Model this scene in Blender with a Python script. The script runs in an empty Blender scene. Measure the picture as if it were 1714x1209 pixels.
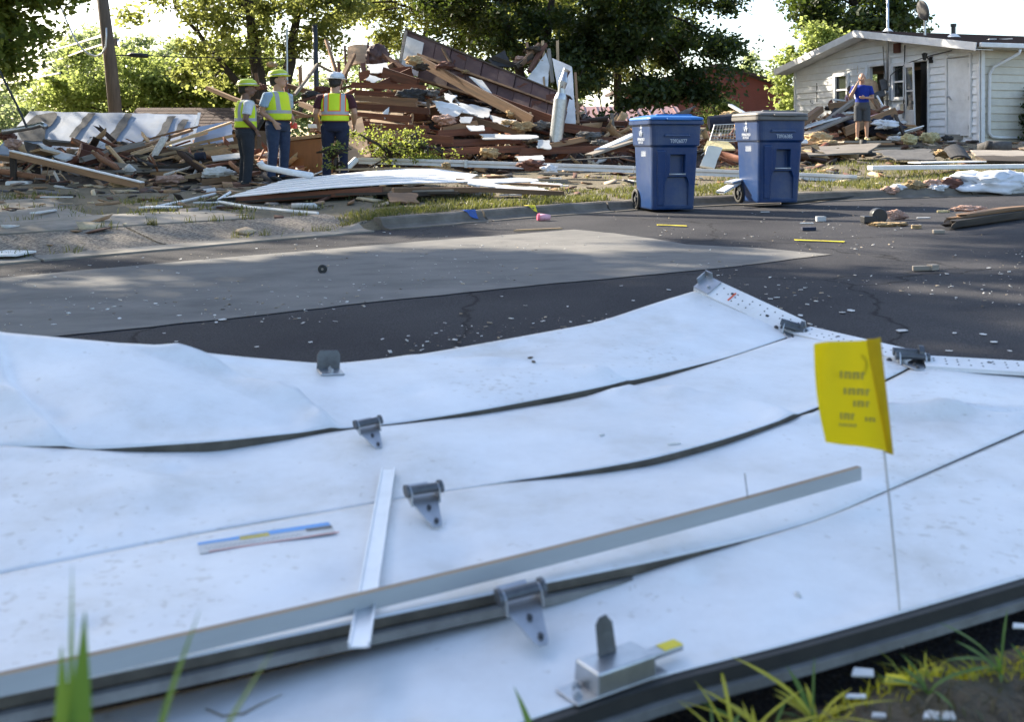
import bpy, bmesh, math, random
import numpy as np
from mathutils import Vector, Matrix, noise

random.seed(7)
rng = np.random.default_rng(7)
SC = bpy.context.scene
COL = SC.collection
PI = math.pi
R = math.radians

# ------------------------------------------------------------------ camera, sky, sun, exposure
F, CX, HY, H = 1714.0, 857.0, 240.0, 0.83      # focal length and horizon in photo pixels, eye height (crouching)
cd = bpy.data.cameras.new('camera'); cam = bpy.data.objects.new('camera', cd); COL.objects.link(cam)
cam.location = (0, 0, H); cam.rotation_euler = (R(90), 0, 0)
cd.sensor_width = 36; cd.lens = 36; cd.shift_y = -(604.5 - HY) / 1714.0
cd.clip_start = 0.05; cd.clip_end = 3000
cd.dof.use_dof = True; cd.dof.focus_distance = 15.5; cd.dof.aperture_fstop = 5.6
SC.camera = cam
SUN_EL, SUN_AZ = R(30), R(-52)                 # azimuth from +Y towards +X
S = Vector((math.sin(SUN_AZ) * math.cos(SUN_EL), math.cos(SUN_AZ) * math.cos(SUN_EL), math.sin(SUN_EL)))
W = bpy.data.worlds.new('World'); SC.world = W; W.use_nodes = True
wn = W.node_tree.nodes; wl = W.node_tree.links
sky = wn.new('ShaderNodeTexSky'); sky.sky_type = 'NISHITA'; sky.sun_disc = False
sky.sun_elevation = SUN_EL; sky.sun_rotation = SUN_AZ; sky.altitude = 100; sky.air_density = 1.0; sky.dust_density = 1.8; sky.ozone_density = 1.2
bg = wn['Background']; bg.inputs['Strength'].default_value = 0.13
wl.new(sky.outputs[0], bg.inputs['Color'])
sd = bpy.data.lights.new('sun', 'SUN'); sun = bpy.data.objects.new('sun', sd); COL.objects.link(sun)
sd.energy = 5.0; sd.angle = R(0.6); sd.color = (1.0, 0.90, 0.74)
sun.rotation_euler = S.to_track_quat('Z', 'Y').to_euler(); sun.location = S * 60
vs = SC.view_settings; vs.view_transform = 'Standard'; vs.look = 'None'; vs.exposure = 1.62; vs.gamma = 1
SC.render.engine = 'CYCLES'
SC.cycles.transparent_max_bounces = 12; SC.cycles.max_bounces = 6; SC.cycles.diffuse_bounces = 3; SC.cycles.glossy_bounces = 2; SC.cycles.transmission_bounces = 4

# ------------------------------------------------------------------ helpers: places
def P(px, py, D):
    return Vector(((px - CX) / F * D, D, H - (py - HY) / F * D))
def zr(x, y=0):
    return 0.022 * (np.clip(x, -14, 22) - 1.8)
def G(px, py, dz=0.0):                           # point on the road seen at a photo pixel
    u, v = (px - CX) / F, (py - HY) / F
    Y = (H + 0.0396 - dz) / (v + 0.022 * u)
    return Vector((u * Y, Y, 0.022 * (u * Y - 1.8) + dz))
_cp = [(-22, -6), (-14, 0.5), (-8, 5.0), (-4.1, 8.2), (-1.47, 10.55), (1.8, 12.98), (6.8, 14.35), (14, 15.7), (30, 17.5), (60, 20), (90, 22)]
def _catmull(p, n=14):
    out = []
    p = [Vector(q) for q in p]
    for i in range(len(p) - 1):
        a = p[max(i - 1, 0)]; b = p[i]; c = p[i + 1]; d = p[min(i + 2, len(p) - 1)]
        for k in range(n):
            t = k / n
            out.append(0.5 * ((2 * b) + (c - a) * t + (2 * a - 5 * b + 4 * c - d) * t * t + (3 * b - a - 3 * c + d) * t ** 3))
    out.append(p[-1])
    return out
CURB = _catmull(_cp)
CA = np.array([[v.x, v.y] for v in CURB])
def sdist(x, y):                                 # signed distance beyond the far kerb line (+ = house side)
    x = np.asarray(x, float); y = np.asarray(y, float)
    p = np.stack([x.ravel(), y.ravel()], 1)
    out = np.empty(len(p)); d = CA[1:] - CA[:-1]; L2 = (d * d).sum(1)
    for k in range(0, len(p), 20000):
        q = p[k:k + 20000, None, :] - CA[None, :-1, :]
        t = np.clip((q * d).sum(2) / L2, 0, 1)
        q = q - t[:, :, None] * d
        dd = np.hypot(q[..., 0], q[..., 1]); i = dd.argmin(1); r = np.arange(len(i))
        cr = d[i, 0] * q[r, i, 1] - d[i, 1] * q[r, i, 0]
        out[k:k + 20000] = dd[r, i] * np.where(cr >= 0, 1, -1)
    return out.reshape(x.shape)
def sstep(a, b, x):
    t = np.clip((np.asarray(x, float) - a) / (b - a), 0, 1)
    return t * t * (3 - 2 * t)
def terr(x, y):
    x = np.asarray(x, float); y = np.asarray(y, float)
    s = sdist(x, y)
    k = 0.028 + 0.019 * sstep(-2, 8, x)
    sp = np.clip(s, 0, 26)
    dr = 1 - sstep(-1.9, -1.3, x)                # driveway dip in the kerb
    lip = sstep(0.0, 0.18, s) * (1 - dr) + sstep(0.0, 1.3, s) * dr
    z = zr(x) + 0.115 * lip + k * sp
    z = z + 0.02 * np.sin(x * 1.3 + y * 0.7) * sstep(0.5, 2, s) + 0.015 * np.sin(x * 3.1 - y * 2.3) * sstep(0.5, 2, s)
    return np.where(s < 0, zr(x) - 0.06, z)
def tz(x, y): return float(terr(x, y))
def GT(px, py, d0=8, d1=60):                     # point on the far-side terrain seen at a pixel
    D = np.linspace(d0, d1, 1500)
    X = (px - CX) / F * D; Z = H - (py - HY) / F * D
    T = np.maximum(terr(X, D), zr(X))
    h = np.nonzero(Z <= T)[0]
    i = h[0] if len(h) else len(D) - 1
    return Vector((X[i], D[i], T[i]))

# ------------------------------------------------------------------ helpers: meshes and objects
def zone(px, py, x0, x1, y0, y1):                # words for a place inside a heap, from its picture place
    h = ['far left', 'left', 'middle', 'right', 'far right'][int(np.clip((px - x0) / (x1 - x0) * 5, 0, 4))]
    v = ['top', 'upper part', 'lower part', 'foot'][int(np.clip((py - y0) / (y1 - y0) * 4, 0, 3))]
    return 'at the %s %s' % (h, v)
def pix(v): return CX + F * v.x / v.y, HY + F * (H - v.z) / v.y
class MB:
    def __init__(s): s.v = []; s.f = []; s.m = []
    def add(s, vs_, fs, mi=0):
        o = len(s.v); s.v += [tuple(v) for v in vs_]
        for f in fs: s.f.append(tuple(i + o for i in f)); s.m.append(mi)
        return s
    def box(s, c, size, rot=None, mi=0, taper=1.0):
        hx, hy, hz = size[0] / 2, size[1] / 2, size[2] / 2
        vs_ = []
        for z in (-1, 1):
            t = taper if z > 0 else 1
            for x, y in ((-1, -1), (1, -1), (1, 1), (-1, 1)):
                v = Vector((x * hx * t, y * hy * t, z * hz))
                if rot is not None: v = rot @ v
                vs_.append(v + Vector(c))
        return s.add(vs_, [(3, 2, 1, 0), (4, 5, 6, 7), (0, 1, 5, 4), (1, 2, 6, 5), (2, 3, 7, 6), (3, 0, 4, 7)], mi)
    def beam(s, a, b, w, h, mi=0, up=(0, 0, 1)):
        a = Vector(a); b = Vector(b); x = (b - a).normalized(); u = Vector(up)
        if abs(x.dot(u)) > 0.97: u = Vector((0, 1, 0))
        y = u.cross(x).normalized(); z = x.cross(y)
        rot = Matrix((x, y, z)).transposed()
        return s.box((a + b) / 2, ((b - a).length, w, h), rot, mi)
    def tube(s, pts, rads, n=10, mi=0, cap=True, side=None, ry=None):
        pts = [Vector(p) for p in pts]; rings = []
        if not hasattr(rads, '__len__'): rads = [rads] * len(pts)
        ref = Vector(side) if side else None
        o = len(s.v)
        for i, p in enumerate(pts):
            t = (pts[min(i + 1, len(pts) - 1)] - pts[max(i - 1, 0)])
            t = t.normalized() if t.length > 1e-9 else Vector((0, 0, 1))
            if ref is None:
                ref = Vector((1, 0, 0)) if abs(t.x) < 0.9 else Vector((0, 1, 0))
            x = (ref - t * ref.dot(t)).normalized(); y = t.cross(x)
            if side is None: ref = x
            rx = rads[i]; r2 = ry[i] if ry else rx
            for k in range(n):
                a = 2 * PI * k / n
                s.v.append(tuple(p + x * math.cos(a) * rx + y * math.sin(a) * r2))
        for i in range(len(pts) - 1):
            for k in range(n):
                a = o + i * n + k; b = o + i * n + (k + 1) % n
                s.f.append((a, b, b + n, a + n)); s.m.append(mi)
        if cap:
            s.f.append(tuple(o + k for k in range(n))[::-1]); s.m.append(mi)
            e = o + (len(pts) - 1) * n
            s.f.append(tuple(e + k for k in range(n))); s.m.append(mi)
        return s
    def ell(s, c, r, n=12, m=8, mi=0, rot=None):
        c = Vector(c); o = len(s.v)
        def q(v):
            v = Vector(v)
            return tuple((rot @ v if rot is not None else v) + c)
        s.v.append(q((0, 0, -r[2])))
        for j in range(1, m):
            a = -PI / 2 + PI * j / m
            for k in range(n):
                b = 2 * PI * k / n
                s.v.append(q((r[0] * math.cos(a) * math.cos(b), r[1] * math.cos(a) * math.sin(b), r[2] * math.sin(a))))
        s.v.append(q((0, 0, r[2])))
        for k in range(n):
            s.f.append((o, o + 1 + (k + 1) % n, o + 1 + k)); s.m.append(mi)
            for j in range(m - 2):
                a = o + 1 + j * n + k; b = o + 1 + j * n + (k + 1) % n
                s.f.append((a, b, b + n, a + n)); s.m.append(mi)
            e = o + 1 + (m - 2) * n
            s.f.append((e + k, e + (k + 1) % n, o + 1 + (m - 1) * n)); s.m.append(mi)
        return s
    def prism(s, poly, z0, z1, mi=0, mat=None):
        n = len(poly)
        vs_ = [Vector((p[0], p[1], z0)) for p in poly] + [Vector((p[0], p[1], z1)) for p in poly]
        if mat is not None: vs_ = [mat @ v for v in vs_]
        fs = [tuple(range(n))[::-1], tuple(range(n, 2 * n))] + [(i, (i + 1) % n, n + (i + 1) % n, n + i) for i in range(n)]
        return s.add(vs_, fs, mi)
    def mesh(s, name):
        me = bpy.data.meshes.new(name); me.from_pydata(s.v, [], s.f)
        me.polygons.foreach_set('material_index', s.m); me.update()
        return me
def np_mesh(name, V, Fc):
    me = bpy.data.meshes.new(name)
    n = len(V); k = Fc.shape[1]; m = len(Fc)
    me.vertices.add(n); me.vertices.foreach_set('co', np.ascontiguousarray(V, dtype=np.float32).ravel())
    me.loops.add(m * k); me.loops.foreach_set('vertex_index', np.ascontiguousarray(Fc, dtype=np.int32).ravel())
    me.polygons.add(m); me.polygons.foreach_set('loop_start', np.arange(0, m * k, k, dtype=np.int32))
    me.polygons.foreach_set('loop_total', np.full(m, k, dtype=np.int32))
    me.update(calc_edges=True)
    return me
def tag(o, label=None, cat=None, group=None, kind=None):
    if label: o['label'] = label
    if cat: o['category'] = cat
    if group: o['group'] = group
    if kind: o['kind'] = kind
    return o
def obj(name, me, mats, parent=None, smooth=False, loc=None, mw=None, bevel=0, **t):
    if isinstance(me, MB): me = me.mesh(name)
    o = bpy.data.objects.new(name, me); COL.objects.link(o)
    if not isinstance(mats, (list, tuple)): mats = [mats]
    if len(me.materials) == 0:
        for m in mats: me.materials.append(m)
    if smooth: me.polygons.foreach_set('use_smooth', [True] * len(me.polygons))
    if parent is not None: o.parent = parent
    if mw is not None: o.matrix_basis = mw
    if loc is not None: o.location = loc
    if bevel:
        b = o.modifiers.new('bevel', 'BEVEL'); b.width = bevel; b.segments = 2; b.limit_method = 'ANGLE'; b.angle_limit = R(40)
    return tag(o, **t)
def empty(name, loc=(0, 0, 0), rz=0, **t):
    o = bpy.data.objects.new(name, None); COL.objects.link(o); o.location = loc; o.rotation_euler = (0, 0, rz)
    o.empty_display_size = 0.1
    return tag(o, **t)
def frame(a, b, up=(0, 0, 1), roll=0):
    a = Vector(a); b = Vector(b); x = (b - a).normalized(); u = Vector(up)
    if abs(x.dot(u)) > 0.97: u = Vector((0, 1, 0.1))
    y = u.cross(x).normalized(); z = x.cross(y)
    m = Matrix((x, y, z)).transposed().to_4x4() @ Matrix.Rotation(roll, 4, 'X')
    m.translation = (a + b) / 2
    return m

# ------------------------------------------------------------------ helpers: materials
def nmat(name):
    m = bpy.data.materials.new(name); m.use_nodes = True
    nt = m.node_tree; return m, nt, nt.nodes, nt.links, nt.nodes['Principled BSDF']
def ramp(n, stops):
    r = n.new('ShaderNodeValToRGB'); e = r.color_ramp.elements
    while len(e) < len(stops): e.new(0.5)
    for i, (p, c) in enumerate(stops):
        e[i].position = p; e[i].color = (*c, 1) if len(c) == 3 else c
    return r
def M(name, c1, c2=None, scale=4.0, rough=0.7, bump=0.15, stretch=(1, 1, 1), rand=0.0, metal=0.0, dirt=None, dirt_amt=0.5, dirt_scale=1.3, fine=0, spec=0.5, coords='Object', bdist=0.01, lo=0.3, hi=0.7):
    m, nt, n, l, b = nmat(name)
    c2 = c2 or tuple(x * 0.75 for x in c1)
    tc = n.new('ShaderNodeTexCoord'); mp = n.new('ShaderNodeMapping'); mp.inputs['Scale'].default_value = stretch
    l.new(tc.outputs[coords], mp.inputs[0])
    vec = mp.outputs[0]
    oi = n.new('ShaderNodeObjectInfo')
    if rand:
        va = n.new('ShaderNodeVectorMath'); va.operation = 'ADD'
        cb = n.new('ShaderNodeCombineXYZ'); mu = n.new('ShaderNodeMath'); mu.operation = 'MULTIPLY'; mu.inputs[1].default_value = 37
        l.new(oi.outputs['Random'], mu.inputs[0])
        for i in range(3): l.new(mu.outputs[0], cb.inputs[i])
        l.new(vec, va.inputs[0]); l.new(cb.outputs[0], va.inputs[1]); vec = va.outputs[0]
    no = n.new('ShaderNodeTexNoise'); no.inputs['Scale'].default_value = scale; no.inputs['Detail'].default_value = 8; no.inputs['Roughness'].default_value = 0.65
    l.new(vec, no.inputs['Vector'])
    rp = ramp(n, [(lo, c1), (hi, c2)]); l.new(no.outputs[0], rp.inputs[0])
    col = rp.outputs[0]
    if dirt:
        d = n.new('ShaderNodeTexNoise'); d.inputs['Scale'].default_value = dirt_scale; d.inputs['Detail'].default_value = 10; d.inputs['Roughness'].default_value = 0.7
        l.new(vec, d.inputs['Vector'])
        dr = ramp(n, [(0.45, (0, 0, 0)), (0.75, (dirt_amt,) * 3)]); l.new(d.outputs[0], dr.inputs[0])
        mx = n.new('ShaderNodeMixRGB'); l.new(dr.outputs[0], mx.inputs[0]); l.new(col, mx.inputs[1]); mx.inputs[2].default_value = (*dirt, 1); col = mx.outputs[0]
    if rand:
        hs = n.new('ShaderNodeHueSaturation'); mr = n.new('ShaderNodeMapRange')
        mr.inputs[3].default_value = 1 - rand; mr.inputs[4].default_value = 1 + rand
        l.new(oi.outputs['Random'], mr.inputs[0]); l.new(mr.outputs[0], hs.inputs['Value']); l.new(col, hs.inputs['Color']); col = hs.outputs[0]
    l.new(col, b.inputs['Base Color'])
    b.inputs['Roughness'].default_value = rough; b.inputs['Metallic'].default_value = metal; b.inputs['Specular IOR Level'].default_value = spec
    if bump:
        hsrc = no.outputs[0]
        if fine:
            fn = n.new('ShaderNodeTexNoise'); fn.inputs['Scale'].default_value = fine; fn.inputs['Detail'].default_value = 4
            l.new(vec, fn.inputs['Vector'])
            ad = n.new('ShaderNodeMath'); ad.operation = 'ADD'; l.new(no.outputs[0], ad.inputs[0]); l.new(fn.outputs[0], ad.inputs[1]); hsrc = ad.outputs[0]
        bp = n.new('ShaderNodeBump'); bp.inputs['Strength'].default_value = bump; bp.inputs['Distance'].default_value = bdist
        l.new(hsrc, bp.inputs['Height']); l.new(bp.outputs[0], b.inputs['Normal'])
    return m
def leafmat(name, stops, trans=0.5, tcol=(0.35, 0.5, 0.05), rough=0.5):
    m, nt, n, l, b = nmat(name)
    g = n.new('ShaderNodeNewGeometry'); rp = ramp(n, stops)
    l.new(g.outputs['Random Per Island'], rp.inputs[0]); l.new(rp.outputs[0], b.inputs['Base Color'])
    b.inputs['Roughness'].default_value = rough; b.inputs['Specular IOR Level'].default_value = 0.35
    t = n.new('ShaderNodeBsdfTranslucent')
    mx = n.new('ShaderNodeMixRGB'); mx.blend_type = 'MIX'; mx.inputs[0].default_value = 0.65
    l.new(rp.outputs[0], mx.inputs[1]); mx.inputs[2].default_value = (*tcol, 1); l.new(mx.outputs[0], t.inputs[0])
    ms = n.new('ShaderNodeMixShader'); ms.inputs[0].default_value = trans
    l.new(b.outputs[0], ms.inputs[1]); l.new(t.outputs[0], ms.inputs[2]); l.new(ms.outputs[0], n['Material Output'].inputs['Surface'])
    return m
def islandmat(name, stops, rough=0.8, scale=30):
    m, nt, n, l, b = nmat(name)
    g = n.new('ShaderNodeNewGeometry'); rp = ramp(n, stops); rp.color_ramp.interpolation = 'CONSTANT'
    l.new(g.outputs['Random Per Island'], rp.inputs[0])
    tc = n.new('ShaderNodeTexCoord'); no = n.new('ShaderNodeTexNoise'); no.inputs['Scale'].default_value = scale; no.inputs['Detail'].default_value = 6
    l.new(tc.outputs['Object'], no.inputs['Vector'])
    mx = n.new('ShaderNodeMixRGB'); mx.blend_type = 'MULTIPLY'; mx.inputs[0].default_value = 0.6
    l.new(rp.outputs[0], mx.inputs[1]); l.new(no.outputs[0], mx.inputs[2])
    br = n.new('ShaderNodeBrightContrast'); br.inputs[1].default_value = 0.0
    hs = n.new('ShaderNodeHueSaturation'); hs.inputs['Value'].default_value = 1.5; l.new(mx.outputs[0], hs.inputs['Color'])
    l.new(hs.outputs[0], b.inputs['Base Color']); b.inputs['Roughness'].default_value = rough
    return m

MT = {}
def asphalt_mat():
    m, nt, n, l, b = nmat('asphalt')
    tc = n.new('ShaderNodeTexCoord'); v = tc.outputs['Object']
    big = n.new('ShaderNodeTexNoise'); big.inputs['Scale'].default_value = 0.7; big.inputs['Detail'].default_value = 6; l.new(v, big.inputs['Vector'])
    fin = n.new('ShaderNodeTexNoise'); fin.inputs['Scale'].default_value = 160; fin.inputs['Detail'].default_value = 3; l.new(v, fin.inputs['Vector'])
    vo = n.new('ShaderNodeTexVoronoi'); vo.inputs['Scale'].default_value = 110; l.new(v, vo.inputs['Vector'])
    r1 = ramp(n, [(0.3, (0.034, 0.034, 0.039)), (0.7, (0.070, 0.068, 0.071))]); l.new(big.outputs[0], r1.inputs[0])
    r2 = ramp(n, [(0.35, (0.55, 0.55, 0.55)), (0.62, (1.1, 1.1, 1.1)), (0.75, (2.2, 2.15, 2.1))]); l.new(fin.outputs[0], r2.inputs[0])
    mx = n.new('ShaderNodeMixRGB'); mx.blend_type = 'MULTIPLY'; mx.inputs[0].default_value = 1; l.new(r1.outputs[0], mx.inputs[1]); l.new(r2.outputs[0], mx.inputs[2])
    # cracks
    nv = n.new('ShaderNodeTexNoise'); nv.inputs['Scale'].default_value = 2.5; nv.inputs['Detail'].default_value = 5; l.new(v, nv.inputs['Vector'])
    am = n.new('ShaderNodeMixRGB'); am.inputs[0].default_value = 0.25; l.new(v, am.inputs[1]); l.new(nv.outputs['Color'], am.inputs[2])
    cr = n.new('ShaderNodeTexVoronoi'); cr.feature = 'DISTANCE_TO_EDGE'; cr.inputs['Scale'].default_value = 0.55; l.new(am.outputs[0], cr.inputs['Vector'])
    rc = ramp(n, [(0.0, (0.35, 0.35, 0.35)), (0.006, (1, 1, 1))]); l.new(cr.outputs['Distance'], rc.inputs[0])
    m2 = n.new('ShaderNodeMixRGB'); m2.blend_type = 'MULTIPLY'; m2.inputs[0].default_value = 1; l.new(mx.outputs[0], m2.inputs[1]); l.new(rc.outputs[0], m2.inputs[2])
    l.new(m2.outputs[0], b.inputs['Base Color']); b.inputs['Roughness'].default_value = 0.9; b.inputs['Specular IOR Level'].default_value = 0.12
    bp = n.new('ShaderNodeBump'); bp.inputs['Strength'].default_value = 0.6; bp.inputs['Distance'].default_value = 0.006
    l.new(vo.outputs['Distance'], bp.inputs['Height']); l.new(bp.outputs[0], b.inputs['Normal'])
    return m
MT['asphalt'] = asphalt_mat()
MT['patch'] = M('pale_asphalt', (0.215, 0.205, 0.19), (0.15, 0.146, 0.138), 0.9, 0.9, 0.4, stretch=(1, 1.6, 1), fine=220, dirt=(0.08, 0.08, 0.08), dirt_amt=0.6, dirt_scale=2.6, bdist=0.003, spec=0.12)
MT['conc'] = M('old_concrete', (0.30, 0.27, 0.23), (0.17, 0.15, 0.125), 3.5, 0.9, 0.4, fine=90, dirt=(0.09, 0.075, 0.05), dirt_amt=0.8, dirt_scale=0.9)
MT['aggr'] = M('exposed_aggregate', (0.32, 0.27, 0.215), (0.06, 0.048, 0.038), 38, 0.9, 0.9, fine=90, dirt=(0.07, 0.06, 0.05), dirt_amt=0.6, lo=0.42, hi=0.6)
MT['curb'] = M('kerb_concrete', (0.19, 0.165, 0.138), (0.10, 0.086, 0.07), 5, 0.9, 0.4, fine=80, dirt=(0.07, 0.06, 0.045), dirt_amt=0.8)
MT['soil'] = M('soil', (0.16, 0.12, 0.08), (0.06, 0.045, 0.03), 9, 0.95, 0.9, fine=60, dirt=(0.07, 0.08, 0.03), dirt_amt=0.7, bdist=0.03)
MT['lawn'] = M('lawn_soil', (0.12, 0.10, 0.062), (0.17, 0.135, 0.09), 1.1, 0.95, 0.8, fine=40, dirt=(0.07, 0.065, 0.03), dirt_amt=0.8, bdist=0.03)
def door_paint():
    m, nt, n, l, b = nmat('door_white_paint')
    tc = n.new('ShaderNodeTexCoord'); v = tc.outputs['Object']
    d1 = n.new('ShaderNodeTexNoise'); d1.inputs['Scale'].default_value = 3.0; d1.inputs['Detail'].default_value = 9; d1.inputs['Roughness'].default_value = 0.7; l.new(v, d1.inputs['Vector'])
    r1 = ramp(n, [(0.36, (0.76, 0.765, 0.77)), (0.52, (0.69, 0.69, 0.69)), (0.72, (0.55, 0.535, 0.505))]); l.new(d1.outputs[0], r1.inputs[0])
    d2 = n.new('ShaderNodeTexNoise'); d2.inputs['Scale'].default_value = 46; d2.inputs['Detail'].default_value = 5; l.new(v, d2.inputs['Vector'])
    cl_ = n.new('ShaderNodeTexNoise'); cl_.inputs['Scale'].default_value = 1.7; cl_.inputs['Detail'].default_value = 3; l.new(v, cl_.inputs['Vector'])
    cm_ = n.new('ShaderNodeMath'); cm_.operation = 'MULTIPLY_ADD'; l.new(cl_.outputs[0], cm_.inputs[0]); cm_.inputs[1].default_value = 0.55; l.new(d2.outputs[0], cm_.inputs[2])
    r2 = ramp(n, [(0.95, (1, 1, 1)), (1.0, (0.82, 0.80, 0.77))]); l.new(cm_.outputs[0], r2.inputs[0])
    mx = n.new('ShaderNodeMixRGB'); mx.blend_type = 'MULTIPLY'; mx.inputs[0].default_value = 1; l.new(r1.outputs[0], mx.inputs[1]); l.new(r2.outputs[0], mx.inputs[2])
    # long faint scratches and rubbed streaks
    mp = n.new('ShaderNodeMapping'); mp.inputs['Rotation'].default_value = (0, 0, 0.5); mp.inputs['Scale'].default_value = (2.2, 55, 20); l.new(v, mp.inputs[0])
    d3 = n.new('ShaderNodeTexNoise'); d3.inputs['Scale'].default_value = 1.6; d3.inputs['Detail'].default_value = 6; d3.inputs['Roughness'].default_value = 0.7; l.new(mp.outputs[0], d3.inputs['Vector'])
    r3 = ramp(n, [(0.66, (1, 1, 1)), (0.74, (0.78, 0.76, 0.72))]); l.new(d3.outputs[0], r3.inputs[0])
    mz = n.new('ShaderNodeMixRGB'); mz.blend_type = 'MULTIPLY'; mz.inputs[0].default_value = 1; l.new(mx.outputs[0], mz.inputs[1]); l.new(r3.outputs[0], mz.inputs[2]); mx = mz
    l.new(mx.outputs[0], b.inputs['Base Color']); b.inputs['Roughness'].default_value = 0.42; b.inputs['Specular IOR Level'].default_value = 0.45
    f = n.new('ShaderNodeTexNoise'); f.inputs['Scale'].default_value = 420; f.inputs['Detail'].default_value = 2; l.new(v, f.inputs['Vector'])
    g = n.new('ShaderNodeTexNoise'); g.inputs['Scale'].default_value = 5; g.inputs['Detail'].default_value = 2; l.new(v, g.inputs['Vector'])
    bp = n.new('ShaderNodeBump'); bp.inputs['Strength'].default_value = 0.25; bp.inputs['Distance'].default_value = 0.002; l.new(f.outputs[0], bp.inputs['Height'])
    b2 = n.new('ShaderNodeBump'); b2.inputs['Strength'].default_value = 0.25; b2.inputs['Distance'].default_value = 0.02; l.new(g.outputs[0], b2.inputs['Height']); l.new(bp.outputs[0], b2.inputs['Normal'])
    l.new(b2.outputs[0], b.inputs['Normal'])
    return m
MT['door'] = door_paint()
MT['dooredge'] = M('door_edge_grime', (0.10, 0.088, 0.068), (0.04, 0.034, 0.027), 18, 0.8, 0.4, stretch=(1, 1, 1))
MT['rail'] = M('dirty_rail', (0.23, 0.23, 0.22), (0.12, 0.115, 0.11), 14, 0.6, 0.2)
MT['rubber'] = M('black_rubber', (0.018, 0.018, 0.018), (0.03, 0.028, 0.025), 20, 0.7, 0.2)
MT['galv'] = M('galvanised_steel', (0.50, 0.52, 0.54), (0.36, 0.37, 0.39), 22, 0.38, 0.1, metal=0.9)
MT['steel'] = M('dark_steel', (0.13, 0.14, 0.15), (0.07, 0.07, 0.075), 25, 0.45, 0.2, metal=0.7)
MT['alu'] = M('aluminium', (0.72, 0.74, 0.76), (0.6, 0.62, 0.64), 10, 0.38, 0.05, metal=0.6)
MT['greyboard'] = M('grey_painted_wood', (0.38, 0.40, 0.41), (0.31, 0.325, 0.33), 8, 0.6, 0.15, stretch=(0.3, 2, 2))
MT['rawedge'] = M('raw_wood_edge', (0.36, 0.27, 0.18), (0.25, 0.18, 0.12), 14, 0.8, 0.2, stretch=(0.2, 2, 2))
MT['white'] = M('white_paint', (0.82, 0.81, 0.80), (0.72, 0.71, 0.69), 6, 0.55, 0.1, dirt=(0.4, 0.37, 0.33), dirt_amt=0.45, rand=0.08)
MT['drywall'] = M('plasterboard', (0.72, 0.71, 0.69), (0.58, 0.57, 0.54), 5, 0.85, 0.15, dirt=(0.33, 0.28, 0.22), dirt_amt=0.6, rand=0.15)
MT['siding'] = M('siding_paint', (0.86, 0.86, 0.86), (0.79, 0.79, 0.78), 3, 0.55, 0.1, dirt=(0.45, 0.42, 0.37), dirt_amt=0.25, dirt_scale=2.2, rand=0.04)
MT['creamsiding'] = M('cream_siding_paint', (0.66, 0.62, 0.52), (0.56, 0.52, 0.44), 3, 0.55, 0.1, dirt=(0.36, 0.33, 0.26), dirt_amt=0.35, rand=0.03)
ws = (0.6, 9, 9)
MT['wood_light'] = M('new_lumber', (0.52, 0.36, 0.20), (0.33, 0.21, 0.11), 3, 0.8, 0.25, stretch=ws, rand=0.3, dirt=(0.2, 0.14, 0.09), dirt_amt=0.6)
MT['wood_red'] = M('old_joist', (0.20, 0.068, 0.03), (0.07, 0.024, 0.013), 3, 0.75, 0.25, stretch=ws, rand=0.35, dirt=(0.05, 0.03, 0.02), dirt_amt=0.7)
MT['wood_mid'] = M('brown_lumber', (0.30, 0.17, 0.085), (0.15, 0.085, 0.045), 3, 0.8, 0.25, stretch=ws, rand=0.35, dirt=(0.09, 0.06, 0.04), dirt_amt=0.7)
MT['wood_grey'] = M('weathered_board', (0.33, 0.29, 0.24), (0.19, 0.16, 0.13), 3, 0.85, 0.25, stretch=ws, rand=0.3, dirt=(0.1, 0.08, 0.06), dirt_amt=0.6)
MT['wood_dark'] = M('charred_wood', (0.06, 0.042, 0.03), (0.02, 0.015, 0.012), 3, 0.85, 0.4, stretch=ws, rand=0.3, dirt=(0.16, 0.12, 0.07), dirt_amt=0.5)
MT['ply'] = M('plywood', (0.46, 0.30, 0.17), (0.32, 0.20, 0.11), 2.5, 0.8, 0.15, stretch=(1, 4, 4), rand=0.2, dirt=(0.2, 0.13, 0.08), dirt_amt=0.5)
MT['cabinet'] = M('orange_brown_veneer', (0.30, 0.12, 0.035), (0.21, 0.08, 0.025), 2, 0.5, 0.05, stretch=(6, 6, 1))
MT['panel'] = M('dark_wall_panelling', (0.045, 0.022, 0.024), (0.11, 0.055, 0.05), 2.2, 0.7, 0.2, stretch=(1, 1, 1), dirt=(0.18, 0.13, 0.11), dirt_amt=0.5)
MT['insul'] = M('tan_insulation', (0.55, 0.40, 0.22), (0.36, 0.24, 0.12), 14, 1.0, 1.0, rand=0.2, fine=50, bdist=0.03)
MT['insul_y'] = M('yellow_insulation', (0.66, 0.58, 0.33), (0.48, 0.40, 0.2), 14, 1.0, 1.0, rand=0.15, fine=50, bdist=0.03)
MT['insul_p'] = M('pink_insulation', (0.62, 0.42, 0.34), (0.42, 0.24, 0.17), 14, 1.0, 1.0, rand=0.2, fine=50, bdist=0.03)
MT['felt'] = M('black_roofing_felt', (0.022, 0.021, 0.022), (0.045, 0.042, 0.04), 9, 0.85, 0.4, rand=0.25)
MT['shingle'] = M('brown_shingles', (0.105, 0.062, 0.05), (0.055, 0.034, 0.03), 16, 0.9, 0.5, fine=70, rand=0.1)
MT['greyfelt'] = M('grey_roof_sheet', (0.12, 0.115, 0.11), (0.065, 0.062, 0.06), 12, 0.9, 0.4, rand=0.2)
MT['glass'] = M('window_glass', (0.03, 0.035, 0.035), (0.015, 0.018, 0.02), 2, 0.06, 0.02, spec=0.8)
MT['dark'] = M('dark_interior', (0.012, 0.012, 0.013), (0.02, 0.018, 0.017), 3, 0.9, 0)
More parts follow.
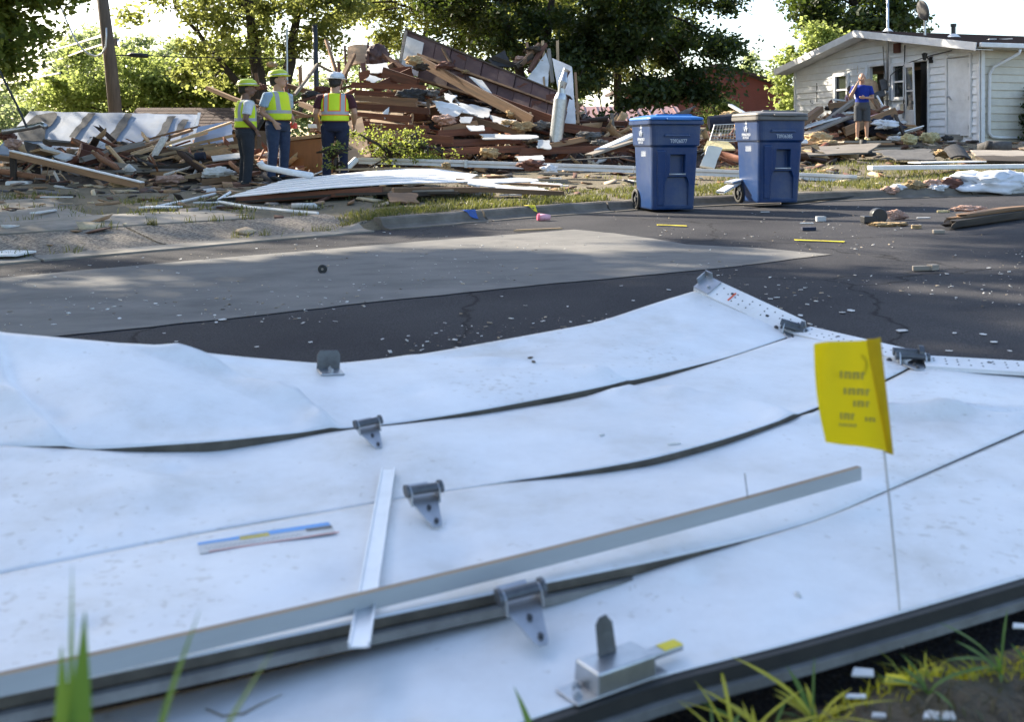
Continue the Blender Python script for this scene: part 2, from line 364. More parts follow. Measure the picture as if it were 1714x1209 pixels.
MT['blackp'] = M('black_plastic', (0.015, 0.015, 0.016), (0.025, 0.025, 0.026), 12, 0.45, 0.1)
MT['binblue'] = M('blue_plastic', (0.003, 0.030, 0.115), (0.005, 0.036, 0.135), 7, 0.36, 0.12, fine=160, dirt=(0.10, 0.12, 0.16), dirt_amt=0.55, dirt_scale=2.4, bdist=0.002, spec=0.5)  # grey mottling is dust plus side sheen put into the colour
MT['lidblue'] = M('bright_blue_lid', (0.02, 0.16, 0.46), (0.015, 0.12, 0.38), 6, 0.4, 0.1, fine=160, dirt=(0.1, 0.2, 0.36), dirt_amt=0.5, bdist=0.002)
MT['lidgrey'] = M('faded_black_lid', (0.15, 0.14, 0.13), (0.10, 0.095, 0.09), 6, 0.5, 0.1, fine=160, dirt=(0.24, 0.22, 0.19), dirt_amt=0.6, bdist=0.002)
MT['print'] = M('white_print', (0.62, 0.66, 0.72), (0.5, 0.54, 0.6), 40, 0.6, 0)
MT['bark'] = M('bark', (0.085, 0.062, 0.045), (0.035, 0.025, 0.019), 6, 0.95, 0.9, stretch=(3, 3, 0.6), fine=30, bdist=0.04)
MT['pole'] = M('weathered_pole', (0.17, 0.125, 0.09), (0.09, 0.066, 0.05), 5, 0.9, 0.5, stretch=(4, 4, 0.4))
MT['bluewall'] = M('pale_blue_wall', (0.30, 0.36, 0.47), (0.24, 0.30, 0.41), 2.0, 0.7, 0.15, dirt=(0.27, 0.27, 0.27), dirt_amt=0.55, dirt_scale=1.6)  # shade put into the colour: paint made darker and bluer
MT['cement'] = M('bare_grey_cement', (0.14, 0.135, 0.135), (0.07, 0.068, 0.068), 7, 0.95, 0.5)
MT['redwall'] = M('red_siding', (0.26, 0.062, 0.036), (0.21, 0.05, 0.03), 2, 0.6, 0.1)
MT['pinkroof'] = M('red_metal_roof', (0.34, 0.20, 0.19), (0.27, 0.15, 0.145), 2, 0.5, 0.1)
MT['cloth'] = M('white_cloth', (0.70, 0.71, 0.74), (0.58, 0.59, 0.62), 5, 0.9, 0.3)
MT['dkcloth'] = M('dark_cloth', (0.03, 0.035, 0.06), (0.015, 0.017, 0.03), 5, 0.95, 0.3, rand=0.3)
MT['yellowflag'] = None
MT['yellowpaint'] = M('yellow_spray_paint', (0.75, 0.62, 0.02), (0.6, 0.48, 0.02), 12, 0.6, 0.1)
MT['bluepaint'] = M('blue_spray_paint', (0.03, 0.09, 0.35), (0.05, 0.1, 0.25), 12, 0.7, 0.1)
MT['red'] = M('red_plastic', (0.55, 0.02, 0.015), (0.45, 0.02, 0.015), 5, 0.4, 0)
MT['pink'] = M('pink_plastic', (0.80, 0.16, 0.25), (0.72, 0.12, 0.2), 5, 0.35, 0)
MT['pale'] = M('pale_pink_cloth', (0.72, 0.42, 0.45), (0.62, 0.35, 0.38), 5, 0.8, 0.2)
MT['rust'] = M('rust_brown', (0.14, 0.055, 0.035), (0.09, 0.035, 0.025), 8, 0.8, 0.3)
MT['chip'] = M('white_chip', (0.72, 0.72, 0.70), (0.55, 0.54, 0.52), 10, 0.7, 0.1, rand=0.2)
MT['scraps'] = islandmat('mixed_scraps', [(0, (0.10, 0.045, 0.028)), (0.2, (0.28, 0.17, 0.09)), (0.38, (0.045, 0.035, 0.03)), (0.54, (0.42, 0.31, 0.2)), (0.66, (0.22, 0.12, 0.06)), (0.72, (0.55, 0.53, 0.5)), (0.76, (0.2, 0.17, 0.15)), (0.86, (0.5, 0.4, 0.26)), (0.93, (0.09, 0.08, 0.08))])
MT['scrapw'] = islandmat('pale_scraps', [(0, (0.55, 0.53, 0.5)), (0.3, (0.28, 0.22, 0.15)), (0.5, (0.66, 0.65, 0.62)), (0.7, (0.12, 0.09, 0.07)), (0.82, (0.45, 0.36, 0.25))])
MT['mound'] = M('shaded_rubble', (0.09, 0.058, 0.04), (0.025, 0.018, 0.014), 5, 0.95, 1.0, fine=25, dirt=(0.2, 0.16, 0.12), dirt_amt=0.4, dirt_scale=4, bdist=0.06)  # dark browns hold the shade between heaped pieces in the colour
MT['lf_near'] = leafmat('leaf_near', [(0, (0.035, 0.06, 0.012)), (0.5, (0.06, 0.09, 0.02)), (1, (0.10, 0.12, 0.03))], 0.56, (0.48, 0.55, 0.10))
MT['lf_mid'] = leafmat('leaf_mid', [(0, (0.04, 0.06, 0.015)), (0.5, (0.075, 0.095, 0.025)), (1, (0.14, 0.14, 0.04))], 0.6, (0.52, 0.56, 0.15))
MT['lf_dark'] = leafmat('leaf_dark', [(0, (0.018, 0.032, 0.013)), (0.6, (0.03, 0.05, 0.018)), (1, (0.06, 0.075, 0.022))], 0.32, (0.2, 0.28, 0.03))  # darker greens, with crown shade put into the leaf colour
MT['lf_bright'] = leafmat('leaf_bright', [(0, (0.07, 0.10, 0.02)), (0.5, (0.11, 0.14, 0.03)), (1, (0.16, 0.18, 0.05))], 0.6, (0.58, 0.68, 0.2))  # lighter greens, with backlight put into the leaf colour
MT['lf_far'] = leafmat('leaf_far', [(0, (0.05, 0.075, 0.04)), (0.5, (0.08, 0.105, 0.05)), (1, (0.14, 0.16, 0.08))], 0.6, (0.6, 0.7, 0.3))  # paler greens, with distance haze put into the leaf colour
MT['grass'] = leafmat('grass_blade', [(0, (0.035, 0.055, 0.014)), (0.45, (0.065, 0.08, 0.022)), (0.7, (0.13, 0.115, 0.045)), (1, (0.24, 0.185, 0.09))], 0.35, (0.3, 0.32, 0.06))
MT['litter'] = leafmat('dry_litter', [(0, (0.06, 0.045, 0.025)), (0.5, (0.11, 0.085, 0.05)), (0.8, (0.2, 0.16, 0.1)), (1, (0.08, 0.1, 0.03))], 0.2, (0.2, 0.18, 0.06))
MT['blade'] = leafmat('weed_blade', [(0, (0.07, 0.14, 0.025)), (1, (0.12, 0.2, 0.04))], 0.4, (0.3, 0.5, 0.06))
MT['yblade'] = leafmat('yellow_sprayed_blade', [(0, (0.62, 0.52, 0.02)), (0.5, (0.5, 0.45, 0.03)), (1, (0.2, 0.24, 0.03))], 0.35, (0.7, 0.6, 0.03))

# ------------------------------------------------------------------ the setting: ground, road, kerb, driveway
def curb_pt(x, s=0.0):
    i = int(np.clip(np.searchsorted(CA[:, 0], x) - 1, 0, len(CA) - 2))
    a, b = CA[i], CA[i + 1]; t = (x - a[0]) / (b[0] - a[0])
    p = a + (b - a) * t; d = (b - a) / np.hypot(*(b - a))
    return p[0] - d[1] * s, p[1] + d[0] * s
def grid_mesh(name, xs, ys, zf):
    X, Y = np.meshgrid(xs, ys); Z = zf(X, Y)
    V = np.stack([X.ravel(), Y.ravel(), Z.ravel()], 1)
    nx, ny = len(xs), len(ys)
    i = np.arange(nx - 1); j = np.arange(ny - 1); I, J = np.meshgrid(i, j)
    a = (J * nx + I).ravel()
    return np_mesh(name, V, np.stack([a, a + 1, a + nx + 1, a + nx], 1))
xs = np.unique(np.concatenate([np.linspace(-1200, -60, 12), np.linspace(-60, -12, 40), np.linspace(-12, 14, 170), np.linspace(14, 60, 50), np.linspace(60, 1200, 12)]))
ys = np.unique(np.concatenate([np.linspace(-40, 4, 20), np.linspace(4, 28, 160), np.linspace(28, 90, 40), np.linspace(90, 1600, 14)]))
obj('ground', grid_mesh('ground', xs, ys, terr), MT['lawn'], smooth=True, kind='structure')
obj('road', grid_mesh('road', np.linspace(-60, 80, 141), np.linspace(-30, 40, 8), lambda X, Y: zr(X)), MT['asphalt'], kind='structure')
# pale repaved strip
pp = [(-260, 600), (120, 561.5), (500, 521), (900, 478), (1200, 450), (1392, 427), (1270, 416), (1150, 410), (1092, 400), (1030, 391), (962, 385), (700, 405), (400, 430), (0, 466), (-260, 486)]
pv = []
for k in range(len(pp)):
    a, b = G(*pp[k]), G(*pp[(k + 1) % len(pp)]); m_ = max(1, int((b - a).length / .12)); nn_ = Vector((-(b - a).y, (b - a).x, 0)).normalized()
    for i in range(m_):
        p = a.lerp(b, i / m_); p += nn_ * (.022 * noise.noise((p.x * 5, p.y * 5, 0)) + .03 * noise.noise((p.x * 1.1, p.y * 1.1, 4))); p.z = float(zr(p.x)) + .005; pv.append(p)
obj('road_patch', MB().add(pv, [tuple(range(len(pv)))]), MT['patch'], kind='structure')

# kerb: individual lengths with tight joints
def curb_run(x0, x1):
    mb = MB(); n = 10; ring = []
    prof = [(-0.16, -0.05), (-0.15, 0.012), (-0.045, 0.02), (0.0, 0.045), (0.03, 0.105), (0.06, 0.122), (0.17, 0.122), (0.18, -0.05)]
    for i in range(n + 1):
        x = x0 + (x1 - x0) * i / n
        rr = []
        for s, z in prof:
            px_, py_ = curb_pt(x, s)
            j = 0.008 * noise.noise((px_ * 4, py_ * 4, z * 9))
            rr.append((px_ + j, py_ + j, float(zr(px_)) + z + j))
        ring.append(rr)
    k = len(prof); vs_ = [v for r in ring for v in r]; fs = []
    for i in range(n):
        for j in range(k - 1):
            a = i * k + j; fs.append((a, a + k, a + k + 1, a + 1))
    fs.append(tuple(range(k))); fs.append(tuple(range(n * k, n * k + k))[::-1])
    mb.add(vs_, fs); return mb
kerb = empty('kerb', (0, 0, 0), kind='structure')
xk = -1.35; q = 0
while xk < 24:
    L = [1.05, 1.5, 2.3, 2.9][min(q, 3)] if q < 4 else 3.0
    obj('kerb_stone', curb_run(xk, xk + L - 0.02), MT['curb'], kerb, smooth=False); xk += L; q += 1
for (px_, py_, mt, r_) in ((785, 367, 'bluepaint', 0.10), (888, 358, 'yellowpaint', 0.075)):
    g = GT(px_, py_, 9, 14); mb = MB(); o = []
    for k in range(14):
        a = 2 * PI * k / 14; rr = r_ * (0.7 + 0.5 * random.random())
        x, y = g.x + math.cos(a) * rr * 1.1, g.y + math.sin(a) * rr * 0.8
        s = float(sdist(x, y)); zz = float(np.interp(s, [-0.15, -0.045, 0, 0.03, 0.06, 0.18], [0.012, 0.02, 0.045, 0.105, 0.122, 0.122])) + float(zr(x))
        o.append((x, y, zz + 0.014))
    s = float(sdist(g.x, g.y)); zz = float(np.interp(s, [-0.15, -0.045, 0, 0.03, 0.06, 0.18], [0.012, 0.02, 0.045, 0.105, 0.122, 0.122])) + float(zr(g.x)); o.append((g.x, g.y, zz + .02))
    mb.add(o, [(k, (k + 1) % 14, 14) for k in range(14)]); obj('paint_mark', mb, MT[mt], kerb)

# driveway slabs, draped on the ground, with joints
drive = empty('driveway', (0, 0, 0), kind='structure')
def slab(x0, x1, s0, s1, mat, up=0.014, nm='slab', jit=0.03):
    nx = max(4, int(abs(x1 - x0) / 0.15)); ns = max(3, int((s1 - s0) / 0.15)); V = []; Fc = []
    for j in range(ns + 1):
        for i in range(nx + 1):
            x = x0 + (x1 - x0) * i / nx; s = s0 + (s1 - s0) * j / ns
            jx = 0
            if i in (0, nx): jx = jit * noise.noise((s * 3, x0, 1))
            if j in (0, ns): s += jit * noise.noise((x * 3, s0, 2))
            a, b = curb_pt(x + jx, s); V.append((a, b, 0))
    A = np.array(V); Z = np.maximum(terr(A[:, 0], A[:, 1]), zr(A[:, 0])) + up
    nv = [(v[0], v[1], float(z)) for v, z in zip(V, Z)]
    w = nx + 1
    for j in range(ns):
        for i in range(nx): a = j * w + i; Fc.append((a, a + 1, a + w + 1, a + w))
    bd = [i for i in range(nx + 1)] + [j * w + nx for j in range(1, ns + 1)] + [ns * w + i for i in range(nx - 1, -1, -1)] + [j * w for j in range(ns - 1, 0, -1)]
    off = len(nv); low = [(nv[i][0], nv[i][1], nv[i][2] - 0.05) for i in bd]
    for k in range(len(bd)): Fc.append((bd[k], off + k, off + (k + 1) % len(bd), bd[(k + 1) % len(bd)]))
    obj(nm, MB().add(nv + low, Fc), mat, drive, smooth=False)
for a, b in ((-11, -8.2), (-8.18, -5.05), (-5.03, -3.05), (-3.03, -1.42)): slab(a, b, 0.16, 1.02, MT['aggr'], 0.012, 'apron_slab')
for a, b in ((-11, -6.4), (-6.38, -3.9), (-3.88, -1.5)): slab(a, b, -0.18, 0.145, MT['conc'], 0.016, 'gutter_slab', 0.02)
for a, b in ((-10, -6.3), (-6.27, -4.1), (-4.07, -2.05)): slab(a, b, 1.05, 2.25, MT['conc'], 0.02)
for a, b in ((-6.9, -5.0), (-4.97, -2.9)): slab(a, b, 2.29, 3.9, MT['conc'], 0.012)
for a, b in ((-5.9, -4.3), (-4.26, -2.6)): slab(a, b, 3.95, 6.2, MT['conc'], 0.004)

# near verge, soil the camera kneels on
def nearz(X, Y):
    e = (Y - 1.24 - 0.48 * (X - 0.205))            # behind the door's near edge
    n_ = 0.016 * np.sin(X * 17 + Y * 9) * np.cos(Y * 21 - X * 5) + 0.01 * np.sin(X * 41 + 3) * np.cos(Y * 37)
    return 0.045 - 0.19 * sstep(0.0, 0.45, e) + n_
obj('verge_soil', grid_mesh('verge', np.linspace(-6, 8, 400), np.linspace(-3, 2.6, 220), nearz), MT['soil'], smooth=True, kind='structure')

# ------------------------------------------------------------------ grass (uncountable)
def blades(name, pts, h0, h1, w, mat, lean=0.5, **t):
    pts = np.asarray(pts, float); n = len(pts)
    a = rng.uniform(0, 2 * PI, n); h = rng.uniform(h0, h1, n); le = rng.uniform(0.1, lean, n) * h
    d = np.stack([np.cos(a), np.sin(a), np.zeros(n)], 1); b = rng.uniform(0, 2 * PI, n)
    sd_ = np.stack([np.cos(b), np.sin(b), np.zeros(n)], 1) * (w * rng.uniform(0.6, 1.3, n))[:, None] / 2
    up = np.array([0, 0, 1.0])
    m = pts + d * (le * 0.35)[:, None] + up * (h * 0.6)[:, None]
    tp = pts + d * le[:, None] + up * (h * 0.93)[:, None]
    V = np.stack([pts - sd_, pts + sd_, m + sd_ * 0.7, m - sd_ * 0.7, tp], 1).reshape(-1, 3)
    k = np.arange(n) * 5
    F4 = np.stack([k, k + 1, k + 2, k + 3], 1); F3 = np.stack([k + 3, k + 2, k + 4], 1)
    me = bpy.data.meshes.new(name)
    me.vertices.add(len(V)); me.vertices.foreach_set('co', V.astype(np.float32).ravel())
    lp = np.concatenate([F4.ravel(), F3.ravel()]).astype(np.int32)
    me.loops.add(len(lp)); me.loops.foreach_set('vertex_index', lp)
    st = np.concatenate([np.arange(n) * 4, n * 4 + np.arange(n) * 3]).astype(np.int32)
    tt = np.concatenate([np.full(n, 4), np.full(n, 3)]).astype(np.int32)
    me.polygons.add(2 * n); me.polygons.foreach_set('loop_start', st); me.polygons.foreach_set('loop_total', tt); me.update(calc_edges=True)
    return obj(name, me, mat, **t)
def fbm(x, y, sc, seed=0):
    return np.array([noise.fractal((a * sc, b * sc, seed), 0.9, 2.0, 4) for a, b in zip(x, y)])
def patch_pts(n, x0, x1, s0, s1, thr=-0.1, seed=0, sc=1.2):
    xx = rng.uniform(x0, x1, n); ss = rng.uniform(s0, s1, n)
    q = np.array([curb_pt(a, b) for a, b in zip(xx, ss)])
    keep = fbm(q[:, 0], q[:, 1], sc, seed) > thr
    q = q[keep]
    return np.column_stack([q, terr(q[:, 0], q[:, 1])])
blades('verge_grass', np.vstack([patch_pts(24000, -1.75, 9.5, 0.19, 1.7, 0.06, 1), patch_pts(7000, -1.9, 3, 0.19, 0.7, -0.1, 3), patch_pts(9000, 4, 11, 0.3, 2.4, -0.05, 8)]), 0.02, 0.085, 0.011, MT['grass'], 1.0, label='patchy sunlit grass on the verge behind the far kerb', cat='grass', kind='stuff')
blades('left_lawn_grass', np.vstack([patch_pts(9000, -10.5, -7.0, 1.3, 6.5, -0.5, 2), patch_pts(9000, -9.6, -6.35, 2.2, 5.5, -0.6, 2), patch_pts(1600, -6.5, -4.6, 3.4, 5.0, 0.05, 5)]), 0.04, 0.13, 0.013, MT['grass'], 0.9, label='green lawn grass left of the cracked driveway', cat='grass', kind='stuff')
blades('yard_grass', np.vstack([patch_pts(9000, 4, 16, 1.8, 5.5, 0.02, 4), patch_pts(5000, -3, 6, 1.6, 4, 0.12, 6), patch_pts(2600, -4.6, -2.2, 4.8, 7.6, 0.12, 11)]), 0.03, 0.10, 0.012, MT['grass'], 0.9, label='thin worn grass among the debris in the front yards', cat='grass', kind='stuff')
cr = []
for _ in range(70):
    x = random.uniform(-7.5, -1.6); s = random.choice([1.035, 2.27, 3.92, 0.15]) + random.uniform(-0.03, 0.03)
    a, b = curb_pt(x, s); k = random.randint(6, 30); sp = random.uniform(0.02, 0.09)
    for _ in range(k):
        c, d = a + random.gauss(0, sp), b + random.gauss(0, sp * 0.6); cr.append((c, d, tz(c, d)))
blades('joint_weeds', cr, 0.03, 0.12, 0.009, MT['grass'], 0.8, label='small weeds growing in the driveway joints', cat='weeds', kind='stuff')

# ------------------------------------------------------------------ foreground: the crumpled white garage door
def V3(px, py, z):                                 # point seen at a pixel at height z
    Y = (H - z) * F / (py - HY)
    return Vector(((px - CX) / F * Y, Y, z))
def curve(pts, n):                                 # pts: (px,py,z); even parameter in px, smooth in z
    A = np.array(pts, float); u = np.linspace(A[0, 0], A[-1, 0], 700)
    py_ = np.interp(u, A[:, 0], A[:, 1]); z_ = np.interp(u, A[:, 0], A[:, 2])
    k = np.exp(-np.linspace(-2, 2, 61) ** 2); k /= k.sum()
    sm_ = lambda a: np.convolve(np.pad(a, 30, mode='reflect', reflect_type='odd'), k, 'valid')
    py_, z_ = sm_(py_), sm_(z_)
    X = np.array([tuple(V3(a, b, c)) for a, b, c in zip(u, py_, z_)])
    L = np.concatenate([[0], np.cumsum(np.linalg.norm(np.diff(X, axis=0), axis=1))]); L /= L[-1]
    t = np.linspace(0, 1, n)
    return np.stack([np.interp(t, L, X[:, i]) for i in range(3)], 1)
NL = 260; NW = 32; CK = 260 / 150
door = empty('garage_door', (0, 1.4, 0.0), label='crumpled white sectional garage door lying on the near side of the street', cat='garage door')
def dpar(o):                                       # parent to the door keeping world place
    o.parent = door; o.matrix_parent_inverse = door.matrix_basis.inverted() if False else Matrix.Translation((0, -1.4, 0)); return o
SECS = {}
def section(nm, far, near, thick, creases=(), seed=0, amp=0.004):
    A = curve(far, NL); B = curve(near, NL)
    g = np.zeros((NW, NL, 3))
    rd = random.Random(seed * 7 + 1); dents = [(rd.uniform(.05, .95), rd.uniform(.12, .88), rd.uniform(.03, .09), rd.uniform(-.009, .004)) for _ in range(16)]
    dents = [(A[int(u * (NL - 1))] * (1 - v) + B[int(u * (NL - 1))] * v, r_, d_) for u, v, r_, d_ in dents]
    for j in range(NW):
        w = j / (NW - 1)
        g[j] = A * (1 - w) + B * w
        for i in range(NL):
            x, y, z = g[j, i]; ed = min(1, w * (1 - w) * 9)
            d = amp * noise.noise((x * 2.2, y * 2.2, seed)) * 1.9 * ed + 0.003 * noise.noise((x * 7, y * 7, seed + 3)) * ed
            for (i0, i1, bow, hh, wd) in creases:      # a kinked fold running from far edge (index i0) to near edge (i1)
                c = CK * (i0 + (i1 - i0) * w + bow * w * (1 - w) * 4 + .8 * noise.noise((w * 3, i0, seed)))
                q_ = abs(i - c) / (wd * CK * (1.6 if i < c else .5))
                if q_ < 1: d += hh * (1 - q_) ** 1.15 * (0.2 + 0.8 * min(1, w * (1 - w) * 12)) * (.6 + .8 * noise.noise((w * 4, i0, 3)))
            for c_, r_, d_ in dents:
                q_ = ((x - c_[0]) ** 2 + (y - c_[1]) ** 2) / (r_ * r_)
                if q_ < 4: d += d_ * math.exp(-q_ * 1.5) * ed
            g[j, i, 2] += d
    SECS[nm] = g
    top = g.reshape(-1, 3); bot = top - np.array([0, 0, thick])
    V = [tuple(v) for v in top] + [tuple(v) for v in bot]; n = NL * NW; Fc = []; mi = []
    for j in range(NW - 1):
        for i in range(NL - 1):
            a = j * NL + i; Fc.append((a, a + NL, a + NL + 1, a + 1)); mi.append(0)
            Fc.append((n + a, n + a + 1, n + a + NL + 1, n + a + NL)); mi.append(1)
    for i in range(NL - 1):
        Fc.append((i, i + 1, n + i + 1, n + i)); mi.append(0)
        a = (NW - 1) * NL + i; Fc.append((a + 1, a, n + a, n + a + 1)); mi.append(1)
    for j in range(NW - 1):
        a = j * NL; Fc.append((a + NL, a, n + a, n + a + NL)); mi.append(0)
        a = j * NL + NL - 1; Fc.append((a, a + NL, n + a + NL, n + a)); mi.append(0)
    me = bpy.data.meshes.new('panel_section'); me.from_pydata(V, [], Fc); me.polygons.foreach_set('material_index', mi)
    me.polygons.foreach_set('use_smooth', [k < 2 * (NL - 1) * (NW - 1) for k in range(len(Fc))]); me.update()
    return dpar(obj('panel_section', me, [MT['door'], MT['dooredge']]))
farA = [(-420, 520, .36), (0, 556, .33), (200, 574, .29), (400, 597, .22), (553, 610, .175), (700, 594, .17), (830, 571, .17), (1000, 540, .185), (1100, 506, .215), (1166, 486, .245)]
nearA = [(-420, 736, .20), (0, 747, .17), (160, 753, .155), (360, 740, .15), (480, 727, .135), (590, 716, .118), (660, 710, .12), (800, 688, .134), (950, 660, .142), (1100, 628, .139), (1225, 597, .133), (1328, 561, .130)]
farB = [(-420, 736, .202), (0, 747, .172), (150, 753, .157), (200, 756, .146), (270, 757, .136), (360, 752, .126), (480, 736, .120), (590, 718, .116), (660, 712, .117), (800, 694, .122), (950, 671, .128), (1100, 636, .129), (1225, 598, .133), (1250, 589, .136), (1332, 562, .134)]
nearB = [(-420, 1050, .11), (0, 962, .112), (340, 893, .112), (708, 829, .11), (880, 803, .115), (1000, 785, .124), (1090, 769, .132), (1220, 734, .133), (1370, 682, .128), (1480, 638, .124), (1528, 612, .122)]
farC = [(-420, 1050, .113), (0, 962, .115), (340, 893, .115), (708, 829, .113), (850, 808, .114), (900, 803, .111), (1000, 792, .112), (1090, 780, .116), (1220, 743, .119), (1370, 688, .121), (1480, 642, .121), (1532, 614, .120)]
nearC = [(-420, 1262, .14), (0, 1168, .138), (300, 1106, .136), (500, 1063, .134), (831, 994, .128), (1100, 940, .12), (1280, 898, .112), (1380, 868, .11), (1680, 735, .11), (1900, 640, .11)]
farD = [(-420, 1330, .045), (0, 1228, .05), (300, 1160, .055), (500, 1112, .062), (831, 1021, .082), (1100, 949, .105), (1250, 908, .112), (1290, 896, .115), (1380, 869, .110), (1680, 738, .106), (1900, 643, .106)]
nearD = [(-100, 1515, .085), (500, 1335, .085), (880, 1209, .085), (1110, 1132, .085), (1327, 1078, .09), (1507, 1028, .09), (1714, 968, .09), (2060, 868, .09)]
section('A', farA, nearA, 0.028, creases=((53, 59, 4, 0.045, 2.6), (35, 30, -2, 0.026, 3), (20, 30, 3, 0.018, 5), (87, 101, 2, 0.022, 2.4)), seed=1, amp=0.012)
section('B', farB, nearB, 0.03, creases=((97, 108, 3, 0.040, 2.4), (58, 66, 0, 0.005, 4), (25, 40, 4, 0.010, 9)), seed=5, amp=0.010)
section('C', farC, nearC, 0.015, creases=((110, 119, 2, 0.036, 2.4), (78, 83, 0, 0.004, 5), (116, 133, -8, 0.030, 3)), seed=9, amp=0.008)
section('D', farD, nearD, 0.03, creases=((60, 52, 0, 0.004, 8), (120, 128, 0, 0.004, 6)), seed=14, amp=0.006)
def dsurf(px, py, nm=None):                        # door surface point nearest to a pixel, with normal
    best = None
    for k, g in SECS.items():
        if nm and k != nm: continue
        gx = CX + F * g[..., 0] / g[..., 1]; gy = HY + F * (H - g[..., 2]) / g[..., 1]
        d = (gx - px) ** 2 + (gy - py) ** 2; i = np.unravel_index(np.argmin(d), d.shape)
        if best is None or d[i] < best[0]: best = (d[i], k, i)
    g = SECS[best[1]]; j, i = best[2]
    j0, j1 = max(j - 1, 0), min(j + 1, NW - 1); i0, i1 = max(i - 1, 0), min(i + 1, NL - 1)
    u = Vector(g[j, i1] - g[j, i0]).normalized(); v = Vector(g[j0, i] - g[j1, i]).normalized()
    nrm = u.cross(v).normalized(); v = nrm.cross(u)
    return Vector(g[j, i]), u, v, nrm
def dmat(px, py, nm=None):                         # frame on the door: x along the section, y away from the viewer, z out
    p, u, v, nr = dsurf(px, py, nm)
    m = Matrix((u, v, nr)).transposed().to_4x4(); m.translation = p
    return m
# tongue rails and seal along the edges
def rail(row, dx, dz, w, h, mat, nm, i0=0, i1=NL):
    g = SECS[row[0]][0 if row[1] == 'f' else NW - 1]; mb = MB()
    pts = [Vector(g[i]) for i in range(i0, i1, 4)]
    sec = []
    for i, p in enumerate(pts):
        t = (pts[min(i + 1, len(pts) - 1)] - pts[max(i - 1, 0)]); t.z = 0; t.normalize(); nn = Vector((t.y, -t.x, 0))
        c = p + nn * dx + Vector((0, 0, dz))
        sec += [c - nn * w / 2 - Vector((0, 0, h / 2)), c + nn * w / 2 - Vector((0, 0, h / 2)), c + nn * w / 2 + Vector((0, 0, h / 2)), c - nn * w / 2 + Vector((0, 0, h / 2))]
    fs = []
    for i in range(len(pts) - 1):
        for k in range(4):
            a = i * 4 + k; b = i * 4 + (k + 1) % 4; fs.append((a, b, b + 4, a + 4))
    fs += [(3, 2, 1, 0), tuple(len(sec) - 4 + k for k in range(4))]
    mb.add(sec, fs); return dpar(obj(nm, mb, mat))
rail('Cn', 0.004, -0.0255, 0.014, 0.014, MT['rail'], 'tongue_rail')
rail('Dn', 0.007, -0.012, 0.014, 0.020, MT['rubber'], 'bottom_seal')
rail('Dn', 0.016, -0.031, 0.016, 0.014, MT['rail'], 'seal_retainer')
rail('Bn', -0.004, -0.036, 0.012, 0.014, MT['rail'], 'tongue_rail', 150, NL)

# perforated end stiles, one per section end
def stile(a, b, mark=False, corner=False, roll=10):
    a = Vector(a); b = Vector(b); m = frame(a, b, roll=R(roll))
    L = (b - a).length; wd = 0.092
    st = empty('end_stile'); dpar(st); st.matrix_basis = m; 
    st.parent = door; st.matrix_parent_inverse = Matrix.Translation((0, -1.4, 0))
    body = MB().box((0, 0, 0), (L, wd, 0.004)).box((0, wd / 2 - 0.001, -0.02), (L, 0.003, 0.036)).box((0, -wd / 2 + 0.0015, -0.006), (L, 0.003, 0.010))
    o = obj('stile_plate', body, MT['door'], st); 
    hm = MB()
    for k in range(int(L / 0.035)):
        x = -L / 2 + 0.03 + k * 0.035
        for y in (-0.02, 0.004, 0.022):
            if random.random() < 0.75:
                hm.prism([(x + 0.0032 * math.cos(t) + random.uniform(-.003, .003) * 0, y + 0.0032 * math.sin(t)) for t in np.linspace(0, 2 * PI, 9)[:-1]], 0.0023, 0.0029)
    for x, y in ((-L * 0.18, 0.015), (L * 0.22, -0.01)):
        hm.prism([(x + 0.008 * math.cos(t), y + 0.006 * math.sin(t)) for t in np.linspace(0, 2 * PI, 13)[:-1]], 0.0023, 0.003)
    obj('punched_hole', hm, MT['rubber'], st, kind='stuff')
    if mark:
        mm = MB().box((-L * 0.16, 0, 0.0035), (0.007, 0.05, 0.0012)); obj('orange_mark', mm, M('orange_marker', (0.75, 0.12, 0.04), None, 5, 0.6, 0), st)
    if corner:
        cm = MB().box((-L / 2 + 0.035, 0, 0.006), (0.075, 0.085, 0.005)).box((-L / 2 - 0.003, 0.01, 0.016), (0.005, 0.05, 0.03)).box((-L / 2 + 0.01, 0.042, 0.018), (0.035, 0.005, 0.03))
        cm.tube([(-L / 2 + 0.05, -0.01, 0.004), (-L / 2 + 0.05, -0.01, 0.017)], 0.007, 6)
        obj('corner_bracket', cm, MT['galv'], st, bevel=0.0015)
    return st
cA0, cA1 = SECS['A'][0, -1], SECS['A'][-1, -1]; cB1 = SECS['B'][-1, -1]; cC0 = SECS['C'][0, -1]; cC1 = SECS['C'][-1, -1]
up = Vector((0.02, 0.014, 0.022))
stile(Vector(cA0) + up + Vector((.0, .0, .006)), Vector(cA1) + up, True, True, 30)
stile(Vector(cA1) + up + Vector((.012, -.004, -0.006)), Vector(cB1) + up + Vector((0, 0.004, 0)))
stile(Vector(cC0) + up + Vector((.012, -.004, -0.006)), Vector(cC1) + up)

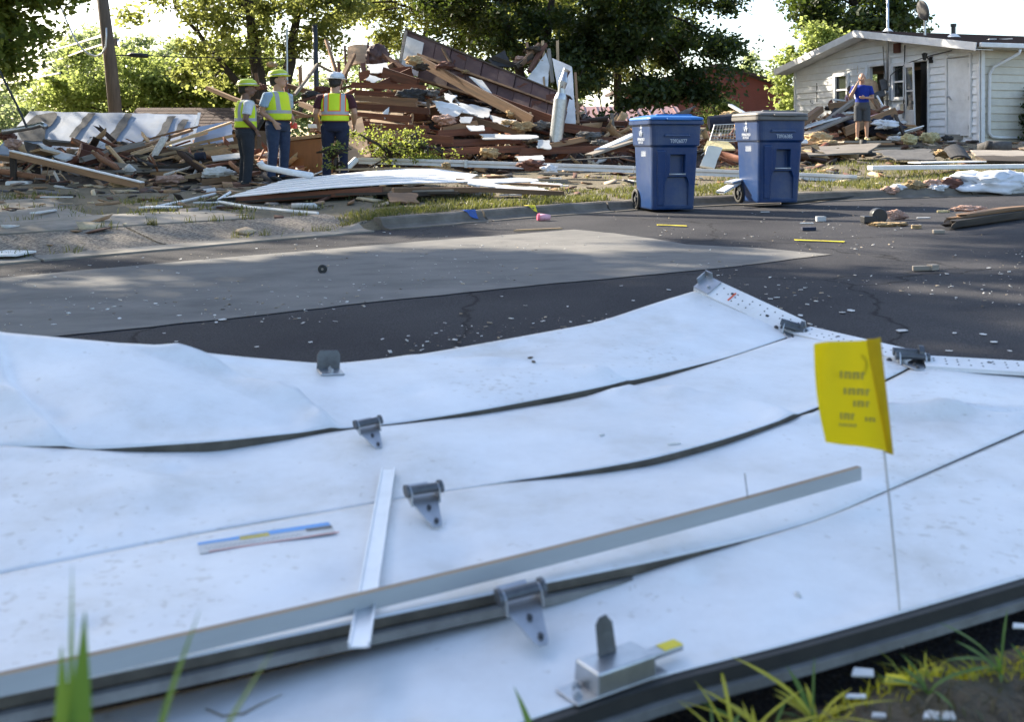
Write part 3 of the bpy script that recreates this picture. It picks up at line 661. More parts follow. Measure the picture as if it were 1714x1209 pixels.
# hinges
def bolt(mb, x, y, z, r=0.0055):
    mb.tube([(x, y, z), (x, y, z + 0.006)], r, 6); mb.tube([(x, y, z + 0.006), (x, y, z + 0.009)], r * 0.55, 6)
def hinge(px, py, nm, s=1.0, roller=False, rz=0, lift=0):
    m = Matrix.Translation((0, 0, lift)) @ dmat(px, py, nm) @ Matrix.Rotation(rz, 4, 'Z') @ Matrix.Scale(s, 4)
    if not roller: m = m @ Matrix.Translation((0, -.085, .002)) @ Matrix.Rotation(R(24), 4, 'X') @ Matrix.Translation((0, .085, 0)) @ Matrix.Scale(1.35, 4, (0, 1, 0))
    h = empty('hinge'); h.parent = door; h.matrix_parent_inverse = Matrix.Translation((0, -1.4, 0)); h.matrix_basis = m
    pl = [(-0.036, 0.01), (0.036, 0.01), (0.034, -0.006), (0.014, -0.062), (0.009, -0.068), (-0.009, -0.068), (-0.014, -0.062), (-0.034, -0.006)]
    mb = MB().prism(pl, 0.001, 0.005)
    for x in (-0.036, 0.036):                       # upright ears
        mb.prism([(-0.014, 0.001), (0.022, 0.001), (0.020, 0.024), (0.010, 0.034), (-0.002, 0.030)], -0.002, 0.002, 0, Matrix.Translation((x, 0, 0)) @ Matrix(((0, 0, 1, 0), (1, 0, 0, 0), (0, 1, 0, 0), (0, 0, 0, 1))))
    mb.prism([(-0.034, 0.012), (0.034, 0.012), (0.030, 0.04), (-0.030, 0.04)], 0.001, 0.004)
    obj('hinge_plate', mb, MT['galv'], h, bevel=0.001)
    br = MB().tube([(-0.042, 0.009, 0.024), (0.042, 0.009, 0.024)], 0.009, 12).tube([(-0.047, 0.009, 0.024), (-0.039, 0.009, 0.024)], 0.013, 12).tube([(0.039, 0.009, 0.024), (0.047, 0.009, 0.024)], 0.013, 12)
    obj('hinge_barrel', br, MT['steel'], h, smooth=False)
    for (x, y) in ((0, -0.024), (0.002, -0.056)):
        b = MB(); bolt(b, x, y, 0.004); obj('bolt', b, MT['steel'], h)
    if roller:
        rb = MB().tube([(-0.05, 0.035, 0.03), (0.02, 0.035, 0.03)], 0.012, 12).tube([(0.02, 0.035, 0.03), (0.034, 0.035, 0.03)], 0.024, 16)
        obj('roller', rb, MT['steel'], h)
        for (x, y) in ((-0.06, 0.03), (0.075, -0.01)):
            b = MB(); bolt(b, x, y, 0.002, 0.008); obj('bolt', b, MT['steel'], h)
hinge(613, 738, 'B', .72)
hinge(710, 858, 'C', .8)
hinge(876, 1058, 'D', .82, lift=.014)
hinge(1326, 562, 'A', 1.0, True, R(-68))
hinge(1534, 612, 'B', 1.1, True, R(-62))
# L bracket at the far edge
h = empty('edge_bracket'); h.parent = door; h.matrix_parent_inverse = Matrix.Translation((0, -1.4, 0)); h.matrix_basis = dmat(554, 624, 'A') @ Matrix.Scale(1.15, 4)
obj('bracket_plate', MB().box((0, 0.0, 0.003), (0.058, 0.055, 0.004)), MT['galv'], h, bevel=0.001)
obj('bracket_tab', MB().prism([(-0.029, 0), (0.029, 0), (0.029, 0.038), (0.022, 0.048), (-0.022, 0.048), (-0.029, 0.038)], -0.002, 0.002, 0, Matrix.Translation((0, 0.029, 0.001)) @ Matrix.Rotation(R(82), 4, 'X')), MT['steel'], h, bevel=0.001)
b = MB(); bolt(b, 0, -0.01, 0.005); bolt(b, 0, 0.012, 0.005, 0.004); obj('bolt', b, MT['galv'], h)
# sticker
st = empty('sticker'); st.parent = door; st.matrix_parent_inverse = Matrix.Translation((0, -1.4, 0))
p0, p1 = dsurf(334, 922, 'C')[0], dsurf(556, 884, 'C')[0]
m = frame(p0, p1, up=dsurf(440, 900, 'C')[3]); m.translation += Vector((0, 0, 0.0012)); st.matrix_basis = m @ Matrix.Scale(1.7, 4, (0, 1, 0))
Ls = (p1 - p0).length
obj('sticker_sheet', MB().box((0, 0, 0), (Ls, 0.046, 0.0006)), MT['chip'], st)
obj('blue_band', MB().box((0, 0.0155, 0.0007), (Ls, 0.015, 0.0004)), M('sticker_blue', (0.04, 0.30, 0.72), None, 6, 0.4, 0), st)
obj('yellow_band', MB().box((-0.02, 0.010, 0.0011), (0.052, 0.013, 0.0004)), M('sticker_yellow', (0.75, 0.58, 0.05), None, 6, 0.4, 0), st)
obj('black_box', MB().box((Ls * 0.4, 0.003, 0.0012), (Ls * 0.2, 0.010, 0.0004)), M('sticker_black', (0.05, 0.05, 0.055), None, 6, 0.4, 0), st)
obj('red_line', MB().box((0.01, -0.0215, 0.0007), (Ls * 0.96, 0.002, 0.0004)), MT['red'], st)
pt = MB()
for k in range(26): pt.box((-0.045 + 0.0022 * k * 0.9, 0.0105, 0.0015), (0.0012, 0.004, 0.0002))
for k in range(40): pt.box((-Ls * 0.45 + k * 0.0042, -0.008 - 0.004 * (k % 2), 0.0007), (0.0028, 0.0014, 0.0002))
obj('fine_print', pt, MT['blackp'], st, kind='stuff')
# slide lock
lk = empty('slide_lock'); lk.parent = door; lk.matrix_parent_inverse = Matrix.Translation((0, -1.4, 0)); lk.matrix_basis = dmat(1030, 1140, 'D') @ Matrix.Rotation(R(4), 4, 'Z')
obj('lock_case', MB().box((0, 0, 0.017), (0.105, 0.055, 0.030), taper=0.96), MT['galv'], lk, bevel=0.003)
obj('lock_base', MB().box((-0.008, -0.004, 0.002), (0.16, 0.05, 0.003)), MT['galv'], lk, bevel=0.001)
obj('lock_tab', MB().prism([(-0.016, 0), (0.016, 0), (0.014, 0.04), (0.004, 0.052), (-0.008, 0.05), (-0.015, 0.042)], -0.0015, 0.0015, 0, Matrix.Translation((-0.005, 0.012, 0.032)) @ Matrix.Rotation(R(80), 4, 'X')), MT['steel'], lk, bevel=0.001)
obj('lock_bolt', MB().box((0.082, 0.0, 0.018), (0.07, 0.022, 0.008)), [MT['galv']], lk, bevel=0.0015)
obj('yellow_paint_smear', MB().box((0.1, 0.0, 0.0225), (0.034, 0.02, 0.0012)), MT['yellowpaint'], lk)
for x, y in ((-0.075, -0.012), (-0.062, 0.008)):
    b = MB(); bolt(b, x, y, 0.003, 0.007); obj('bolt', b, MT['galv'], lk)

# loose things lying on the door
a = dsurf(-40, 1150, 'C')[0]; b_ = dsurf(1436, 800, 'C')[0]
a = V3(-60, 1160, 0.16); b_ = V3(1438, 792, 0.165)
L = (b_ - a).length; m = frame(a, b_)
bd = empty('trim_board', a, label='long grey painted wooden trim board lying across the white garage door', cat='board'); bd.matrix_basis = m
# slight sag so the board rests on the panels
def sagboard():
    mb = MB(); n = 40; sec = []; fs = []; mi = []
    for i in range(n + 1):
        x = -L / 2 + L * i / n; s_ = -0.012 * (1 - (2 * i / n - 1) ** 2)
        sec += [(x, -0.006, -0.013 + s_), (x, 0.006, -0.013 + s_), (x, 0.006, 0.013 + s_), (x, -0.006, 0.013 + s_)]
    o = 0
    for i in range(n):
        for k in range(4):
            mb.add([], []); mb.f.append((i * 4 + k, i * 4 + (k + 1) % 4, i * 4 + 4 + (k + 1) % 4, i * 4 + 4 + k)); mb.m.append(1 if k == 2 else 0)
    mb.v = sec; mb.f += [(3, 2, 1, 0), tuple(n * 4 + k for k in range(4))]; mb.m += [0, 0]
    return mb
obj('board', sagboard(), [MT['greyboard'], MT['rawedge']], bd)
nl = MB().tube([(L * 0.31, 0, 0), (L * 0.31 - 0.004, 0.004, 0.05)], 0.001, 5); obj('nail', nl, MT['steel'], bd)
a = dsurf(650, 790, 'B')[0]; c_ = dsurf(603, 1086, 'D')[0] + Vector((0, 0, 0.02)); a = Vector(V3(650, 788, 0.125)); c_ = Vector(V3(601, 1086, 0.142))
m = frame(a, c_); L2 = (c_ - a).length
mb = MB().box((0, 0, 0.001), (L2, 0.030, 0.0025)).box((0, 0.0135, 0.004), (L2, 0.003, 0.008)).box((0, -0.0135, 0.004), (L2, 0.003, 0.006))
o = obj('trim_strip', mb, MT['alu'], mw=m, label='short silvery aluminium trim strip pinned under the long grey board', cat='metal strip')
# chips on the door
for k, (px_, py_, ln, wd, rz) in enumerate(((886, 601, .018, .012, .2), (893, 607, .014, .01, 1), (1129, 745, .034, .010, -.3), (1010, 730, .014, .006, 0), (1335, 1000, .012, .008, 1))):
    mm = dmat(px_, py_) @ Matrix.Rotation(rz, 4, 'Z')
    dark = k < 2
    obj('leaf_scrap' if dark else 'plastic_chip', MB().prism([(-ln / 2, -wd / 2), (ln / 2, -wd * .4), (ln * .45, wd / 2), (-ln * .4, wd * .45)], 0.001, 0.004), MT['soil'] if dark else MT['chip'], mw=mm,
        label='tiny brown leaf scrap on the far garage door panel' if dark else 'small white plastic chip lying on the garage door panels', cat='scrap' if dark else 'chip', group='brown scraps on the door' if dark else 'white chips on the door')
# twig on the near panel
tp = [dsurf(x, y, 'D')[0] + Vector((0, 0, 0.003)) for x, y in ((345, 1190), (372, 1204), (410, 1196), (432, 1188), (470, 1170))]
obj('twig', MB().tube(tp, [0.0012, 0.0014, 0.0016, 0.0013, 0.0007], 6), MT['wood_grey'], label='thin dry forked twig on the nearest garage door panel', cat='twig')

# marker flag: sheet plus wire staff
def flag_mat():
    m, nt, n, l, b = nmat('yellow_plastic_film')
    tc = n.new('ShaderNodeTexCoord'); no = n.new('ShaderNodeTexNoise'); no.inputs['Scale'].default_value = 14; l.new(tc.outputs['Object'], no.inputs['Vector'])
    r_ = ramp(n, [(0.3, (0.78, 0.58, 0.0)), (0.7, (0.70, 0.52, 0.0))]); l.new(no.outputs[0], r_.inputs[0]); l.new(r_.outputs[0], b.inputs['Base Color']); b.inputs['Roughness'].default_value = 0.45
    t = n.new('ShaderNodeBsdfTranslucent'); t.inputs[0].default_value = (0.8, 0.62, 0.0, 1)
    ms = n.new('ShaderNodeMixShader'); ms.inputs[0].default_value = 0.35
    l.new(b.outputs[0], ms.inputs[1]); l.new(t.outputs[0], ms.inputs[2]); l.new(ms.outputs[0], n['Material Output'].inputs['Surface'])
    return m
MT['yellowflag'] = flag_mat()
fD = 1.62
fb = P(1511, 1085, fD)
fl = empty('marker_flag', fb, label='small yellow utility marker flag on a thin white wire staff', cat='flag')
def fp(px, py, D): return P(px, py, D) - fb
obj('staff', MB().tube([fp(1511, 1085, fD), fp(1504, 1000, fD), fp(1490, 850, fD), fp(1478, 740, fD), fp(1466, 575, fD)], 0.0017, 8), MT['white'], fl, smooth=True)
V = []; Fc = []; nu, nv = 14, 10
for j in range(nv + 1):
    t = j / nv
    a = fp(1362, 576, fD - 0.01).lerp(fp(1386, 744, fD - 0.01), t); c2 = fp(1452, 570, fD).lerp(fp(1480, 752, fD), t)
    for i in range(nu + 1):
        s_ = i / nu; p = a.lerp(c2, s_); p.y += 0.010 * math.sin(s_ * 3.2 + t * 1.3) + 0.004 * math.sin(s_ * 7 + t * 3); p.x += -0.004 * math.sin(t * 3) * (1 - s_); V.append(p)
for j in range(nv):
    for i in range(nu): q_ = j * (nu + 1) + i; Fc.append((q_, q_ + 1, q_ + nu + 2, q_ + nu + 1))
obj('flag_sheet', MB().add(V, Fc), MT['yellowflag'], fl, smooth=True)
o = fl.children[-1]; sm = o.modifiers.new('thick', 'SOLIDIFY'); sm.thickness = 0.0006
V = []; Fc = []
for j in range(nv + 1):
    t = j / nv; a = fp(1450, 568, fD + 0.001).lerp(fp(1478, 756, fD + 0.001), t); c2 = fp(1474, 565, fD - 0.006).lerp(fp(1496, 762, fD - 0.006), t)
    V += [a, a.lerp(c2, 0.5) + Vector((0, -0.004, 0)), c2]
    if j: q_ = (j - 1) * 3; Fc += [(q_, q_ + 1, q_ + 4, q_ + 3), (q_ + 1, q_ + 2, q_ + 5, q_ + 4)]
obj('flag_sleeve', MB().add(V, Fc), M('amber_film', (0.66, 0.42, 0.0), None, 12, 0.4, 0), fl, smooth=True)
o = fl.children[-1]; sm = o.modifiers.new('thick', 'SOLIDIFY'); sm.thickness = 0.0006
pm = MB()                                           # faded mirrored print seen through the film
def glyphs(x0, y0, n_, h_, st_):
    for k in range(n_):
        x = x0 + k * st_; c = fp(x, y0 + 0.06 * (x - 1420), fD - 0.004); sx = st_ * 0.55 / F * fD
        s_ = (x - 1375) / 90; c.y = -0.001 + 0.010 * math.sin(s_ * 3.2 + 0.6) + 0.004 * math.sin(s_ * 7 + 1.5) - 0.0035 - 0.01 * (1 - s_)
        pm.box(c, (sx, 0.0004, h_ / F * fD)); 
        if k % 2: pm.box(c + Vector((sx * 0.8, 0, h_ * 0.3 / F * fD)), (sx * 0.8, 0.0004, h_ * 0.25 / F * fD))
glyphs(1408, 628, 6, 12, 7); glyphs(1414, 655, 6, 11, 7.4); glyphs(1430, 675, 4, 10, 7); glyphs(1408, 697, 4, 11, 6); glyphs(1406, 712, 6, 5, 5); glyphs(1450, 700, 3, 7, 6)
for k in range(9):
    a_ = -1.2 + k * 0.3; c = fp(1440 + 12 * math.cos(a_), 612 + 16 * math.sin(a_), fD - 0.004); c.y = 0.002; pm.box(c, (0.004, 0.0004, 0.0045))
obj('faded_print', pm, M('faded_ink', (0.42, 0.34, 0.06), None, 20, 0.6, 0), fl, kind='stuff')

# ------------------------------------------------------------------ trees
def leaves(name, C, sz, mat, parent, flat=0.5):
    C = np.asarray(C); n = len(C)
    u = rng.normal(size=(n, 3)); u[:, 2] *= 0.7; u[:, 2] -= 0.25; u /= np.linalg.norm(u, axis=1)[:, None]
    w = rng.normal(size=(n, 3)); w[:, 2] *= flat; w -= (w * u).sum(1)[:, None] * u; w /= np.linalg.norm(w, axis=1)[:, None]
    s = sz * rng.uniform(0.6, 1.35, n)
    a = u * (s * 0.5)[:, None]; b = w * (s * 0.30)[:, None]
    V = np.stack([C - a, C - a * 0.1 + b, C + a, C - a * 0.1 - b], 1).reshape(-1, 3)
    k = np.arange(n) * 4
    return obj(name, np_mesh(name, V, np.stack([k, k + 1, k + 2, k + 3], 1)), mat, parent)
def tree(name, label, base, ells, mat, nleaf, lsz, trunks, clump_r=0.55, nclump=160, limbs=26, group=None, cat='tree', hollow=0.5, gap=0.0):
    base = Vector(base); t = empty(name, base, label=label, cat=cat, group=group)
    cl = []
    tot = sum(e[1][0] * e[1][1] * e[1][2] for e in ells)
    for c, r_ in ells:
        k = max(3, int(nclump * r_[0] * r_[1] * r_[2] / tot))
        d = rng.normal(size=(k, 3)); d /= np.linalg.norm(d, axis=1)[:, None]
        q_ = rng.uniform(hollow ** 3, 1, k) ** (1 / 3)
        cl.append(np.array(c) + d * q_[:, None] * np.array(r_))
    cl = np.vstack(cl)
    if gap: cl = cl[np.array([noise.noise((p[0] * 0.45, p[1] * 0.45, p[2] * 0.45)) for p in cl]) > -0.6 + gap]
    wts = rng.uniform(0.35, 1.6, len(cl)); wts /= wts.sum(); idx = rng.choice(len(cl), nleaf, p=wts)
    cr_ = clump_r * rng.uniform(0.55, 1.3, len(cl))
    off = rng.normal(size=(nleaf, 3)) * np.array([1, 1, 0.6])
    pts = cl[idx] + off * cr_[idx][:, None] * 0.62
    leaves('crown', pts - np.array(base), lsz, mat, t)
    tops = []
    for tr in trunks:
        tp = [Vector(p) - base for p in tr[0]]
        sp = []
        for i in range(len(tp) - 1):
            for k in range(5): sp.append(tp[i].lerp(tp[i + 1], k / 5) + Vector((random.gauss(0, .02), random.gauss(0, .02), 0)))
        sp.append(tp[-1]); n = len(sp)
        rad = [tr[1] * (1 - 0.72 * i / (n - 1)) * (1.25 if i == 0 else 1) for i in range(n)]
        obj('trunk', MB().tube(sp, rad, 10), MT['bark'], t, smooth=True)
        tops += sp[n // 2:]
    mb = MB(); cc = cl - np.array(base)
    for k in rng.choice(len(cc), min(limbs, len(cc)), replace=False):
        c = Vector(cc[k]); a = min(tops, key=lambda v: (v - c).length + (1.5 if v.z > c.z else 0))
        m_ = a.lerp(c, 0.5) + Vector((random.gauss(0, .15), random.gauss(0, .15), 0.12 * (c - a).length))
        r0 = 0.02 + 0.011 * (c - a).length
        mb.tube([a, a.lerp(m_, .5) + Vector((0, 0, .05)), m_, m_.lerp(c, .5) + Vector((0, 0, .04)), c], [r0 * 1.3, r0, r0 * .75, r0 * .5, r0 * .2], 6)
    if mb.v: obj('limbs', mb, MT['bark'], t, smooth=True)
    return t
def gz(x, y): return tz(x, y)
# in view, apart from one hidden tree added for shade
tree('overhanging_tree', 'leafy tree hanging into the upper left corner of the picture', (-13.2, 19, gz(-13.2, 19)), [((-13.4, 19, 5.4), (4.6, 4.6, 2.6)), ((-9.1, 18.4, 2.9), (0.9, 1.1, 0.9)), ((-8.8, 18.6, 3.9), (1.0, 1.2, 0.8))], MT['lf_near'], 42000, 0.15, [([(-13.2, 19, 0), (-13, 19, 2.5), (-12.6, 19, 5)], .28)], .55, 170, 30, gap=.58)
tree('drooping_tree', 'drooping leafy boughs at the upper left edge above the blue wall', (-11.2, 18, gz(-11.2, 18)), [((-8.75, 17.9, 2.95), (.85, .8, .95)), ((-8.35, 18, 3.75), (.95, .9, .6)), ((-9.6, 18, 4.0), (1.2, 1, 1.0))], MT['lf_near'], 6500, .13, [([(-11.2, 18, 0), (-10.9, 18, 2.4), (-9.6, 18, 3.8)], .12)], .34, 70, 20)
tree('forked_tree', 'large forked tree rising behind the three workers', (-7.2, 30, gz(-7.2, 30)), [((-7.2, 30, 6.6), (3.5, 3.0, 3.2)), ((-9.6, 30, 4.4), (1.5, 1.6, 1.2)), ((-5.6, 30.5, 4.6), (1.2, 1.4, 1.7)), ((-8.2, 29.5, 3.3), (1.7, 1.2, 0.9))], MT['lf_mid'], 25000, 0.16,
     [([(-7.2, 30, 0.3), (-7.35, 30, 2.2), (-7.6, 30, 4.0), (-7.9, 30, 6)], .30), ([(-7.0, 30, 1.2), (-6.5, 30, 3.2), (-6.2, 30, 5.5)], .26), ([(-7.2, 30, 1.6), (-8.3, 29.8, 3.0), (-9.8, 29.8, 4.8)], .15)], .5, 150, 40, gap=0.25)
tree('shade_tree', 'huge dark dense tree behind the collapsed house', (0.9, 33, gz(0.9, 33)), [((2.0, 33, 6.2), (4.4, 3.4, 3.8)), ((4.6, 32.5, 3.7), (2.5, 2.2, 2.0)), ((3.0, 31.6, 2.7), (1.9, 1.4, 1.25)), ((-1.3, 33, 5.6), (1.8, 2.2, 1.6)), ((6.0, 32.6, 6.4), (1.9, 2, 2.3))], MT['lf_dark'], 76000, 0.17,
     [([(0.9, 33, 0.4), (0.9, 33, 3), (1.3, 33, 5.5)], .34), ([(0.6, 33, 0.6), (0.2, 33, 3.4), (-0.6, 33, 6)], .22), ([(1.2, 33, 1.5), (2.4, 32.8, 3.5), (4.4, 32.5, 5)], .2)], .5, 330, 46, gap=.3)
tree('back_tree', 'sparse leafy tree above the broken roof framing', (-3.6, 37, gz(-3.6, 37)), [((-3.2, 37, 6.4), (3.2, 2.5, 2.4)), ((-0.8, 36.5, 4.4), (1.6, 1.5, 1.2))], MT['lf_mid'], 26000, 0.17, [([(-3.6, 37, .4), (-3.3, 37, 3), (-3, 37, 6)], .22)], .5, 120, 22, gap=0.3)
tree('hidden_shading_tree', 'hidden tall tree added behind the dark tree to shade the white house', (4.2, 40.5, gz(4.2, 40.5)), [((3.6, 40.5, 6.2), (3.8, 3.0, 3.2))], MT['lf_mid'], 26000, 0.2, [([(4.2, 40.5, .4), (4.2, 40.5, 3), (4, 40.5, 7)], .26)], .6, 170, 24)  # hidden tree, added to keep sun off the gable wall
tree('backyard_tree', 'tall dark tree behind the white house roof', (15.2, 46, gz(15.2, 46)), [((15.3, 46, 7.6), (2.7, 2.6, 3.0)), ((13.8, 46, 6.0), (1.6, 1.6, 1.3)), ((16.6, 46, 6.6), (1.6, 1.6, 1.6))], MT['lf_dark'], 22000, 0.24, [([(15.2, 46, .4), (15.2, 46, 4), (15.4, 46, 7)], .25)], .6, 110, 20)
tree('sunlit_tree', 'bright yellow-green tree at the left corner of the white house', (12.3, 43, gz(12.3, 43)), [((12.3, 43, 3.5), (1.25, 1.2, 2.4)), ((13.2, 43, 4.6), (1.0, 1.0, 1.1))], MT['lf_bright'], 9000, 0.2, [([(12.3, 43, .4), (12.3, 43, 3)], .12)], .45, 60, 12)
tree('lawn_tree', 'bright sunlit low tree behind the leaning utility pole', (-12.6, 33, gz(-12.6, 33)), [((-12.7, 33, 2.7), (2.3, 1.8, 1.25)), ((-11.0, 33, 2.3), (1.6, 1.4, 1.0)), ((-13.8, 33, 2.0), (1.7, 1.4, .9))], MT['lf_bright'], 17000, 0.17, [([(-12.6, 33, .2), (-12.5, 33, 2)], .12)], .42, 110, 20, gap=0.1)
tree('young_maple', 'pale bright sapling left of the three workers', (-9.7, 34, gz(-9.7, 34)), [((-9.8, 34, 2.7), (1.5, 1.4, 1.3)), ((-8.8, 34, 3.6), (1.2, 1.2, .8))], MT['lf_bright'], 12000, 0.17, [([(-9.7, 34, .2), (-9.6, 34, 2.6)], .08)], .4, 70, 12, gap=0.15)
tree('hazy_tree', 'distant hazy tree left of the leaning utility pole', (-24.5, 62, gz(-24.5, 62)), [((-24.6, 62, 5.6), (3.2, 3, 2.0))], MT['lf_far'], 9000, 0.3, [([(-24.5, 62, .4), (-24.5, 62, 5)], .25)], .8, 60, 10)
tree('hazy_poplar', 'small distant hazy tree right of the leaning utility pole', (-20.8, 62, gz(-20.8, 62)), [((-20.9, 62, 5.4), (1.6, 1.6, 1.7))], MT['lf_far'], 4500, 0.26, [([(-20.8, 62, .4), (-20.9, 62, 5)], .16)], .6, 40, 10)
tree('thin_tree', 'thin distant tree between the red house and the white house', (14.6, 62, gz(14.6, 62)), [((14.6, 62, 4.6), (1.5, 1.5, 1.6))], MT['lf_far'], 1600, 0.24, [([(14.6, 62, .6), (14.6, 62, 5)], .1)], .6, 26, 14)
tree('sapling', 'spindly pale sapling in front of the red house', (7.0, 35, gz(7.0, 35)), [((7.1, 35, 1.7), (.55, .5, .75))], MT['lf_bright'], 1500, 0.13, [([(7.0, 35, .6), (7.1, 35, 1.6)], .03)], .28, 30, 14, cat='sapling')
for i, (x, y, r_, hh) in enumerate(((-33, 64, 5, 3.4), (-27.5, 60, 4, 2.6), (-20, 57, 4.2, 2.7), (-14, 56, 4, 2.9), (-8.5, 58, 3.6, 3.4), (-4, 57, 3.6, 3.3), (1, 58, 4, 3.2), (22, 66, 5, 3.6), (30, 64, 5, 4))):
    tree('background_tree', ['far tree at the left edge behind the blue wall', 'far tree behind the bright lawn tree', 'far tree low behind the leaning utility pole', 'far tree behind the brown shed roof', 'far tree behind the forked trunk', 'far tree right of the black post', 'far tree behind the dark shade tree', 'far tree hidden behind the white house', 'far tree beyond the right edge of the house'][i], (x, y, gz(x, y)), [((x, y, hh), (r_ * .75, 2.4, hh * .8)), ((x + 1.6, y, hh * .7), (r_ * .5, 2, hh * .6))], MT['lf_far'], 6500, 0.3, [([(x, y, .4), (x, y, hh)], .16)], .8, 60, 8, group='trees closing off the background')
# the neighbourhood trees to the left whose shade falls on the street (outside the picture)
for i, (x, y, cz_, r_, n_) in enumerate(((-12.0, 10.0, 7.6, 4.3, 24000), (-18.5, 14.5, 9.5, 5.0, 26000), (-12.5, 3.5, 7.5, 3.8, 24000), (-21, 25, 9.5, 5.0, 9000))):
    tree('street_tree', ['broad leafy street tree nearest the street at left', 'taller street tree behind it at left', 'street tree closest to the camera at left', 'farthest street tree at left'][i], (x, y, gz(x, y)), [((x, y, cz_), (r_, r_, r_ * .75))], MT['lf_near'], n_, 0.26, [([(x, y, 0), (x, y, 3), (x + .4, y, cz_)], .3)], .75, 120, 20, group='street trees beyond the left edge')

tree('unseen_near_tree', 'tall unseen tree added to shade the street, its crown above the picture', (-12.8, 14.8, gz(-12.8, 14.8)), [((-10.8, 15.6, 9.7), (4.4, 3.2, 2.4)), ((-13, 14.5, 8.5), (3, 3, 2.5))], MT['lf_near'], 11000, .26, [([(-12.8, 14.8, 0), (-12.8, 14.8, 4), (-11.8, 15.2, 8.5)], .34)], .5, 95, 24, gap=.5)  # unseen tree, added so its crown dapples the near road
tree('unseen_far_tree', 'tall unseen tree with its crown shaped to shade the street, above the picture', (-12.6, 22.4, gz(-12.6, 22.4)), [((-9.4, 20.2, 12.4), (2.8, 2.2, 1.3))], MT['lf_near'], 12000, .26, [([(-12.6, 22.4, 0), (-12.4, 22.3, 5), (-10.6, 21.5, 11.6)], .32)], .7, 60, 20, gap=.45)  # unseen tree, crown raised to shade the road but not the bins
# ------------------------------------------------------------------ poles and wires
def PB(px, D, z=None):
    x = (px - CX) / F * D; return Vector((x, D, tz(x, D) if z is None else z))
b0 = P(203, 235, 25); b0.z = tz(b0.x, b0.y) - .1
t0 = P(163, -70, 25); pol = empty('utility_pole', b0, label='leaning weathered wooden utility pole behind the blue wall', cat='utility pole')
obj('pole_shaft', MB().tube([Vector((0, 0, 0)), (t0 - b0) * .5 + Vector((.03, 0, 0)), t0 - b0], [.17, .15, .125], 14), MT['pole'], pol, smooth=True)
cv = [P(x, y, 24.8) - b0 for x, y in ((178, 46), (178, 60), (177, 78), (170, 90), (160, 94), (148, 90), (138, 82), (126, 66), (112, 36), (98, 2), (90, -20))]
obj('service_cable', MB().tube(cv, .022, 6), MT['alu'], pol, smooth=True)
cv = [P(178, 92, 25.2) - b0, P(214, 92, 25.2) - b0]; obj('cable_bracket', MB().tube(cv, .02, 6), MT['steel'], pol)
obj('cable_splice', MB().tube([P(213, 91.5, 25.2) - b0, P(220, 91.5, 25.2) - b0, P(246, 93, 25.2) - b0, P(249, 93, 25.2) - b0], [.02, .06, .06, .02], 10), MT['blackp'], pol, smooth=True)
def wire(name, pts, r_, mat, label, group='overhead wires'):
    pts = [P(*p) for p in pts]; obj(name, MB().tube(pts, r_, 5), mat, label=label, cat='wire', group=group)
wire('overhead_wire', [(248, 92.5, 25.2), (300, 95, 26), (420, 97, 28), (560, 98, 31)], .014, MT['blackp'], 'dark overhead wire running right from the black splice')
wire('overhead_wire', [(172, 58, 25.2), (130, 72, 28), (80, 86, 34), (20, 100, 40), (-60, 118, 48)], .03, MT['alu'], 'upper pale wire sagging left from the leaning pole')
wire('overhead_wire', [(172, 74, 25.2), (140, 84, 28), (105, 97, 34), (-60, 150, 48)], .03, MT['alu'], 'second pale wire sagging left from the leaning pole')
wire('overhead_wire', [(100, 122, 30), (50, 132, 32), (10, 139, 34), (-60, 150, 36)], .03, MT['alu'], 'lowest pale wire crossing the trees at left')
wire('overhead_wire', [(-5, 110, 17), (10, 140, 17), (28, 175, 17), (45, 213, 17)], .02, MT['blackp'], 'black fallen wire hanging down at the left edge')
wire('overhead_wire', [(1180, 104, 50), (1260, 101, 50), (1330, 98, 50)], .02, MT['blackp'], 'thin wire between the red and white houses')
wire('overhead_wire', [(540, 104, 30), (600, 104, 30), (640, 66, 34)], .012, MT['blackp'], 'thin wire right of the black post')
fb0 = PB(208, 50); ft = P(194, 64, 50)
obj('far_pole', MB().tube([fb0, ft], [.2, .15], 10), MT['pole'], label='distant wooden pole right behind the leaning pole', cat='utility pole')
wire('overhead_wire', [(197, 66, 50), (206, 100, 48), (215, 118, 46)], .05, MT['alu'], 'pale cable drooping on the distant pole')
bb = PB(533, 26.5); bt = P(527, 43, 26.5); bp_ = empty('black_post', bb, label='slim black metal post right of the forked tree', cat='post')
obj('post_shaft', MB().tube([Vector(), bt - bb], [.075, .065], 12), MT['blackp'], bp_, smooth=True); obj('post_cap', MB().tube([bt - bb, bt - bb + Vector((0, 0, .03))], .07, 12), MT['blackp'], bp_)
bb = PB(482, 29); obj('metal_pipe', MB().tube([bb, P(480, 48, 29)], .035, 8), MT['galv'], label='thin grey metal pipe standing before the forked tree', cat='pipe')
bb = PB(1362, 48); bt = P(1357, -40, 48); tp_ = empty('transformer_pole', bb, label='utility pole with round transformer behind the white house', cat='utility pole')
obj('pole_shaft', MB().tube([Vector(), bt - bb], [.15, .12], 12), MT['pole'], tp_, smooth=True)
obj('transformer', MB().tube([P(1349, 25, 47.8) - bb, P(1349, 3, 47.8) - bb], [.24, .24], 16).tube([P(1349, 3, 47.8) - bb, P(1349, 0, 47.8) - bb], [.26, .2], 16), MT['steel'], tp_, smooth=False)

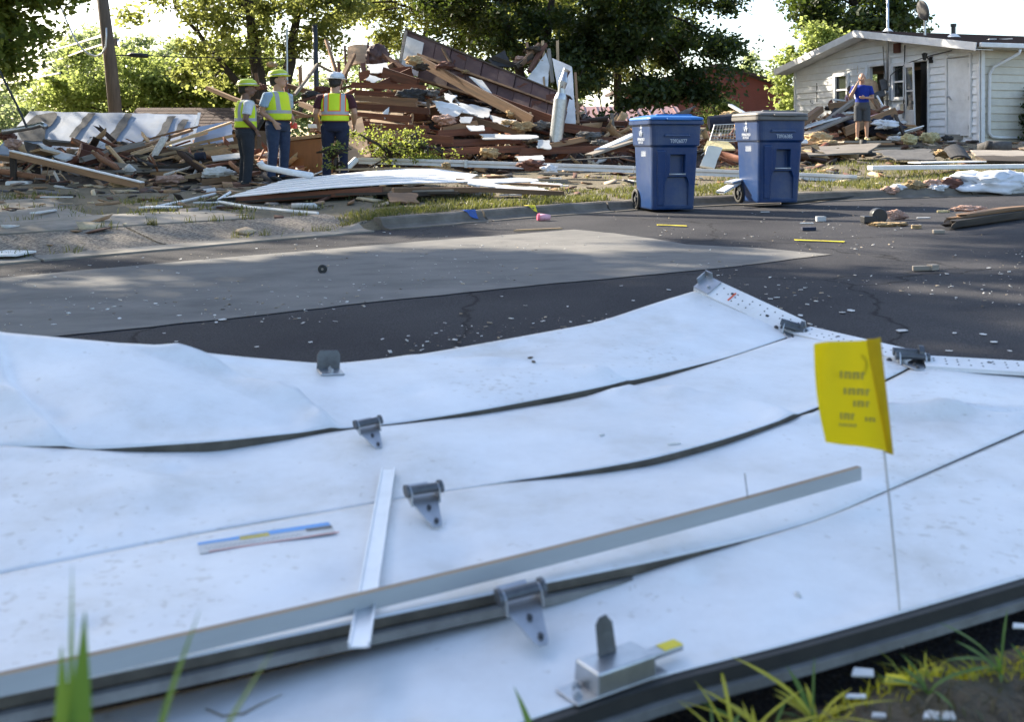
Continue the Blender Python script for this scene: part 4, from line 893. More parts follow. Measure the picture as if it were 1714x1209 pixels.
# ------------------------------------------------------------------ the white house
GH = 1.0
hs = empty('white_house', (11.9, 26.0, GH), math.atan2(.276, .961), label='single storey white lap-sided house with brown roof, damaged gable wall', cat='house')
HW, HLn, EV, RY, RZ = 8.7, 15.0, 2.30, 4.6, 3.06
def roofz(y): return EV + (RZ - EV) * (y / RY if y < RY else (HW - y) / (HW - RY))
ops = [(.376, 1.206, 0.03, 2.1, 'door'), (1.99, 2.845, 0.03, 2.1, 'storm'), (2.95, 3.5, 1.1, 2.08, 'win'), (3.86, 4.66, 0.95, 2.12, 'hole'), (5.68, 6.37, 1.02, 1.97, 'win')]
wall = obj('gable_wall', MB().prism([(0, -.6), (HW, -.6), (HW, EV), (RY, RZ), (0, EV)], 0, .1, 0, Matrix(((0, 0, 1, .03), (1, 0, 0, 0), (0, 1, 0, 0), (0, 0, 0, 1)))), MT['siding'], hs)
# cut openings through the wall slab
for i, (y0, y1, z0, z1, k) in enumerate(ops):
    cb = bpy.data.objects.new('cutter', MB().box((.08, (y0 + y1) / 2, (z0 + z1) / 2), (.6, y1 - y0 - .02, z1 - z0 - .02)).mesh('cutter'))
    md = wall.modifiers.new('o%d' % i, 'BOOLEAN'); COL.objects.link(cb); cb.parent = hs; md.object = cb; md.solver = 'EXACT'
dg = bpy.context.evaluated_depsgraph_get(); dg.update()
nm_ = bpy.data.meshes.new_from_object(wall.evaluated_get(dg)); wall.modifiers.clear(); wall.data = nm_
for o in [o for o in COL.objects if o.name.startswith('cutter')]: bpy.data.objects.remove(o)
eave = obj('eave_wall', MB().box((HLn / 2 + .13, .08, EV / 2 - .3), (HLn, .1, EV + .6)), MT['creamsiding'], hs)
obj('back_room', MB().box((3.1, HW / 2, .9), (.1, HW - .4, 2.6)).box((1.6, HW / 2, -.05), (3, HW - .3, .1)), MT['dark'], hs)  # near-black backing: the unlit inside is put into the colour
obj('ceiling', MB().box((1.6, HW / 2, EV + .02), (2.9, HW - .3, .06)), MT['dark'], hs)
sp = .2
def lapboard(y0, y1, z, par, eav=False, mat='siding', tilt=0):
    mb = MB()
    if eav:
        mb.add([(y0, .03, z + sp + .01), (y1, .03, z + sp + .01), (y1, .03, z), (y0, .03, z), (y0, .022, z + sp + .01), (y1, .022, z + sp + .01), (y1, -.014, z), (y0, -.014, z)], [(4, 5, 6, 7)[::-1], (7, 6, 2, 3)[::-1], (0, 1, 5, 4)[::-1], (0, 4, 7, 3)[::-1], (1, 2, 6, 5)[::-1]])
    else:
        zt0, zt1 = min(z + sp + .01, roofz(y0)), min(z + sp + .01, roofz(y1))
        mb.add([(.03, y0, zt0), (.03, y1, zt1), (.03, y1, z), (.03, y0, z), (.022, y0, zt0), (.022, y1, zt1), (-.014 - tilt, y1, z), (-.014, y0, z)], [(4, 5, 6, 7), (7, 6, 2, 3), (0, 1, 5, 4), (0, 4, 7, 3), (1, 2, 6, 5)])
    obj('siding_board', mb, MT[mat], par)
z = -.5; r_ = 0
while z < RZ - .05:
    lo, hi = 0.1, HW - .06
    if z > EV - .05:
        lo = max(lo, (z - EV) / (RZ - EV) * RY + .02); hi = min(hi, HW - (z - EV) / (RZ - EV) * (HW - RY) - .02)
    seg = [(lo, hi)]
    for (y0, y1, a, b, k) in ops:
        if z + sp > a - .02 and z < b + .02:
            ns = []
            for s0, s1 in seg:
                if y1 + .06 <= s0 or y0 - .06 >= s1: ns.append((s0, s1)); continue
                if y0 - .06 > s0: ns.append((s0, y0 - .06))
                if y1 + .06 < s1: ns.append((y1 + .06, s1))
            seg = ns
    for s0, s1 in seg:
        if s1 - s0 < .04: continue
        c = [s0]
        if s1 - s0 > 4: c.append(s0 + (s1 - s0) * (.35 + .3 * ((r_ * 37) % 10) / 10))
        c.append(s1)
        for q_ in range(len(c) - 1): lapboard(c[q_], c[q_ + 1] - .004, z, wall, tilt=(.012 if (r_ + q_) % 7 == 3 else 0))
    z += sp; r_ += 1
z = -.4
while z < EV - .02:
    c = [.02, 2.6 + (int(z * 10) % 3) * 1.1, 7.5, 12]
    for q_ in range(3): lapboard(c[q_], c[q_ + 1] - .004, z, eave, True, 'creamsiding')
    z += sp
obj('corner_board', MB().box((-.032, .045, EV / 2 - .25), (.03, .1, EV + .5)).box((.04, -.032, EV / 2 - .25), (.1, .03, EV + .5)), MT['white'], hs); obj('corner_board', MB().box((-.032, HW - .03, EV / 2 - .25), (.03, .08, EV + .5)), MT['white'], hs)
# roof
OV, OE = .5, .45
rf = empty('roof'); rf.parent = hs
def roofpt(x, y, dz=0):
    zz = EV + (RZ - EV) * (y / RY) if y <= RY else EV + (RZ - EV) * ((HW - y) / (HW - RY))
    return (x, y, zz + dz)
for (y0, y1) in ((-OE, RY), (RY, HW + OE)):
    mb = MB(); a = [roofpt(-OV, y0, .12), roofpt(HLn, y0, .12), roofpt(HLn, y1, .12), roofpt(-OV, y1, .12)]; b = [(p[0], p[1], p[2] - .09) for p in a]
    mb.add(a + b, [(0, 1, 2, 3), (7, 6, 5, 4), (0, 4, 5, 1), (1, 5, 6, 2), (2, 6, 7, 3), (3, 7, 4, 0)]); obj('roof_slope', mb, MT['shingle'], rf)
mb = MB()                                           # shingle courses, raised laps
k = 0; yy = -OE
while yy < RY - .1:
    a = roofpt(-OV - .01, yy, .132); b = roofpt(HLn, yy, .132); c = roofpt(HLn, yy + .16, .124); d = roofpt(-OV - .01, yy + .16, .124)
    mb.add([a, b, c, d, (a[0], a[1], a[2] - .014), (b[0], b[1], b[2] - .014)], [(0, 1, 2, 3), (4, 5, 1, 0)]); yy += .15
obj('shingle_course', mb, MT['shingle'], rf, kind='stuff')
for (ya, yb) in ((-OE, RY), (RY, HW + OE)):
    p, q_ = Vector(roofpt(-OV - .025, ya, .02)), Vector(roofpt(-OV - .025, yb, .02))
    obj('fascia', MB().beam(p, q_, .03, .2), MT['white'], rf); 
    obj('soffit', MB().beam(Vector(roofpt(-OV / 2, ya, -.055)), Vector(roofpt(-OV / 2, yb, -.055)), OV - .03, .02), MT['white'], rf)
obj('gutter', MB().box((HLn / 2 - .25, -OE - .06, EV - .02), (HLn + .4, .11, .12)), MT['white'], hs, bevel=.02)
obj('eave_soffit', MB().box((HLn / 2 - .25, -OE / 2, EV - .08), (HLn + .4, OE, .02)), MT['creamsiding'], hs)
dsp = [(.75, -OE - .06, EV - .1), (.75, -.48, EV - .2), (.32, -.10, EV - .52), (.22, -.07, EV - .7), (.2, -.07, .5), (.2, -.07, .1), (.28, -.07, .0), (.5, -.09, -.02), (1.5, -.1, -.03)]
obj('downspout', MB().tube(dsp, [.04] * 9, 8), MT['white'], hs, smooth=True)
# closed door
dd = empty('door'); dd.parent = hs
obj('door_leaf', MB().box((.0, .791, 1.05), (.05, .80, 2.04)), MT['white'], dd, bevel=.004)
obj('door_frame', MB().box((-.024, .345, 1.07), (.05, .06, 2.16)).box((-.024, 1.24, 1.07), (.05, .06, 2.16)).box((-.024, .79, 2.13), (.05, .83, .05)), MT['white'], dd)
obj('door_handle', MB().tube([(-.03, 1.11, 1.06), (-.08, 1.11, 1.06)], .022, 8).ell((-.09, 1.11, 1.06), (.03, .03, .03)).beam((-.07, 1.12, 1.08), (-.07, 1.0, .98), .02, .02), MT['galv'], dd)
for zz in (.25, 1.0, 1.85): obj('door_hinge', MB().box((-.03, .395, zz), (.02, .04, .1)), MT['galv'], dd)
# storm door, ajar and skewed
sd2 = empty('storm_door', (0, 0, 0)); sd2.parent = hs; sd2.location = (-.05, 2.84, .02); sd2.rotation_euler = (R(1.5), R(-2), R(-20))
obj('door_leaf', MB().box((0, -.05, 1.03), (.035, .09, 2.04)).box((0, -.72, 1.03), (.035, .09, 2.04)).box((0, -.385, 1.99), (.035, .60, .12)).box((0, -.385, .38), (.035, .60, .74)).box((0, -.385, 1.28), (.035, .60, .04)), MT['white'], sd2, bevel=.006)
for z0, z1 in ((.76, 1.25), (1.31, 1.92)): obj('pane', MB().box((0, -.385, (z0 + z1) / 2), (.008, .58, z1 - z0)), MT['glass'], sd2)
obj('door_handle', MB().box((-.04, -.70, .95), (.05, .03, .09)), MT['blackp'], sd2)
obj('kick_panel', MB().box((-.021, -.385, .38), (.006, .46, .54)), MT['white'], sd2, bevel=.003)
obj('doorway_trim', MB().box((-.024, 1.955, 1.07), (.05, .06, 2.16)).box((-.024, 2.88, 1.07), (.05, .06, 2.16)).box((-.024, 2.42, 2.13), (.05, .86, .05)), MT['white'], hs)
obj('inner_door', MB().box((.11, 2.2, 1.05), (.04, .45, 2.05)), MT['blackp'], hs)
# windows
for (y0, y1, z0, z1) in ((2.95, 3.5, 1.1, 2.08), (5.68, 6.37, 1.02, 1.97)):
    wi = empty('window'); wi.parent = hs
    fr = MB(); w_ = .055
    fr.box((-.025, y0, (z0 + z1) / 2), (.06, w_ * 2, z1 - z0 + .1)).box((-.025, y1, (z0 + z1) / 2), (.06, w_ * 2, z1 - z0 + .1)).box((-.025, (y0 + y1) / 2, z1 + .0), (.06, y1 - y0 - .11, w_ * 1.8)).box((-.025, (y0 + y1) / 2, z0), (.06, y1 - y0 - .11, w_ * 1.8)).box((-.005, (y0 + y1) / 2, (z0 + z1) / 2), (.04, y1 - y0 - .11, .05))
    obj('window_frame', fr, MT['white'], wi, bevel=.004)
    zc = (z0 + z1) / 2
    for a, b in ((z0 + .05, zc - .03), (zc + .03, z1 - .05)): obj('pane', MB().box((.03, (y0 + y1) / 2, (a + b) / 2), (.008, y1 - y0 - .11, b - a)), MT['glass'], wi)
    obj('curtain', MB().box((.12, (y0 + y1) / 2 , zc + .2), (.02, y1 - y0, (z1 - z0) * .55)), MT['drywall'], wi)
bw = empty('broken_window'); bw.parent = hs
obj('window_frame', MB().box((-.015, 3.84, 1.55), (.05, .06, 1.2)).box((-.015, 4.26, 2.14), (.05, .78, .06)), MT['white'], bw)
obj('torn_frame', MB().beam((-.05, 4.7, 2.1), (-.25, 4.5, 1.2), .06, .04), MT['white'], bw)
obj('hole_edge', MB().box((.06, 4.26, .98), (.05, .8, .08)), MT['wood_dark'], bw)
# services on the gable
obj('service_mast', MB().tube([(-.1, 3.62, .9), (-.1, 3.62, 3.0), (-.1, 3.62, 4.6)], .035, 10), MT['galv'], hs, smooth=True)
obj('mast_flashing', MB().tube([(-.1, 3.62, RZ - .16 + .15), (-.1, 3.62, RZ - .16 + .25)], [.16, .05], 12), MT['white'], hs)
mt_ = empty('meter_box'); mt_.parent = hs
obj('box', MB().box((-.06, 3.66, 1.25), (.12, .24, .36)), MT['galv'], mt_, bevel=.01); obj('dial', MB().tube([(-.12, 3.66, 1.3), (-.2, 3.66, 1.3)], .085, 14), MT['galv'], mt_, smooth=False)
obj('conduit', MB().tube([(-.05, 3.66, 1.07), (-.05, 3.66, 0.5)], .02, 8), MT['galv'], mt_)
obj('utility_box', MB().box((-.04, 3.02, .82), (.08, .14, .26)).tube([(-.03, 3.02, .7), (-.03, 3.02, .55)], .03, 8), MT['galv'], hs, bevel=.006)
obj('gable_vent', MB().box((-.04, 3.28, 2.55), (.1, .24, .28)), MT['rust'], hs, bevel=.02)
lt = empty('wall_lantern'); lt.parent = hs
obj('lantern_arm', MB().box((-.02, 1.86, 2.1), (.05, .1, .16)).beam((-.04, 1.86, 2.08), (-.16, 1.9, 2.2), .03, .03), MT['blackp'], lt)
obj('lantern_glass', MB().tube([(-.18, 1.92, 2.1), (-.18, 1.92, 2.26)], [.045, .085], 6), MT['glass'], lt); obj('lantern_cap', MB().tube([(-.18, 1.92, 2.26), (-.18, 1.92, 2.30)], [.1, .03], 6), MT['blackp'], lt)
cw = [(-.05, 1.0, 2.28), (-.05, 1.8, 2.22), (-.05, 2.7, 2.1), (-.05, 3.0, 2.02), (-.06, 3.4, 1.86), (-.06, 3.55, 1.78), (-.06, 3.57, 1.45)]
obj('loose_cable', MB().tube(cw, .014, 6), MT['blackp'], hs, smooth=True)
obj('loose_cable', MB().tube([(-.05, 2.92, 2.6), (-.05, 2.94, 1.9), (-.05, 2.93, 1.2), (-.05, 2.98, .95)], .018, 6), MT['blackp'], hs, smooth=True)
obj('loose_cable', MB().tube([(-.05, 3.9, 2.65), (-.06, 3.85, 2.2), (-.05, 3.8, 1.6), (-.05, 3.74, 1.42)], .012, 6), MT['blackp'], hs, smooth=True)
obj('wall_scar', MB().box((-.006, 7.4, 1.48), (.012, .03, .62)).box((-.006, 7.75, 1.2), (.01, .02, .08)).box((-.006, 7.66, 1.14), (.01, .05, .03)), MT['steel'], hs)
sdm = empty('satellite_dish'); sdm.parent = hs
obj('dish', MB().ell((0, 0, 0), (.30, .30, .07), 20, 8, rot=Matrix.Rotation(R(75), 3, 'Y') @ Matrix.Rotation(R(10), 3, 'X')), MT['greyfelt'], sdm, smooth=True); sdm.location = (.3, 2.6, 3.55)
obj('dish_mast', MB().tube([(.05, 0, -.05), (.08, .02, -.45), (.08, .02, -.85)], .03, 8), MT['galv'], sdm)
obj('dish_arm', MB().tube([(-.02, 0, -.25), (-.3, 0, -.1)], .015, 6), MT['galv'], sdm)
obj('roof_vent', MB().tube([(.9, 2.1, 2.6), (.9, 2.1, 3.12)], .06, 10).tube([(.9, 2.1, 3.06), (.9, 2.1, 3.14)], .08, 10), MT['blackp'], hs)
obj('roof_vent_flashing', MB().tube([(.9, 2.1, 2.76), (.9, 2.1, 2.86)], [.2, .08], 12), MT['white'], hs)
for x, y in ((2.2, 1.6), (4.6, 2.4), (3.4, .6), (5.6, 1.0), (2.6, .2), (6.5, 2.2), (4.2, 1.3), (1.2, 1.0)):
    p = roofpt(x, y, .14); obj('roof_scrap', MB().box(p, (random.uniform(.1, .35), random.uniform(.06, .2), .03), Matrix.Rotation(random.uniform(0, 3), 3, 'Z')), MT['chip'], rf)
obj('roof_stub', MB().tube([(4.5, 3.4, 2.9), (4.5, 3.4, 3.4)], .025, 8), MT['galv'], hs)
# beam along the wall foot
a = hs.matrix_basis @ Vector((-.35, 1.0, .06)); b = hs.matrix_basis @ Vector((2.6, -.5, .02))
hsm = Matrix.Translation((11.9, 26, GH)) @ Matrix.Rotation(math.atan2(.276, .961), 4, 'Z')
a = hsm @ Vector((-.3, .95, .0)); b = hsm @ Vector((2.3, -.55, .0))
obj('landscape_timber', MB().box((0, 0, 0), ((b - a).length, .14, .14)), MT['wood_grey'], mw=frame(a, b), label='weathered landscape timber at the foot of the white house', cat='timber')
# round evergreen at the right edge
tree('evergreen_shrub', 'dark clipped evergreen shrub at the right edge beside the house', (13.55, 26.1, gz(13.55, 26.1)), [((13.55, 26.1, 1.55), (.5, .5, .75)), ((13.55, 26.1, 1.1), (.6, .6, .6))], MT['lf_dark'], 9000, 0.09, [([(13.55, 26.1, .6), (13.55, 26.1, 1.8)], .04)], .16, 130, 10, cat='shrub', hollow=.3)

# ------------------------------------------------------------------ neighbouring houses
rb = P(1205, 215, 50); rb.z = tz(rb.x, rb.y) - .3
rh = empty('red_house', rb, label='red lap-sided house beyond the street trees', cat='house')
def lapwall(mb, pts_fn, x0, x1, z0, z1, step):
    z = z0
    while z < z1:
        l0, l1 = pts_fn(z); l2, l3 = pts_fn(min(z + step, z1))
        if l1 - l0 > .05: mb.add([(l0, -.02, z), (l1, -.02, z), (l3, .0, min(z + step, z1)), (l2, .0, min(z + step, z1)), (l0, .02, z), (l1, .02, z)], [(0, 1, 2, 3), (4, 5, 1, 0)])
        z += step
pk = 110; sc_ = F / 50
Lx, Rx = -4.6, 3.45; pz = (240 - 112) / sc_ + H - rb.z; ez = (240 - 152) / sc_ + H - rb.z
fn = lambda z: (Lx, Rx) if z <= ez else (Lx * (pz - z) / (pz - ez), Rx * (pz - z) / (pz - ez))
mb = MB(); lapwall(mb, fn, Lx, Rx, 0, pz, .16); mb.prism([(Lx, 0), (Rx, 0), (Rx, ez), (0, pz), (Lx, ez)], 0.03, .2, 0, Matrix(((1, 0, 0, 0), (0, 0, 1, 0), (0, 1, 0, 0), (0, 0, 0, 1))))
obj('wall', mb, MT['redwall'], rh)
for a, b in (((0, pz), (Rx + .5, ez - .12)), ((0, pz), (Lx - .5, ez - .12))):
    obj('roof', MB().beam((a[0], 2.6, a[1] + .12), (b[0], 2.6, b[1] + .12), 6.0, .14), MT['shingle'], rh)
pb = P(1010, 225, 42); pb.z = tz(pb.x, pb.y) - .3
ph = empty('pale_house', pb, label='low pale house with reddish metal roof behind the rubble', cat='house')
sc_ = F / 42; zt = (240 - 205) / sc_ + H - pb.z
obj('wall', MB().box((.3, 1.6, zt / 2), (6, 3, zt)), MT['creamsiding'], ph)
mb = MB().add([(-3, -.2, zt), (3.4, -.2, zt), (3.4, 2.4, zt + .75), (-3, 2.4, zt + .75)], [(0, 1, 2, 3)]); rfo = obj('roof', mb, MT['pinkroof'], ph)
sm = rfo.modifiers.new('t', 'SOLIDIFY'); sm.thickness = .08
mb = MB()
for k in range(12): mb.beam((-2.9 + k * .55, -.2, zt + .05), (-2.9 + k * .55, 2.4, zt + .8), .03, .03)
obj('roof_rib', mb, MT['pinkroof'], ph, kind='stuff')
obj('window', MB().box((1.6, .08, zt * .6), (.7, .04, .6)), MT['glass'], ph)
s0 = P(300, 225, 27); s0.z = tz(s0.x, s0.y) - .1
sh = empty('brown_shed', s0, label='low shed with brown shingled roof behind the blue wall', cat='shed')
sc_ = F / 27; zt = (240 - 218) / sc_ + H - s0.z; zp = (240 - 178) / sc_ + H - s0.z
obj('wall', MB().box((.3, 1.3, zt / 2), (3.4, 2.2, zt)), MT['wood_mid'], sh)
for r_ in range(7):
    y0 = -.05 + r_ * .2; z0 = zt + (zp - zt) * r_ / 7
    x = -1.6
    while x < 2.0:
        w_ = min(.33, 2.05 - x)
        obj('shingle', MB().add([(x, y0, z0 + .02), (x + w_ - .01, y0, z0 + .02), (x + w_ - .01, y0 + .21, z0 + (zp - zt) / 7 + .015), (x, y0 + .21, z0 + (zp - zt) / 7 + .015), (x, y0, z0), (x + w_ - .01, y0, z0)], [(0, 1, 2, 3), (4, 5, 1, 0)]), MT['shingle'], sh); x += .33
obj('roof_deck', MB().add([(-1.65, -.06, zt - .03), (2.1, -.06, zt - .03), (2.1, 1.4, zp - .03), (-1.65, 1.4, zp - .03), (2.1, 2.8, zt), (-1.65, 2.8, zt)], [(0, 1, 2, 3), (3, 2, 4, 5)]), MT['wood_dark'], sh)

# ------------------------------------------------------------------ recycling bins
def rrect(w, d, r_, n=5):
    o = []
    for cx_, cy_, a0 in ((w / 2 - r_, d / 2 - r_, 0), (-w / 2 + r_, d / 2 - r_, PI / 2), (-w / 2 + r_, -d / 2 + r_, PI), (w / 2 - r_, -d / 2 + r_, 1.5 * PI)):
        for k in range(n + 1):
            a = a0 + PI / 2 * k / n; o.append((cx_ + r_ * math.cos(a), cy_ + r_ * math.sin(a)))
    return o
def loft(rings, cap=(True, True)):
    mb = MB(); n = len(rings[0]); vs_ = [p for r_ in rings for p in r_]; fs = []
    for i in range(len(rings) - 1):
        for k in range(n): a = i * n + k; b = i * n + (k + 1) % n; fs.append((a, b, b + n, a + n))
    if cap[0]: fs.append(tuple(range(n))[::-1])
    if cap[1]: fs.append(tuple((len(rings) - 1) * n + k for k in range(n)))
    return mb.add(vs_, fs)
def textmesh(s, size, nm):
    cu = bpy.data.curves.new(nm, 'FONT'); cu.body = s; cu.size = size; cu.align_x = 'CENTER'; cu.align_y = 'CENTER'; cu.extrude = 0.0008
    o = bpy.data.objects.new('tmp_text', cu); COL.objects.link(o)
    dg = bpy.context.evaluated_depsgraph_get(); dg.update()
    me = bpy.data.meshes.new_from_object(o.evaluated_get(dg)); bpy.data.objects.remove(o); me.name = nm
    return me
def make_bin(loc, rz, lidmat, num, label):
    b = empty('recycling_bin', loc, rz, label=label, cat='recycling bin', group='recycling bins at the kerb')
    def ring(z, w, d, r_, yo=0): return [(x, y + yo, z) for x, y in rrect(w, d, r_)]
    rings = [ring(.03, .53, .56, .05, .02), ring(.05, .545, .575, .06, .02), ring(.66, .59, .66, .07, .0), ring(.735, .595, .67, .07, .0), ring(.755, .635, .715, .08, -.005), ring(.98, .655, .74, .08, 0), ring(1.0, .66, .75, .08, 0)]
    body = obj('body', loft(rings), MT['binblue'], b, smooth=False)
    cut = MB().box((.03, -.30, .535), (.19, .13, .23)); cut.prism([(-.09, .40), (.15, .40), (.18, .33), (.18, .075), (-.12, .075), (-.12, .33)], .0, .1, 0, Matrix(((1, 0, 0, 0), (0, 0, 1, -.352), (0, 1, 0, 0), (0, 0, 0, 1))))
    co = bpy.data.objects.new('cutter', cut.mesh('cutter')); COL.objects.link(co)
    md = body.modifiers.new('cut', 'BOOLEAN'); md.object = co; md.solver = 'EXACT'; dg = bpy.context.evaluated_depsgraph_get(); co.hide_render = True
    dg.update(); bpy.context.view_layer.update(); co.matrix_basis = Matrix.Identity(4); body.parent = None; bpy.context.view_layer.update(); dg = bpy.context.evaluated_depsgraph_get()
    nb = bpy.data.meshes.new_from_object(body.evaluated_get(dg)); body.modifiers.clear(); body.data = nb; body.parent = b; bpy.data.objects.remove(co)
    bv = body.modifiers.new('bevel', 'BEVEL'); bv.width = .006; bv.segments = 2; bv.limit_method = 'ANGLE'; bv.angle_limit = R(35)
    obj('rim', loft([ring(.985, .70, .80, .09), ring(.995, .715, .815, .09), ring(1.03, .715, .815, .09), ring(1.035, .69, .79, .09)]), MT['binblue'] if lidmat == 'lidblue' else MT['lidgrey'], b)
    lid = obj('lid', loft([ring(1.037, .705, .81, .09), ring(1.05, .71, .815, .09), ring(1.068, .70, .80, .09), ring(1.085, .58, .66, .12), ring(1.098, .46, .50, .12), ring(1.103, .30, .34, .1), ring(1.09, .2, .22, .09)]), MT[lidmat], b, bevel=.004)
    obj('lid_ridge', loft([ring(1.084, .50, .07, .03, -.26), ring(1.106, .44, .05, .02, -.26)]), MT[lidmat], lid, bevel=.004)
    obj('lid_lip', MB().box((0, -.415, 1.045), (.30, .05, .022)), MT[lidmat], lid, bevel=.005)
    fy = lambda z: .02 - .2875 - (z - .05) / .61 * .0625
    tl = math.atan2(fy(.66) - fy(.05), .61)
    # front mouldings, proud of the face
    def onf(z): return fy(z)
    for sx in (-1,):
        mb = MB(); a = [(sx * .13, onf(.70), .70), (sx * .245, onf(.70), .70), (sx * .215, onf(.08) - .002, .08), (sx * .14, onf(.08) - .002, .08), (sx * .14, onf(.34), .34), (sx * .115, onf(.41), .41)]
        c = [(p[0] * (.97 if abs(p[0]) > .2 else 1.05), p[1] - .014, p[2] - (.012 if p[2] > .6 else 0)) for p in a]; n = len(a)
        mb.add(a + c, [tuple(range(n, 2 * n)) if sx < 0 else tuple(range(n, 2 * n))[::-1]] + [((i, (i + 1) % n, n + (i + 1) % n, n + i) if sx < 0 else (n + i, n + (i + 1) % n, (i + 1) % n, i)) for i in range(n)])
        obj('front_panel', mb, MT['binblue'], body, bevel=.005)
    obj('grab_bar', MB().tube([(-.075, onf(.44) + .004, .43), (.135, onf(.44) + .004, .43)], .011, 8), MT['galv'], body, smooth=True)
    obj('front_ledge', MB().box((0, -.372, .865), (.34, .03, .03), taper=.9), MT['binblue'], body, bevel=.008)
    m = Matrix.Translation((.02, -.3685, .745 + .055)) @ Matrix.Rotation(R(90), 4, 'X')
    o = obj('serial_number', textmesh(num, .062, 'serial_number'), MT['print'], body); o.matrix_basis = m @ Matrix.Scale(.85, 4, (1, 0, 0))
    # side print: emblem and two lines
    sx = -.3265; ms = Matrix(((0, 0, -1, sx), (-1, 0, 0, -.02), (0, 1, 0, 0), (0, 0, 0, 1)))
    e = MB()
    for k, (w_, z_) in enumerate(((.03, .945), (.075, .915), (.06, .885), (.035, .86))):
        pass
    for a_ in range(3):
        an = PI / 2 + a_ * 2 * PI / 3
        e.tube([(.05 * math.cos(an + t) * .8, .05 * math.sin(an + t), 0) for t in (-.75, -.35, .05, .45)], .009, 6)
    e.ell((0, .07, 0), (.016, .022, .004)); e.ell((0, -.0, 0), (.014, .03, .004))
    o = obj('side_emblem', e, MT['print'], body); o.matrix_basis = ms @ Matrix.Translation((0, .905, 0))
    o = obj('side_lettering', textmesh('SPRINGFIELD', .045, 'side_lettering'), MT['print'], body); o.matrix_basis = ms @ Matrix.Translation((0, .82, 0)) @ Matrix.Scale(.95, 4, (1, 0, 0))
    o = obj('side_lettering', textmesh('RECYCLES', .036, 'side_lettering'), MT['print'], body); o.matrix_basis = ms @ Matrix.Translation((0, .785, 0.004))
    lb = MB()
    for k in range(4):
        lb.box((0, .715 - k * .024, 0), (.16, .0045, .001))
        for q_ in range(9): lb.box((-.07 + q_ * .0175, .715 - .012 - k * .024, 0), (.006, .012, .001))
    o = obj('side_label', lb, MT['print'], body, kind='stuff'); o.matrix_basis = Matrix.Translation((.031, 0, 0)) @ ms
    obj('axle', MB().tube([(-.29, .27, .125), (.29, .27, .125)], .012, 8), MT['galv'], b)
    for s_ in (-1, 1):
        w_ = empty('wheel', (s_ * .275, .27, .125)); w_.parent = b
        def wr(x, r_): return [(x, r_ * math.cos(2 * PI * k / 24), r_ * math.sin(2 * PI * k / 24)) for k in range(24)]
        obj('tyre', loft([wr(-.025, .09), wr(-.03, .115), wr(-.02, .125), wr(.02, .125), wr(.03, .115), wr(.025, .09)], (False, False)), MT['rubber'], w_, smooth=True)
        rm = MB()
        for k in range(6):
            a_ = k * PI / 3; rm.beam((0, .02 * math.cos(a_), .02 * math.sin(a_)), (0, .095 * math.cos(a_), .095 * math.sin(a_)), .018, .014, up=(1, 0, 0))
        rm.tube([(-.028, 0, 0), (.028, 0, 0)], .03, 12); obj('rim', rm, MT['steel'], w_)
    obj('handle', MB().tube([(-.22, .40, 1.02), (-.2, .45, 1.03), (.2, .45, 1.03), (.22, .40, 1.02)], .014, 8), MT['binblue'], b, smooth=True)
    b.scale = (1.0, 1.0, 1.07)
    return b
g = G(1114, 356); make_bin((g.x + .05, g.y + .33, g.z), R(13), 'lidblue', 'T0926077', 'blue recycling bin with the bright blue lid')
g2 = Vector(((1289 - CX) / F * 12.75, 12.75, 0)); g2.z = H - (342 - HY) / F * 12.45 + 0
make_bin((g2.x + .05, g2.y + .25, float(zr(g2.x)) + .03), R(13), 'lidgrey', 'T0936385', 'blue recycling bin with the faded dark lid, nearer the white house')

